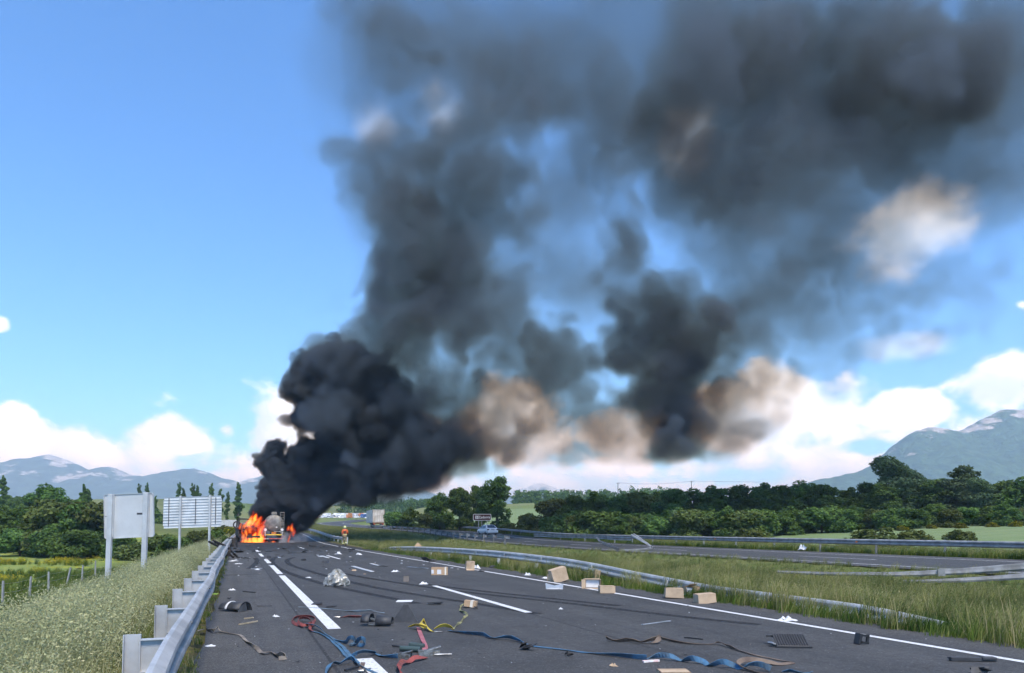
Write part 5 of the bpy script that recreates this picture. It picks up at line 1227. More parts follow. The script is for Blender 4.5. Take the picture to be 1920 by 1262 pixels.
def hook_at(px, py, yaw, s=1.0):
    def f(r, base):
        c = rp(px, py)+np.array([0, 0, .012])-base; Rm = rz(yaw); pts = [c+Rm@np.array(q)*s for q in ((0,-.03,0),(.09,0,0),(0,.03,0),(0,-.03,0))]; MB().tube(pts, [.007]*4, 6).build('hook', CHROME, r)
    return f
def rod_at(a, b_, rad, m, nm='rod'):
    def f(r, base): MB().cyl(rp(*a)+np.array([0, 0, rad+.01])-base, rp(*b_)+np.array([0, 0, rad+.01])-base, rad, n=8).build(nm, m, r)
    return f
pi = math.pi
strap('dirty tan strap curling from the left guardrail onto the shoulder', [(372,1182),(392,1178),(405,1183,.03),(412,1176,.06),(418,1183,.01),(440,1187),(456,1190),(466,1200),(478,1211),(486,1216),(494,1222),(503,1221,.03),(515,1222),(524,1230),(533,1226,.05),(541,1234,.01),(527,1236)], 'tan', (0, .2, 1.2, .4, .1, 0, .3, 1.4, 2.2, 3.3, 4.0, 4.6))
strap('red strap wound in a loose coil beside the white edge line', [(572,1175),(556,1170),(551,1164),(558,1158),(575,1156),(590,1158),(594,1164),(585,1170,.02),(572,1173,.03),(562,1167,.04),(566,1160,.04),(580,1160,.05),(590,1168,.04),(584,1178,.02),(590,1183)], 'red', (.8, 1.1, 1.0, 1.3, .9, 1.2, .7, .4))
strap('blue strap laid across the edge line from the red coil to the lower tangle', [(577,1169,.05),(590,1172,.05),(599,1176,.04),(604,1180,.03),(614,1189),(626,1195),(636,1204),(645,1211),(655,1222),(664,1231),(674,1241)], 'blue', (.3, .6, 1.0, .4, .2, .1, .3, .1, 0, .2), .07)
strap('second blue strap running down beside the first one', [(588,1182),(605,1187),(622,1197),(632,1206),(642,1216),(651,1227),(661,1234)], 'blue', (.1, .3, 0, .2, .1), .055)
strap('blue strap bunched into round loops right of the edge line', [(629,1199,.03),(642,1203),(652,1205),(656,1199,.06),(662,1197,.09),(668,1201,.05),(667,1208),(660,1210),(668,1209),(675,1200,.08),(683,1199,.10),(687,1205,.05),(683,1211),(674,1209)], 'blue', (.4, .8, 1.3, 1.5, 1.2, .6, .9, 1.4, 1.3, .8), .06)
strap('blue strap arching to a metal ratchet below the red strap', [(664,1232),(672,1226,.04),(684,1222,.05),(698,1222,.04),(707,1224),(720,1229),(733,1231),(748,1232)], 'blue', (1.2, .9, .5, .2, .1, .6, 1.3), .065, parts=(ratchet_at(757, 1231, -.2, s=1.1),))
strap('blue strap in a hoop at the bottom edge of the picture', [(613,1275),(616,1260),(621,1246,.02),(630,1241,.03),(640,1244),(650,1238,.03),(660,1234,.04),(668,1238,.02),(676,1246),(690,1252),(706,1259),(722,1268)], 'blue', (.9, 1.2, .8, .3, .6, 1.2, .7, .2, .1, .2), .06, parts=(hook_at(682, 1255, .9, 1.4), rod_at((650,1257), (676,1250), .012, BLACK_PLASTIC)))
strap('short rust coloured strap end with a triangular hook by the bottom line', [(684,1240),(682,1247),(680,1254)], 'brown', (.1, .2, .1), .06, parts=(hook_at(680, 1256, -1.2, 1.2),))
strap('pale grey strap stretched across the edge line to the black flap', [(562,1137),(585,1138),(610,1140),(640,1143),(665,1146),(688,1145),(698,1144,.02),(712,1147),(722,1148)], 'grey', (0, .1, 0, .1, .2, .9, .4, 0), .045)
strap('short red and teal strap with a hook left of the black mudguard', [(642,1157),(655,1156),(668,1157),(680,1156)], 'red', (.2, .6, .9, .5), .06, parts=(hook_at(640, 1157, 3.1, 1.3),))
strap('faded red strap hanging straight from the yellow knot to the ratchet', [(786,1176),(790,1188),(795,1200),(800,1212),(797,1220),(801,1226)], 'pink', (.1, .15, .1, .2, .7, .4), .075, parts=(ratchet_at(806, 1226, .3, s=1.3), rod_at((815,1228), (848,1227), .012, CHROME, 'spindle')))
strap('yellow strap knotted beside the black flap', [(768,1175,.02),(778,1172,.05),(790,1174,.06),(800,1178,.03),(790,1171,.08),(794,1165,.10),(798,1170,.06),(806,1180,.02),(812,1183)], 'yellow', (.2, .5, .9, .4, 1.1, 1.3, .7, .2), .075, parts=(hook_at(816, 1184, .2, 1.3),))
strap('bright yellow strap lying between the knot and the rope-like strap', [(815,1179,.02),(826,1175,.05),(838,1174,.05),(848,1177,.02),(852,1179)], 'yellow', (.3, .9, 1.0, .5, .2), .07)
strap('olive twisted strap leading up to the small taped box', [(850,1178),(858,1172),(866,1164),(872,1157),(876,1152),(868,1148),(863,1143),(865,1136),(869,1132)], 'olive', (0, 2.0, 4.2, 6.0, 8.1, 10, 12, 13), .055)
strap('salmon red strap folding towards the bottom edge', [(800,1231),(790,1233,.02),(778,1234,.03),(770,1240),(758,1241,.03),(752,1247),(750,1255,.02),(756,1262),(758,1270)], 'red', (.2, .8, .4, 1.0, .5, 1.2, .6, .2), .07)
strap('long blue strap twisting right across the lane', [(843,1181),(858,1184),(880,1188),(905,1191),(925,1196),(950,1195,.02),(975,1202),(995,1209),(1030,1213),(1070,1218),(1110,1223),(1150,1228),(1185,1233),(1210,1235)], 'blue', (0, .4, .9, 1.2, .3, 1.1, .6, .1, 0, .1, .0, .4, 1.0, 1.3), .075)
strap('blue strap in an open spiral near the bottom edge', [(1208,1235),(1232,1231,.02),(1256,1232,.03),(1275,1237),(1295,1237,.03),(1315,1242),(1330,1247),(1350,1243,.04),(1370,1249),(1384,1252),(1400,1246,.05),(1420,1248,.04),(1440,1256)], 'blue', (.2, 1.2, 2.2, 3.2, 4.4, 5.4, 6.5, 7.6, 8.6, 9.6, 10.6, 11.4), .075)
strap('brown crumpled strap in the middle of the right lane', [(1135,1197,.02),(1150,1201),(1166,1202),(1182,1201,.02),(1198,1203),(1212,1201,.03),(1226,1199,.04),(1236,1196,.05),(1228,1203,.02),(1220,1204)], 'brown', (.9, .4, 1.1, .6, .2, 1.0, 1.3, .8, .3), .075)
strap('thin brown strap running from the loop to the far right of the lane', [(1232,1196,.03),(1250,1200),(1275,1204),(1305,1206),(1330,1206),(1345,1203,.03),(1360,1211),(1385,1219),(1415,1227),(1445,1233),(1475,1239),(1482,1241)], 'brown', (1.0, .7, .3, .1, .5, 1.1, .3, .1, 0, 0, .3), .055)
strap('brown strap end folded back beside the blue spiral', [(1482,1241),(1455,1244),(1425,1240,.02),(1398,1238,.04),(1383,1241,.05),(1380,1247,.03),(1395,1254),(1420,1259),(1450,1264)], 'brown', (.2, .3, .9, 1.2, 1.0, .6, .2, 0), .065)
strap('bright blue strap end at the bottom edge near the folded brown strap', [(1462,1258),(1475,1257,.02),(1490,1260,.03),(1505,1262),(1515,1260)], 'blue', (.3, .8, .4, .6), .06)
strap('dark teal strap lying along the bottom edge', [(762,1268),(790,1263),(815,1262)], 'teal', (.3, .5, .3), .07)
# ratchet with green tube
def tube_tool():
    c = rp(772, 1222); r = thing('lashing_bar', 'dark green tube with a thin rod beside the ratchet', 'bar', tuple(c), 0); 
    MB().cyl(rp(753, 1219)-c+V(0,0,.04), rp(790, 1221)-c+V(0,0,.04), .035, n=12).build('tube', mat('dark_green_tube', (.05, .08, .075), .5, var=.3), r)
    MB().cyl(rp(738, 1211)-c+V(0,0,.02), rp(775, 1217)-c+V(0,0,.03), .012, n=8).build('rod', BLACK_PLASTIC, r)
    b = MB(); b.box(rp(783, 1217)-c+V(0,0,.06), (.20, .09, .07), rz(-.1)@ry(.1)); b.build('clamp', mat('dark_green_tube', (.05,.08,.075)), r, bevel=.015)
tube_tool()

# cartons
def carton(label, px, py, wd, dp, ht, yaw, m=CARD, tilt=(0, 0), open_front=False, flaps=(), tape=None, labels=(), sink=0.0, ground=True, group='cardboard boxes', crush=0.0, d=None):
    """box whose lower front edge shows at (px,py)"""
    p = rp(px, py) if d is None else at(px, py, d); z0 = p[2] if d is not None else 0.0
    if ground and d is None: z0 = max(0.0, gz(p[0], p[1])) if signed(ROAD_A, NA, [p[0]], [p[1]])[0] > 4.6 else .002
    Rm = rz(yaw)@rx(tilt[0])@ry(tilt[1]); r = thing('cardboard_box', label, 'box', (p[0], p[1], z0-sink), 0, group); rng = random.Random(int(px*7+py)); t = .006
    # raise so the lowest corner touches the ground
    wd, dp, ht = wd*.9, dp*.9, ht*.92
    cs = [Rm@np.array([sx*wd/2, sy*dp/2, sz*ht]) for sx in (-1, 1) for sy in (-1, 1) for sz in (0, 1)]; up = -min(c[2] for c in cs); fy = min(c[1] for c in cs); off = np.array([0, -fy, up])
    def J(q): return np.array(q)+np.array([rng.uniform(-1, 1), rng.uniform(-1, 1), rng.uniform(-1, 1)])*crush
    C = {(sx, sy, sz): J((sx*wd/2, sy*dp/2, ht*(sz+1)/2)) for sx in (-1, 1) for sy in (-1, 1) for sz in (-1, 1)}
    def side(nm, ks, mat_=None):
        q = np.array([C[k] for k in ks]); n = np.cross(q[1]-q[0], q[2]-q[0]); n /= np.linalg.norm(n); b = MB(); b.rings([(q-n*t)@Rm.T+off, q@Rm.T+off]); return b.build(nm, mat_ or m, r)
    side('side_panel', [(-1,-1,-1),(-1,-1,1),(-1,1,1),(-1,1,-1)]); side('side_panel', [(1,-1,-1),(1,1,-1),(1,1,1),(1,-1,1)]); side('back_panel', [(-1,1,-1),(-1,1,1),(1,1,1),(1,1,-1)]); side('bottom_panel', [(-1,-1,-1),(-1,1,-1),(1,1,-1),(1,-1,-1)])
    side('top_panel', [(-1,-1,1),(1,-1,1),(1,1,1),(-1,1,1)])
    if not open_front: side('front_panel', [(-1,-1,-1),(1,-1,-1),(1,-1,1),(-1,-1,1)])
    else:
        b = MB(); b.box(Rm@np.array([0, 0, ht*.5])+off, (wd*.86, dp*.5, ht*.8), Rm); b.build('contents', PAPER, r)
    for (ax, ang) in flaps:
        L_ = ht*.55 if ax in 'lr' else dp*.5
        if ax == 'l': q = Rm@np.array([-wd/2, -dp/2, ht*.5])+off; b = MB(); b.box(q+Rm@(rz(ang)@np.array([-L_*.5, 0, 0])), (L_, t, ht*.96), Rm@rz(ang)); b.build('flap', m, r)
        if ax == 'r': q = Rm@np.array([wd/2, -dp/2, ht*.5])+off; b = MB(); b.box(q+Rm@(rz(-ang)@np.array([L_*.5, 0, 0])), (L_, t, ht*.96), Rm@rz(-ang)); b.build('flap', m, r)
        if ax == 'b': q = Rm@np.array([0, -dp/2, 0.006])+off; b = MB(); b.box(q+Rm@(rx(ang)@np.array([0, -L_*.5, 0])), (wd*.96, L_, t), Rm@rx(ang)); b.build('flap', m, r)
        if ax == 't': q = Rm@np.array([0, -dp/2, ht])+off; b = MB(); b.box(q+Rm@(rx(-ang)@np.array([0, -L_*.5, 0])), (wd*.96, L_, t), Rm@rx(-ang)); b.build('flap', m, r)
    if tape is not None:
        b = MB(); b.box(Rm@np.array([tape*wd, -dp/2-.003, ht/2])+off, (.055, .004, ht*.98), Rm); b.build('tape', TAPE, r); b = MB(); b.box(Rm@np.array([tape*wd, 0, ht+.003])+off, (.055, dp*.98, .004), Rm); b.build('tape', TAPE, r)
    for (lx, lz, lw, lh) in labels:
        b = MB(); b.box(Rm@np.array([lx*wd, -dp/2-.004, lz*ht])+off, (lw, .004, lh), Rm); b.build('paper_label', PAPER, r)
    return r
carton('brown cardboard box with white labels lying on the lane', 824, 1078, .62, .38, .28, .06, labels=((-.42,.45,.08,.13),(-.02,.42,.14,.15)), tape=.36)
carton('small cardboard box with white tape on the broken lane line', 882, 1139, .27, .20, .13, -.12, tilt=(0, .12), tape=.12)
carton('open cardboard box on the shoulder before the guardrail post', 880, 1069, .36, .30, .34, .25, CARD_PALE, open_front=False, flaps=(('b', .25),), crush=.02, tilt=(.08, .1))
carton('large pale box tipped up in the grass under the rail', 1051, 1091, .52, .40, .44, .25, CARD_PALE, tilt=(.0, -.28), sink=.06, crush=.012)
carton('small crushed box at the foot of the large tipped box', 1034, 1090, .24, .20, .20, -.3, CARD_PALE, tilt=(.05, .1), crush=.02)
carton('torn open box showing white contents at the grass edge', 1111, 1103, .46, .32, .27, .05, CARD_PALE, open_front=True, flaps=(('l', .6), ('b', .1)), crush=.01)
carton('narrow upright box leaning behind the torn open one', 1116, 1090, .20, .18, .36, .2, CARD_PALE, tilt=(0, .25), crush=.01)
carton('closed pale cardboard box on the asphalt edge beside the torn one', 1138, 1112, .42, .28, .19, .06, CARD_PALE)
carton('pale box leftmost of the group by the sunken rail', 1264, 1122, .44, .32, .24, -.08, CARD_PALE, tilt=(0, .05), crush=.015)
carton('torn brown box in the middle of the group by the sunken rail', 1290, 1117, .26, .26, .24, .5, CARD, open_front=True, flaps=(('r', .9), ('t', .6)), crush=.03)
carton('box at the back of the group by the sunken rail', 1315, 1114, .34, .26, .20, -.15, CARD_PALE, tilt=(.1, -.05), crush=.012)
carton('pale box rightmost of the group by the sunken rail', 1323, 1131, .44, .28, .22, .18, CARD_PALE, tilt=(0, -.1), crush=.012, sink=.02)
carton('flat pale carton cut off by the bottom edge of the picture', 1264, 1278, .34, .22, .12, .05, CARD_PALE)
def leaning_sheet():
    q = rail_pt(783, 1040, 5.9); r = thing('cardboard_sheet', 'brown cardboard sheet sticking up behind the bent guardrail', 'cardboard', (q[0], q[1], gz(q[0], q[1])), .3); b = MB(); h = .78
    b.rings([[(-.2, 0, 0), (.26, 0, 0), (.30, .1, h*.72), (.04, .13, h), (-.24, .1, h*.62)], [(-.2, .012, 0), (.26, .012, 0), (.30, .112, h*.72), (.04, .142, h), (-.24, .112, h*.62)]]); b.build('sheet', CARD, r)
leaning_sheet()

# single recognisable pieces
def one(name, label, cat, mb, m, px=None, py=None, loc=None, bevel=0.0, smooth=False, group=None, yaw=0.0):
    p = rp(px, py) if loc is None else loc
    o = mb.build(name, m, None, smooth, (float(p[0]), float(p[1]), float(p[2])), yaw, bevel); return tag(o, label, cat, group)
def half_shell(rad0, rad1, length, a0, a1, th=.012, n=16, squash=1.0):
    """part of a conical tube lying along x"""
    b = MB(); an = np.linspace(a0, a1, n); o = []
    for x, q in ((-length/2, rad0), (length/2, rad1)):
        o.append([(x, q*math.cos(a), q*squash*math.sin(a)) for a in an]+[(x, (q-th)*math.cos(a), (q-th)*squash*math.sin(a)) for a in an[::-1]])
    return b.rings(o)
def mudguard():
    p = rp(430, 1146); r = thing('mudguard', 'black curved plastic mudguard with a white band on the left shoulder', 'mudguard', tuple(p), -.35)
    half_shell(.17, .19, .30, .05, 2.9, squash=1.0).build('shell', RUBBER, r, smooth=True).location = (.12, .18, 0)
    b = half_shell(.15, .17, .22, .05, 2.9); b.build('shell', RUBBER, r, smooth=True).location = (-.14, .18, 0)
    b = half_shell(.176, .184, .05, .05, 2.9); b.build('white_band', PAPER, r, smooth=True).location = (-.06, .18, .004)
    m = MB(); m.rings([[(.26, -.02, 0), (.27, .22, 0), (.25, .2, .17), (.24, .02, .10)], [(.272, -.02, 0), (.282, .22, 0), (.262, .2, .17), (.252, .02, .10)]]); m.build('end_flap', RUBBER, r)
mudguard()
def split_guard():
    p = rp(706, 1173); r = thing('mudguard', 'broken black mudguard halves lying left of the pointed flap', 'mudguard', tuple(p), -.12)
    half_shell(.15, .165, .14, -.4, 3.3, squash=.72).build('shell', RUBBER, r, smooth=True).location = (-.17, .12, .08)
    half_shell(.125, .09, .25, -.6, 3.8, squash=.85).build('shell', RUBBER, r, smooth=True).location = (.13, .08, .075)
    m = MB(); m.box((-.02, .05, .10), (.16, .05, .02), ry(.3)); m.box((-.02, .02, .03), (.2, .05, .012)); m.build('bracket', CHROME, r)
split_guard()
b = MB(); b.rings([[(-.22, 0, .0), (.22, -.02, 0), (.20, .16, 0), (-.2, .2, 0)], [(-.12, .02, .14), (.14, .01, .14), (.13, .12, .14), (-.1, .15, .14)], [(-.02, .05, .29), (.05, .04, .285), (.05, .07, .28), (0, .08, .285)]]); one('rubber_flap', 'dark pointed rubber flap standing like a small tent on the lane', 'flap', b, RUBBER, 760, 1165)
def bag():
    rng = np.random.RandomState(9); b = MB(); rings = []
    for k, (z, q) in enumerate(((0, .9), (.03, 1.0), (.12, 1.02), (.22, .92), (.31, .72), (.39, .40), (.43, .12))):
        rings.append([(.31*q*math.cos(t)*(1+.16*math.sin(7*t+k*1.3)+rng.normal(0, .07)), .25*q*math.sin(t)*(1+.16*math.sin(5*t+k)+rng.normal(0, .07)), z*(1+rng.normal(0, .09))+(0 if k == 0 else .02*math.sin(6*t+k))) for t in np.linspace(0, 2*math.pi, 26, endpoint=False)])
    b.rings(rings); o = one('crumpled_tarp', 'crumpled silver grey tarpaulin bundle in the middle of the lane', 'tarpaulin', b, SILVER, 630, 1099); o.location.y += .2
    m = MB(); m.box((-.02, -.12, .03), (.52, .18, .05)); q = m.build('dark_base', RUBBER, o, bevel=.02)
bag()
b = MB(); b.box((0, .14, .010), (.33, .27, .012), rx(.03)); one('white_sheet', 'white rectangular plastic sheet lying flat on the lane', 'sheet', b, PAPER, 758, 1128)
def grille_panel():
    p = rp(1484, 1213); r = thing('grille_debris', 'broken black vehicle panel with ribs lying in the right lane', 'panel', tuple(p), -.1)
    b = MB(); b.box((0, .16, .075), (.42, .30, .022), rx(.42)); b.build('panel', mat('grey_black_panel', (.055, .052, .048), .5, var=.3, scale=12), r, bevel=.006)
    for k in range(12):
        m = MB(); m.box((-.18+k*.033, .155, .09), (.010, .26, .010), rx(.42)); m.build('rib', BLACK_PLASTIC, r)
    b = MB(); b.box((-.07, .32, .11), (.42, .06, .03), rz(-.12)); b.build('bracket', mat('grey_black_panel', (.055,.052,.048)), r); b = MB(); b.box((-.24, .12, .04), (.10, .09, .02), rz(.5)@ry(.4)); b.build('torn_corner', CLEAR_GREY, r); b = MB(); b.box((0, .02, .012), (.46, .05, .02)); b.build('rim', BLACK_PLASTIC, r)
grille_panel()
def black_bracket():
    p = rp(1611, 1206); r = thing('plastic_bracket', 'black plastic bracket standing on the right edge line', 'bracket', tuple(p), .3)
    b = MB(); b.box((-.05, .03, .075), (.03, .10, .15), ry(.25)); b.build('upright', BLACK_PLASTIC, r, bevel=.006)
    fr = MB(); Rm = ry(.2)
    for c, s in (((.03, 0, .02), (.14, .03, .03)), ((.03, 0, .12), (.14, .03, .03)), ((-.03, 0, .07), (.03, .03, .12)), ((.085, 0, .07), (.03, .03, .12))): fr.box(np.array(c), s, Rm)
    fr.build('frame', BLACK_PLASTIC, r)
black_bracket()
b = MB(); b.box((0, 0, .025), (.52, .06, .045)); b.box((.17, .0, .04), (.16, .09, .03)); b.box((-.22, .02, .03), (.08, .09, .02)); one('rubber_bar', 'long black rubber bar across the right edge line by the picture edge', 'bar', b, RUBBER, 1815, 1237, yaw=-.06, bevel=.006)
b = MB(); b.rings([[(-.22, 0, 0), (.22, -.02, 0), (.24, .02, .14), (.0, .05, .09), (-.23, .02, .16)], [(-.22, .02, 0), (.22, 0, 0), (.24, .04, .14), (.0, .07, .09), (-.23, .04, .16)]]); one('lamp_lens', 'grey plastic lamp lens resting on the right edge line', 'lens', b, CLEAR_GREY, 1039, 1104)
def black_wreck(label, px, py, s, seed, n=5, h=.22, yaw=0.0):
    """heap of torn black plates"""
    rng = np.random.RandomState(seed); p = rp(px, py); r = thing('torn_wreckage', label, 'wreckage', tuple(p), yaw, 'torn black vehicle panels')
    for k in range(n):
        b = MB(); w_, d_ = s*rng.uniform(.35, 1.0), s*rng.uniform(.2, .5); q = np.array([(-w_/2, -d_/2, 0), (w_/2*rng.uniform(.5, 1), -d_/2*rng.uniform(.2, 1), 0), (w_/2, d_/2, 0), (rng.uniform(-.2, .2)*w_, d_/2*rng.uniform(.7, 1.2), 0), (-w_/2*rng.uniform(.6, 1), d_/3, 0)])
        Rm = rz(rng.uniform(0, 6.28))@rx(rng.uniform(-.9, .9)*h*3)@ry(rng.uniform(-.5, .5)*h*2); q = q@Rm.T; q[:,2] -= q[:,2].min(); q += np.array([rng.normal(0, s*.22), rng.uniform(0, s*.3), .004+k*.006]); b.rings([q, q+np.array([0, .004, .014])]); b.build('plate', RUBBER if k % 3 else BURNT, r)
    return r
for i, (px, py, s, n, h, lab) in enumerate([(803,1054,.55,6,.4,'torn black panel heap at the grass edge under the rail end'),(573,1037,.8,5,.30,'black wreckage lump standing in the lane before the fire'),(930,1064,.45,4,.15,'black torn strip beside the open box on the shoulder'),
    (905,1071,.3,3,.1,'small black fragment on the edge line below the open box'),(452,1036,1.0,5,.15,'burnt panel below the flames left of the lane line'),(485,1031,.9,5,.12,'burnt panel where the dashed line meets the fire'),(508,1034,1.0,5,.12,'charred plates in front of the tank lorry'),
    (530,1029,.9,5,.14,'charred plates under the tank lorry right corner'),(545,1036,.8,4,.10,'black strip before the white spray'),(588,1025,1.1,4,.10,'long black debris on the road beyond the lump'),(613,1025,.9,3,.10,'black debris left of the firefighter'),(662,1031,.7,4,.10,'dark debris at the crumpled rail end'),
    (530,1043,.7,3,.06,'flat black strip left of the white plank'),(466,1047,.5,4,.08,'small black pieces beside the dashed line'),(440,1029,.8,4,.16,'black pieces at the foot of the burning cab'),(888,1141,.16,3,.25,'black plastic corner beside the small taped box'),(981,1216,.26,5,.32,'folded black plastic piece on the long blue strap'),
    (1063,1229,.10,3,.5,'tiny upright black shard right of the folded black piece'),(434,1123,.12,3,.3,'small dark scrap left of the mudguard'),(1835,1262,.25,3,.3,'dark plastic piece at the bottom right corner'),(825,1132,.36,3,.08,'flat black plastic strips right of the white sheet'),(629,1137,.32,2,.05,'narrow black bar left of the white sheet'),(600,1133,.24,2,.08,'open black frame piece on the edge line')]):
    black_wreck(lab, px, py, s, i+1, n, h, i*.7)
def beam_wreck():
    a, b_ = at(397, 1012, 38.5), at(440, 1048, 38.0); a[2] = .95; r = thing('charred_lattice', 'charred lattice frame slung over the left guardrail', 'wreckage', tuple(a), 0); e = np.array([-13.9, 38.0, .05])-a; e[0] = rp(443, 1046)[0]-a[0]; e[1] = rp(443, 1046)[1]-a[1]; side = np.array([.3, 1.0, .15]); side /= np.linalg.norm(side)
    for s in (-1, 1):
        m = MB(); m.tube([side*s*.16, e*.5+side*s*.2+np.array([0, 0, .12]), e+side*s*.15], [.06, .07, .05], 6); m.build('chord', BURNT, r)
    for q in np.linspace(.05, .95, 8):
        m = MB(); c = e*q+np.array([0, 0, .12*4*q*(1-q)]); m.cyl(c-side*.2, c+side*.2+e*.03, .035, n=6); m.build('strut', BURNT if int(q*10) % 2 else ASHY, r)
    m = MB(); m.box(e*.62+np.array([-.05, 0, -.1]), (.5, .3, .3), rz(.4)@rx(.3)); m.build('torn_plate', BURNT, r)
beam_wreck()
b = MB(); b.box((0, 0, .42), (.85, .6, .84), rz(.1), taper=.94); b.box((.0, -.31, .45), (.62, .03, .55)); one('charred_locker', 'black charred metal box standing by the left guardrail beside the flames', 'box', b, BURNT, 436, 1026, bevel=.02)
# pale planks, rods and rags
def plank(label, a, b_, w_, m=WHITE_PLASTIC, th=.02, z=.0, cat='plank', name='plank'):
    p, q = rp(*a), rp(*b_); d = q-p; L = math.hypot(d[0], d[1]); yaw = math.atan2(d[1], d[0]); mb = MB(); x = np.linspace(0, L, 4); rng = random.Random(int(a[0]))
    mb.rings([[(t, -w_/2*rng.uniform(.7, 1), 0), (t, w_/2*rng.uniform(.7, 1), 0), (t, w_/2*.9, th), (t, -w_/2*.9, th*rng.uniform(.8, 1.4))] for t in x]); o = mb.build(name, m, None, False, (p[0], p[1], .006+z), yaw); return tag(o, label, cat)
plank('long white plastic strip lying right of the tarpaulin bundle', (662,1062), (699,1072), .16); plank('short white strip above the long white one', (696,1057), (711,1061), .14); plank('black strip continuing from the short white strip', (711,1061), (727,1062), .12, RUBBER)
plank('white splintered plank on the lane before the firefighter', (597,1041), (616,1046), .22); plank('second white splinter under the splintered plank', (598,1044), (606,1044), .3); plank('pale strip leading towards the labelled box', (765,1063), (803,1066), .10, CLEAR_GREY); plank('thin pale wooden lath on the left shoulder', (453,1171), (486,1165), .035, TAN_WOOD); plank('short tan splinter above the lath', (463,1160), (478,1158), .05, TAN_WOOD)
plank('thin grey rod in the right lane', (1202,1171), (1254,1164), .03, CLEAR_GREY, .015); plank('short black rod right of the brown strap', (1280,1195), (1315,1198), .02, BLACK_PLASTIC, .015); plank('thin dark strip near the left shoulder line', (459,1109), (481,1111), .05, RUBBER); plank('thin wire across the left shoulder', (400,1079), (490,1077), .03, RUBBER, .01); plank('white paper strip left of the dashed line', (474,1067), (492,1066), .14); plank('red and white scrap on the long blue strap', (1203,1240), (1232,1238), .05, mat('pink_label', (.75, .42, .38), .6, col2=(.80, .78, .74), scale=14)); plank('thin black rod on the left lane', (485,1136), (513,1136), .02, RUBBER, .01)
def rag(label, px, py, w_, h, m=PAPER, seed=1, d=None, z=None):
    rng = np.random.RandomState(seed); p = rp(px, py) if d is None else at(px, py, d)
    if z is not None: p[2] = z
    else: p[2] = max(p[2], gz(p[0], p[1])) if px > 900 else p[2]
    b = MB(); rings = []
    for k, (zz, q) in enumerate(((0, 1.0), (.25, .95), (.5, .6), (.9, .42), (.55, .10))): rings.append([(w_/2*q*math.cos(t)*(1+rng.normal(0, .32)), w_/2.4*q*math.sin(t)*(1+rng.normal(0, .32)), h*max(0, zz*(1+.5*math.sin(2*t+seed))+rng.normal(0, .12))) for t in np.linspace(0, 2*math.pi, 11, endpoint=False)])
    b.rings(rings); o = b.build('crumpled_rag', m, None, False, (p[0], p[1], p[2])); return tag(o, label, 'rag', 'crumpled white scraps')
for i, (px, py, w_, h, lab) in enumerate([(1469,1162,.30,.11,'crumpled white plastic rag at the grass edge right of the boxes'),(1051,1141,.09,.05,'small white crumpled piece in the right lane'),(399,1209,.16,.03,'white foam scrap on the left shoulder'),(373,1149,.20,.07,'white crumpled bag at the foot of the left guardrail'),(520,1155,.12,.06,'white crumpled scrap left of the edge line'),
    (893,1066,.34,.26,'white bag bulging behind the open box'),(989,1078,.26,.14,'crumpled white packaging in the verge under the rail'),(1022,1084,.22,.08,'flat white scrap before the large tipped box'),(484,1068,.26,.06,'white scrap beside the start of the long edge line'),(581,1083,.22,.05,'small white scrap left of the tarpaulin bundle'),(665,1070,.22,.1,'white scrap beside the long white strip'),(742,1072,.34,.12,'white torn piece left of the labelled box'),
    (797,1095,.30,.12,'grey white torn piece below the labelled box'),(440,1052,.45,.08,'white paper beside the charred frame'),(448,1057,.4,.06,'second white paper below the charred frame'),(636,1039,.4,.25,'white piece on the lane ahead of the firefighter'),(674,1040,.4,.2,'white piece near the crumpled rail end'),(437,1106,.16,.07,'cream crumpled scrap on the left shoulder'),(1148,1246,.1,.06,'small tan stone-like scrap at the bottom')]):
    rag(lab, px, py, w_*.9, h*.5, PAPER if i not in (10, 18) else CARD_PALE, i+3)
rag('white bag on the far verge of the opposite carriageway', 1503, 1031, .42, .24, PAPER, 77, d=45)
b = MB(); b.rings([[(-.12, 0, .0), (.1, -.02, 0), (.13, .01, .02), (-.1, .03, .015)], [(-.12, 0, .012), (.1, -.02, .012), (.13, .01, .03), (-.1, .03, .03)]]); one('green_shard', 'lime green shard at the foot of the left guardrail', 'shard', b, mat('lime_plastic', (.45, .60, .06), .4), 402, 1114)
b = MB(); b.box((0, .08, .09), (.16, .05, .17), rx(-.2)); one('tan_block', 'brown block standing right of the tarpaulin bundle', 'block', b, mat('dull_brown', (.16, .14, .12), .8, var=.4), 762, 1091)
# small scraps nobody could tell apart
def scrap_meshes(m, seed, flat):
    out = []
    for s in range(5):
        rng = np.random.RandomState(seed+s); n = rng.randint(4, 7); an = np.sort(rng.uniform(0, 6.28, n)); r_ = rng.uniform(.5, 1.0, n)
        q = np.column_stack([np.cos(an)*r_, np.sin(an)*r_*rng.uniform(.35, .8), np.abs(rng.normal(0, .06, n))]); b = MB(); b.rings([q, q*np.array([.9, .9, 1])+np.array([0, 0, flat])]); o = b.build('scrap', m); me = o.data; bpy.data.objects.remove(o); out.append(me)
    return out
kinds = [('white_scrap', scrap_meshes(WHITE_PLASTIC, 1, .22), 'small white scrap of plastic on the asphalt', 'small white scraps'), ('black_scrap', scrap_meshes(RUBBER, 20, .25), 'small black rubber fragment on the asphalt', 'small black fragments'), ('tan_scrap', scrap_meshes(CARD_PALE, 40, .15), 'small tan cardboard scrap on the asphalt', 'small tan scraps')]
rs = random.Random(12)
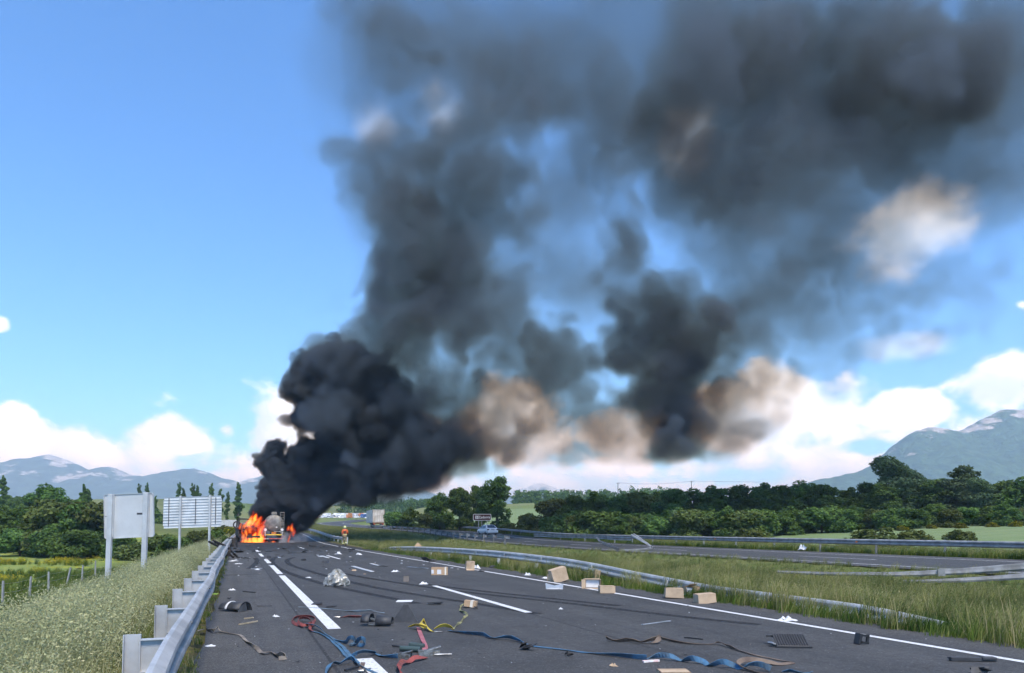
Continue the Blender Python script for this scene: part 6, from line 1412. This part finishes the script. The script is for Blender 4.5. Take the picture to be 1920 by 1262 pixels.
def put(kind, px, py, size):
    nm, ms, lab, grp = kinds[kind]; p = rp(px, py)
    o = bpy.data.objects.new(nm, rs.choice(ms)); COL.objects.link(o); o.location = (p[0], p[1], .007); o.rotation_euler = (0, 0, rs.uniform(0, 6.28)); o.scale = (size, size, size*rs.uniform(.4, 1.2))
    tt = float(signed(ROAD_A, NA, [p[0]], [p[1]])[0]); zone = 'in front of the fire' if p[1] > 40 else ('on the left shoulder' if tt < -3.7 else ('in the lane beside the edge line' if tt < 0 else ('in the lane beside the bent rail' if tt < 3.5 else 'on the narrow shoulder by the grass')))
    far_w = ', far off' if 22 < p[1] <= 40 else ''
    tag(o, lab.replace('on the asphalt', zone)+far_w, 'scrap', grp+' '+zone)
for i in range(170):
    d = 9+rs.random()**1.3*52; t = rs.uniform(-5.2, 4.4); P, n, z = line_at(ROAD_A, NA, t, np.array([d])); px = 960+FOC*P[0,0]/P[0,1]; py = HORIZON+FOC*CAM_Z/P[0,1]
    if not (330 < px < 1915) or P[0,1] < 7.9: continue
    far_ = d > 26; kind = 1 if rs.random() < (.6 if d > 38 else .30) else (0 if rs.random() < .85 else 2)
    put(kind, px, py, rs.uniform(.010, .030) if not far_ else rs.uniform(.03, .11))
for i in range(40):
    px, py = rs.uniform(420, 1300), 1060+rs.random()*180; put(1, px, py, rs.uniform(.015, .05))
for i in range(60):
    px, py = rs.uniform(425, 670), 1022+rs.random()**1.4*34; put(1 if rs.random() < .72 else 0, px, py, rs.uniform(.08, .32))
# ---- smoke density field (numpy): puffs displaced and eroded by lattice noise ----
def up_axis(a, n, axis, per_cell, off):
    """cubic B-spline resampling of lattice a along one axis to n samples"""
    m = a.shape[axis]
    x = off + np.arange(n) / per_cell
    i = np.floor(x).astype(int); f = x - i
    w = np.stack([(1-f)**3/6, (3*f**3-6*f**2+4)/6, (-3*f**3+3*f**2+3*f+1)/6, f**3/6], 1)
    if m > 14:
        out = 0; sh = [1]*a.ndim; sh[axis] = n
        for k in range(4): out = out + np.take(a, np.clip(i+k, 0, m-1), axis)*w[:, k].astype(np.float32).reshape(sh)
        return out
    M = np.zeros((n, m), np.float32)
    for k in range(4):
        M[np.arange(n), np.clip(i+k, 0, m-1)] += w[:, k]
    return np.moveaxis(np.tensordot(M, a, (1, axis)), 0, axis)

def lattice_noise(rng, shape, cell):
    """smooth noise in about [-1,1]; cell = voxels per lattice cell"""
    a = rng.uniform(-1, 1, [int(s/cell)+5 for s in shape]).astype(np.float32)
    for ax in range(3):
        a = up_axis(a, shape[ax], ax, cell, rng.uniform(0, 1))
    return a * 2.2

def fbm(rng, shape, cell, octaves, gain=0.5, billow=False):
    out = np.zeros(shape, np.float32); amp = 1.0; tot = 0
    for o in range(octaves):
        if cell < 1.6: break
        n = lattice_noise(rng, shape, cell)
        out += amp * ((np.abs(n)*2-0.9) if billow else n)
        tot += amp; amp *= gain; cell *= 0.5
    return out / tot

def puff_field(lo, hi, vox, puffs, seed, warp, erode, edge, calm=None):
    """puffs: (x, y, z, radius, density) in metres -> density grid [x,y,z]"""
    rng = np.random.RandomState(seed)
    lo = np.array(lo, float); shape = tuple(int(round((hi[i]-lo[i])/vox))+1 for i in range(3))
    ax = [lo[i] + vox*np.arange(shape[i]) for i in range(3)]
    P = [np.broadcast_to(ax[i].reshape([-1 if j == i else 1 for j in range(3)]), shape).astype(np.float32).copy() for i in range(3)]
    hf = 1.0 if calm is None else np.clip((ax[2]-calm[0])/(calm[1]-calm[0]), calm[2], 1.0).astype(np.float32)   # calmer air low down
    for size, amount in warp:
        for i in range(3):
            P[i] += amount * lattice_noise(rng, shape, size/vox) * (hf if size > 4 else 1.0)
    inv = np.ones(shape, np.float32); kn = np.zeros(shape, np.float32); kd = np.full(shape, 1e-4, np.float32)
    pad = sum(w[1] for w in warp)*.85
    for (x, y, z, r, k) in puffs:
        c = (x, y, z); sl = []
        for i in range(3):
            a = int(max(0, (c[i]-r*1.5-pad-lo[i])/vox)); b = int(min(shape[i], (c[i]+r*1.5+pad-lo[i])/vox+2))
            sl.append(slice(a, max(a, b)))
        sl = tuple(sl)
        if min(s.stop-s.start for s in sl) < 1: continue
        q = np.sqrt((P[0][sl]-x)**2 + (P[1][sl]-y)**2 + (P[2][sl]-z)**2)/r
        a = np.clip(1.35-q, 0, 1); a = a*a*(3-2*a)
        inv[sl] *= 1-0.93*a
        kn[sl] += a*k; kd[sl] += a
    c = 1-inv
    n = np.zeros(shape, np.float32)
    for size, amount, octv, bl in erode:
        n += amount*fbm(rng, shape, size/vox, octv, 0.6, bl)
    f = np.clip((c + n - edge[0])/(edge[1]-edge[0]), 0, 1)
    f = f*f*(3-2*f) * (c > 0.02)
    return shape, (f * kn/kd).astype(np.float32), lo
# (px, py, radius px, density, depth offset m): the plume read off the photograph, about 85 m away
SMOKE_PUFFS = [
 # turret and foot of the column
 (506,836,15,2.6,0),(497,842,11,2.4,1),(516,840,11,2.4,-1),(507,850,19,2.6,0),(496,868,22,2.6,1),(516,866,17,2.4,0),(515,890,30,2.6,0),(492,925,28,2.6,0),(476,948,17,2.4,0),(520,935,36,2.6,1),
 (510,962,24,2.4,3),(545,965,34,2.4,3),(565,940,40,2.4,2),(572,975,24,1.6,3),(482,965,16,2.0,2),(550,905,40,2.4,1),(535,915,34,2.4,-1),(585,925,44,2.2,0),(560,975,30,2.0,1),(600,950,30,1.8,1),(530,960,30,2.2,2),(540,990,22,1.6,4),
 # dark lower mass
 (575,865,48,1.9,0),(620,905,52,2.0,1),(560,790,38,1.5,0),(600,740,66,1.6,0),(572,700,40,1.2,0),(612,676,46,1.1,0),(655,690,50,1.3,0),(640,740,60,1.5,2),(700,700,50,1.0,0),
 (650,810,75,1.7,2),(690,760,70,1.2,0),(690,880,66,2.0,0),(760,850,74,1.7,1),(770,900,36,1.6,-1),(740,780,60,1.2,3),(830,850,60,1.3,0),
 (820,890,34,1.3,1),(880,850,48,1.0,0),(930,845,40,.6,0),(870,790,50,.9,2),(810,750,50,.7,0),(960,860,26,.35,0),(905,760,36,.5,2),
 # main rising column
 (740,640,64,1.0,0),(780,600,76,1.0,2),(700,640,46,.8,0),(720,560,50,.55,0),(760,500,80,.6,0),(840,530,80,.62,3),(880,620,60,.5,0),(940,610,46,.3,0),
 (730,420,64,.52,0),(800,410,90,.6,0),(880,430,80,.55,2),(790,310,86,.55,0),(870,300,90,.55,2),(930,260,70,.48,0),(930,360,60,.45,0),
 (700,330,44,.3,0),(690,470,34,.3,0),(960,560,40,.22,4),(920,500,50,.35,0),(690,620,40,.28,3),
 (690,300,52,.45,0),(690,390,54,.5,0),(695,500,52,.55,0),(950,300,56,.45,0),(955,400,46,.4,0),(700,580,44,.5,2),
 # thin top left
 (720,60,70,.3,0),(770,150,64,.34,0),(690,140,46,.16,0),(640,60,44,.07,0),(830,120,60,.26,2),(900,60,70,.2,0),(860,200,56,.3,0),(960,170,64,.28,0),
 (1000,90,70,.16,3),(1040,200,64,.3,0),(1060,40,56,.13,0),(640,260,34,.08,0),(640,420,30,.08,0),(610,560,30,.05,0),(1120,140,60,.22,0),
 # bridge and right column
 (1120,240,66,.36,0),(1200,200,74,.38,2),(1210,290,64,.4,0),(1110,320,44,.26,0),(1180,370,50,.36,0),(1200,440,48,.36,0),(1180,510,56,.5,0),
 (1180,580,56,.75,0),(1235,630,72,.95,2),(1265,700,72,1.0,0),(1225,740,62,.9,1),(1255,800,56,.75,0),(1275,838,34,.6,0),(1190,810,42,.4,2),
 (1310,650,50,.55,0),(1340,600,44,.35,0),(1320,750,44,.4,2),(1130,560,36,.25,0),
 # mid lower
 (1020,690,58,.62,0),(1065,720,50,.62,2),(985,735,44,.45,0),(965,680,42,.35,0),(1090,680,36,.35,0),(1020,760,40,.4,2),(940,700,36,.3,0),(1050,500,34,.08,0),
 # upper right mass
 (1320,180,90,.42,0),(1420,120,110,.52,0),(1560,70,130,.62,3),(1700,60,120,.58,0),(1620,180,100,.55,2),(1480,240,90,.5,0),(1400,290,80,.46,0),
 (1740,180,80,.42,0),(1850,60,90,.36,0),(1860,180,80,.22,0),(1900,300,70,.15,0),(1340,330,60,.36,0),(1460,350,64,.36,0),(1700,260,60,.28,0),
 (1290,80,70,.26,0),(1800,300,60,.15,0),(1560,310,60,.26,0),(1240,120,60,.2,0),
 # thin right middle
 (1480,520,56,.32,0),(1540,490,54,.26,0),(1610,540,58,.3,2),(1420,560,60,.3,0),(1380,500,50,.18,0),(1420,440,60,.2,0),(1690,560,50,.2,0),
 (1640,620,50,.2,0),(1700,640,40,.14,0),(1350,420,50,.14,0),(1540,600,56,.16,0),(1740,500,60,.12,0),(1620,440,60,.13,0),(1790,560,50,.1,0),(1400,640,50,.22,0),(1560,400,60,.15,0),(1100,440,50,.12,0),(1290,520,44,.14,0),(1280,400,50,.14,0),
 # brown veil under the plume
 (930,790,34,0.41,1),(985,790,30,0.34,-1),(1040,790,30,0.41,1),(1090,840,34,0.22,0),(1160,840,30,0.27,1),(1000,870,30,0.17,0),(1110,770,34,0.41,-1),(1380,760,37,0.27,1),(1450,800,37,0.17,0),(1380,840,34,0.14,1),(1500,690,37,0.19,0),
 (960,800,42,0.30,0),(1010,830,42,0.23,2),(1080,800,47,0.30,0),(1130,850,37,0.17,0),(1140,780,40,0.38,0),(1350,810,51,0.27,0),(1420,770,51,0.19,0),
 (1400,720,42,0.22,0),(1480,730,42,0.14,0),(1330,860,34,0.14,0),(1050,870,34,0.11,0),(1210,870,34,0.19,0),(1560,700,37,0.11,0),(910,720,30,0.41,0),
]
VEIL = [(720,120,110,.05),(820,60,120,.07),(950,100,130,.08),(1080,120,130,.08),(1180,60,120,.07),(1250,200,120,.09),(1120,300,100,.06),(990,220,80,.06),(1300,350,90,.07),(1420,400,90,.06),(1540,430,90,.05),(1650,430,80,.035),(1760,370,90,.04),(1850,300,110,.08),
        (1880,180,100,.09),(1500,560,90,.06),(1620,580,80,.05),(1720,560,70,.03),(1360,580,80,.08),(1100,400,70,.05),(900,680,90,.12),(970,620,60,.06),(1120,650,70,.10),(1440,650,80,.06),(700,560,70,.07),(680,400,70,.06),(660,300,70,.04),(690,200,80,.05),
        (640,100,80,.02),(1090,500,50,.03),(1900,420,60,.02),(800,690,80,.14),(1290,480,60,.05),(1960,120,110,.08),(1990,300,110,.05),(1600,300,120,.10),(1715,400,100,.10),(1050,380,70,.09),(1065,480,70,.09),(1040,590,70,.10),(1000,500,60,.08),(1110,580,60,.10),(1300,430,70,.08),(1420,520,80,.09),(1000,770,60,.05),(1100,790,60,.05),(1180,830,60,.04),(1380,790,80,.05),(1470,750,70,.04),(940,790,50,.08),(1480,60,140,.12),(1350,100,120,.10)]
FLOOR_PX = [(300,1060),(560,1000),(600,966),(700,948),(800,925),(900,893),(960,880),(1060,872),(1270,872),(1400,855),(1550,760),(1700,700),(2000,600)]      # lower edge of the drifting smoke
def smoke_grids():
    near, far = [], []
    for (px, py, r, k, dy) in SMOKE_PUFFS:
        rng = np.random.RandomState(int(px*7919+py*31) % 100000)
        d = 88 - max(0, 900-py)*0.004 + dy*0.5
        c = at(px, py, d); rm = r/FOC*d; fk = float(np.interp(py, [0, 420, 640, 720, 800], [.46, .52, .62, .8, .9]))
        kn = float(np.interp(px, [560, 700, 870], [1.0, .45, .16]))*float(np.interp(py, [640, 720, 800], [.45, .7, 1.0]))
        if px < 875 and py > 655:
            near.append((c[0], c[1], c[2], rm*.94, k*kn))
            for j in range(10):      # cauliflower heads on the flank of each puff
                o = rng.normal(0, 1, 3); o *= rm*rng.uniform(.65, 1.0)/np.linalg.norm(o)
                near.append((c[0]+o[0], c[1]+o[1], c[2]+o[2], rm*rng.uniform(.20, .46), k*kn*rng.uniform(.6, 1.1)))
        if px > 640 or py < 680:
            s_ = .6 if (px < 875 and py > 655) else 1.0
            far.append((c[0], c[1], c[2], rm*1.12, k*fk*s_))
            for j in range(8):
                o = rng.normal(0, 1, 3)*np.array([.66, 1.0, .66])*rm
                far.append((c[0]+o[0], c[1]+o[1], c[2]+o[2], rm*rng.uniform(.24, .72), k*fk*s_*rng.uniform(.3, 1.2)))
    veil = []; rng = np.random.RandomState(5)
    for (px, py, r, k) in VEIL:
        c = at(px, py, 86); veil.append((c[0], c[1]+rng.normal(0, 3), c[2], r/FOC*86*1.25, k))
    v1, v2 = .19, .34
    sh1, g1, lo1 = puff_field((-38, 78, -0.4), (-0, 98, 25), v1, near, 3,
        warp=[(3.9, .8), (2.0, .55), (1.0, .32), (.55, .16)], erode=[(2.4, .44, 4, True), (.9, .26, 2, True)], edge=(.27, .58))
    box = ((-40, 66, 0.5), (78, 106, 71))
    sh2, g2, lo2 = puff_field(*box, v2, far, 11,
        warp=[(22, 4.0), (10, 2.8), (5, 2.0), (2.4, 1.5), (1.25, .85)], calm=(6, 34, .22), erode=[(12, .45, 7, False), (4.5, .40, 4, True), (1.7, .26, 2, True)], edge=(.24, .76))
    sh3, g3, lo3 = puff_field(*box, v2*2, veil, 17, warp=[(22, 5.0), (9, 3.0), (4, 1.6)], erode=[(14, .75, 6, False), (5, .45, 4, True)], edge=(.15, .95))
    for ax in range(3): g3 = up_axis(np.pad(g3, [(1, 3) if k == ax else (0, 0) for k in range(3)], 'edge'), sh2[ax], ax, 2.0, 0.0)
    g2 = g2*.80+np.where(g3 > .004, g3, 0)
    out = []
    for vox, g, lo in ((v1, g1*2.0*(1-sst01(lo1[0]+v1*np.arange(g1.shape[0]), -9, -2.5))[:, None, None], lo1), (v2, g2, lo2)):
        xs = lo[0]+vox*np.arange(g.shape[0]); zs = lo[2]+vox*np.arange(g.shape[2]); f = np.array([at(a, b, 87) for a, b in FLOOR_PX])
        n = fbm(np.random.RandomState(2), g.shape, 3.0/vox, 3)*.8
        lift = zs[None, None, :]-np.interp(xs, f[:,0], f[:,2])[:, None, None]+n
        out.append((vox, (g*sst01(lift, -.5, 1.3)).astype(np.float32), lo))
    return out
def sst01(x, a, b):
    t = np.clip((x-a)/(b-a), 0, 1); return t*t*(3-2*t)
# ------------------------------------------------------------------ volumes: numpy grids carried into Cycles through a Volume Cube node
def grid_volume(name, grids, mat, vox, grid, lo):
    """a volume object: the mesh carries one density per voxel, a node tree turns it into a fog volume"""
    nx, ny, nz = grid.shape
    me = bpy.data.meshes.new(name); me.vertices.add(nx*ny*nz)
    attr = me.attributes.new('fog', 'FLOAT', 'POINT')
    attr.data.foreach_set('value', np.ascontiguousarray(grid.transpose(2, 1, 0)).ravel().astype(np.float32))
    o = bpy.data.objects.new(name, me); COL.objects.link(o)
    t = bpy.data.node_groups.new(name+'_nodes', 'GeometryNodeTree')
    t.interface.new_socket('Geometry', in_out='INPUT', socket_type='NodeSocketGeometry')
    t.interface.new_socket('Geometry', in_out='OUTPUT', socket_type='NodeSocketGeometry')
    g = NT(t)
    gi = g.n('NodeGroupInput'); go = g.n('NodeGroupOutput')
    pos = g.n('GeometryNodeInputPosition').outputs[0]
    rel = g.vmath('SCALE', g.vmath('SUBTRACT', pos, tuple(lo)), scale=1.0/vox)
    sp = g.n('ShaderNodeSeparateXYZ', ins={0: rel})
    ii = []
    for k, n in enumerate((nx, ny, nz)):
        v = g.math('ROUND', sp.outputs[k]); v = g.math('MINIMUM', g.math('MAXIMUM', v, 0.0), float(n-1)); ii.append(v)
    # integer arithmetic keeps large indices exact
    def imath(op, a, b):
        nd = t.nodes.new('FunctionNodeIntegerMath'); nd.operation = op
        for k, v in enumerate((a, b)):
            if hasattr(v, 'links'): t.links.new(v, nd.inputs[k])
            else: nd.inputs[k].default_value = v
        return nd.outputs[0]
    def toint(v):
        nd = t.nodes.new('FunctionNodeFloatToInt'); t.links.new(v, nd.inputs[0]); return nd.outputs[0]
    ix, iy, iz = (toint(v) for v in ii)
    idx = imath('ADD', ix, imath('MULTIPLY', imath('ADD', iy, imath('MULTIPLY', iz, ny)), nx))
    na = g.n('GeometryNodeInputNamedAttribute', data_type='FLOAT'); na.inputs['Name'].default_value = 'fog'
    si = g.n('GeometryNodeSampleIndex', data_type='FLOAT', domain='POINT')
    t.links.new(gi.outputs[0], si.inputs['Geometry']); t.links.new(na.outputs[0], si.inputs['Value']); t.links.new(idx, si.inputs['Index'])
    vc = g.n('GeometryNodeVolumeCube')
    t.links.new(si.outputs[0], vc.inputs['Density'])
    vc.inputs['Background'].default_value = 0.0
    hi = [lo[k] + vox*(grid.shape[k]-1) for k in range(3)]
    vc.inputs['Min'].default_value = tuple(lo); vc.inputs['Max'].default_value = tuple(hi)
    vc.inputs['Resolution X'].default_value = nx; vc.inputs['Resolution Y'].default_value = ny; vc.inputs['Resolution Z'].default_value = nz
    sm = g.n('GeometryNodeSetMaterial'); sm.inputs['Material'].default_value = mat
    t.links.new(vc.outputs[0], sm.inputs[0]); t.links.new(sm.outputs[0], go.inputs[0])
    me.materials.append(mat)
    md = o.modifiers.new('fog', 'NODES'); md.node_group = t
    return o

def smoke_material(name, scatter, absorb):
    m = bpy.data.materials.new(name); m.use_nodes = True; t = NT(m.node_tree); m.node_tree.nodes.clear()
    den = t.n('ShaderNodeAttribute', attribute_name='density').outputs['Fac']
    sc = t.n('ShaderNodeVolumeScatter', ins={'Color': scatter+(1,), 'Density': den, 'Anisotropy': 0.1})
    ab = t.n('ShaderNodeVolumeAbsorption', ins={'Color': absorb+(1,), 'Density': den})
    add = t.n('ShaderNodeAddShader'); t.link(sc.outputs[0], add.inputs[0]); t.link(ab.outputs[0], add.inputs[1])
    out = t.n('ShaderNodeOutputMaterial'); t.link(add.outputs[0], out.inputs['Volume'])
    return m
soot = smoke_material('black_smoke', (.135, .168, .215), (.16, .13, .09))
drift = smoke_material('drifting_smoke', (.170, .240, .345), (.30, .25, .17))
for (vox, grid, lo), m_, lab in zip(smoke_grids(), (soot, drift), ('dense black smoke billowing up from the burning vehicles', 'dark grey smoke plume drifting up across the sky')):
    o = grid_volume('smoke', None, m_, vox, grid, lo); tag(o, lab, 'smoke', None, 'stuff')
# ------------------------------------------------------------------ flames: small emission volumes
def fire_material():
    m = bpy.data.materials.new('flame'); m.use_nodes = True; t = NT(m.node_tree); m.node_tree.nodes.clear()
    den = t.n('ShaderNodeAttribute', attribute_name='density').outputs['Fac']
    col = t.ramp(den, [(0.0, (.50, .012, .0)), (.35, (1.0, .045, .004)), (.65, (1.0, .12, .008)), (.88, (1.0, .24, .018)), (1.0, (1.0, .46, .07))])
    st = t.math('MULTIPLY', t.math('POWER', den, 1.3), FIRE_POWER)
    em = t.n('ShaderNodeEmission', ins={'Color': col, 'Strength': st}); ab = t.n('ShaderNodeVolumeAbsorption', ins={'Color': (.05, .03, .02, 1), 'Density': t.math('MULTIPLY', den, 1.2)})
    add = t.n('ShaderNodeAddShader'); t.link(em.outputs[0], add.inputs[0]); t.link(ab.outputs[0], add.inputs[1])
    out = t.n('ShaderNodeOutputMaterial'); t.link(add.outputs[0], out.inputs['Volume'])
    return m
FIRE_POWER = 2.3
def flame_grid(tongues, lo, hi, vox, seed):
    """tongues: (x, y, z foot, z tip, radius, heat): leaning spindles displaced by noise"""
    rng = np.random.RandomState(seed); lo = np.array(lo, float); shape = tuple(int(round((hi[i]-lo[i])/vox))+1 for i in range(3))
    P = [np.broadcast_to((lo[i]+vox*np.arange(shape[i])).reshape([-1 if j == i else 1 for j in range(3)]), shape).astype(np.float32).copy() for i in range(3)]
    for s, a in ((1.3, .34), (.6, .22), (.3, .10)):
        for i in range(3): P[i] += a*lattice_noise(rng, shape, s/vox)
    out = np.zeros(shape, np.float32)
    for (x, y, z0, z1, r, heat) in tongues:
        q = np.clip((P[2]-z0)/(z1-z0), 0, 1); w_ = r*np.clip(1-q, 0, 1)**.7*(.55+.9*np.clip(q*3, 0, .5)); cx = x+.25*(z1-z0)*q*q
        dd = np.sqrt((P[0]-cx)**2+((P[1]-y)*.8)**2)/np.maximum(w_, .02); f = np.clip(1.15-dd, 0, 1)*(P[2] > z0-.15)*(P[2] < z1+.1)
        out = np.maximum(out, heat*f)
    n = fbm(rng, shape, .45/vox, 3, .55); return np.clip(out*1.5+.35*n*(out > .02)-.10, 0, 1)
def tongue(px, foot, tip, r, heat, d): a = at(px, foot, d); b = at(px, tip, d); return (a[0], a[1], a[2], b[2], r, heat)
FL = [tongue(452,1020,998,.35,.8,83),tongue(458,1019,1006,.6,.95,83),tongue(466,1020,1008,.7,1.0,83),tongue(476,1020,1000,.8,1.0,83),tongue(485,1020,1002,.7,1.0,83),tongue(491,1020,1004,.5,.9,83.2),tongue(456,1015,996,.25,.7,83),
      tongue(462,990,974,.4,.9,83.5),tongue(470,986,966,.5,.95,83.5),tongue(478,984,963,.5,.85,83.8),tongue(486,988,970,.5,.6,84),tongue(492,1000,975,.5,.45,84.2),tongue(480,1006,984,.6,.35,84.5),tongue(448,991,978,.3,.9,83.2),tongue(456,990,979,.25,.9,83.2),
      tongue(512,1019,1014,.5,.9,84),tongue(505,1018.5,1014,.35,.8,84),tongue(538,1020,1004,.22,.8,84),tongue(541,1002,983,.32,.75,84.5),tongue(535,998,990,.25,.7,84.5),tongue(544,1010,990,.3,.45,84.6),tongue(498,999,992,.2,.8,84),tongue(470,1002,980,.45,.75,83.2),tongue(463,1006,990,.35,.85,83),tongue(489,1012,986,.4,.8,83.6),tongue(474,976,958,.3,.6,84),tongue(452,1004,986,.25,.75,83)]
fire_mat = fire_material()
_lo, _hi = (-33.0, 81.0, -.1), (-24.6, 87.0, 4.2)
fo = grid_volume('fire', None, fire_mat, .085, flame_grid(FL, _lo, _hi, .085, 4), _lo)
tag(fo, 'orange flames licking round the burning lorry and under the tank', 'fire', None, 'stuff')
# white spray and steam at the foot of the fire
def spray_material():
    m = bpy.data.materials.new('spray'); m.use_nodes = True; t = NT(m.node_tree); m.node_tree.nodes.clear()
    den = t.n('ShaderNodeAttribute', attribute_name='density').outputs['Fac']; sc = t.n('ShaderNodeVolumeScatter', ins={'Color': (.93, .95, 1.0, 1), 'Density': den}); out = t.n('ShaderNodeOutputMaterial'); t.link(sc.outputs[0], out.inputs['Volume']); return m
sp = []
for px, py, r, k, d in [(530,1018,8,1.6,82.5),(533,1010,7,1.2,82.5),(537,1002,6,.8,82.8),(545,1019,7,1.0,82.8),(556,1014,9,.35,84),(568,1012,10,.28,86),(580,1011,10,.25,88),(594,1012,9,.22,90),(608,1013,7,.2,91),(620,1015,5,.15,91),(548,1004,9,.25,86),(560,1002,8,.15,88)]:
    c = at(px, py, d); sp.append((c[0], c[1], c[2], r/FOC*d, k))
_, sg, slo = puff_field((-29, 80, -.1), (-18, 94, 2.2), .11, sp, 9, warp=[(1.2, .18), (.5, .08)], erode=[(.8, .22, 3, False)], edge=(.12, .9))
so = grid_volume('spray', None, spray_material(), .11, sg, slo); tag(so, 'white steam and water spray drifting low over the asphalt', 'spray', None, 'stuff')
# ------------------------------------------------------------------ air
def build_haze():
    b = MB(); b.box((0, 5900, 243), (13000, 12400, 494)); m = bpy.data.materials.new('haze'); m.use_nodes = True
    t = NT(m.node_tree); m.node_tree.nodes.clear()
    pv = t.n('ShaderNodeVolumePrincipled', ins={'Color': (.54, .79, 1.0, 1), 'Absorption Color': (1, 1, 1, 1), 'Density': HAZE_DENSITY, 'Anisotropy': 0.0})
    out = t.n('ShaderNodeOutputMaterial'); t.link(pv.outputs[0], out.inputs['Volume'])
    o = b.build('haze', m); o['kind'] = 'stuff'; o['label'] = 'thin blue haze in the air'
HAZE_DENSITY = .00026
build_haze()
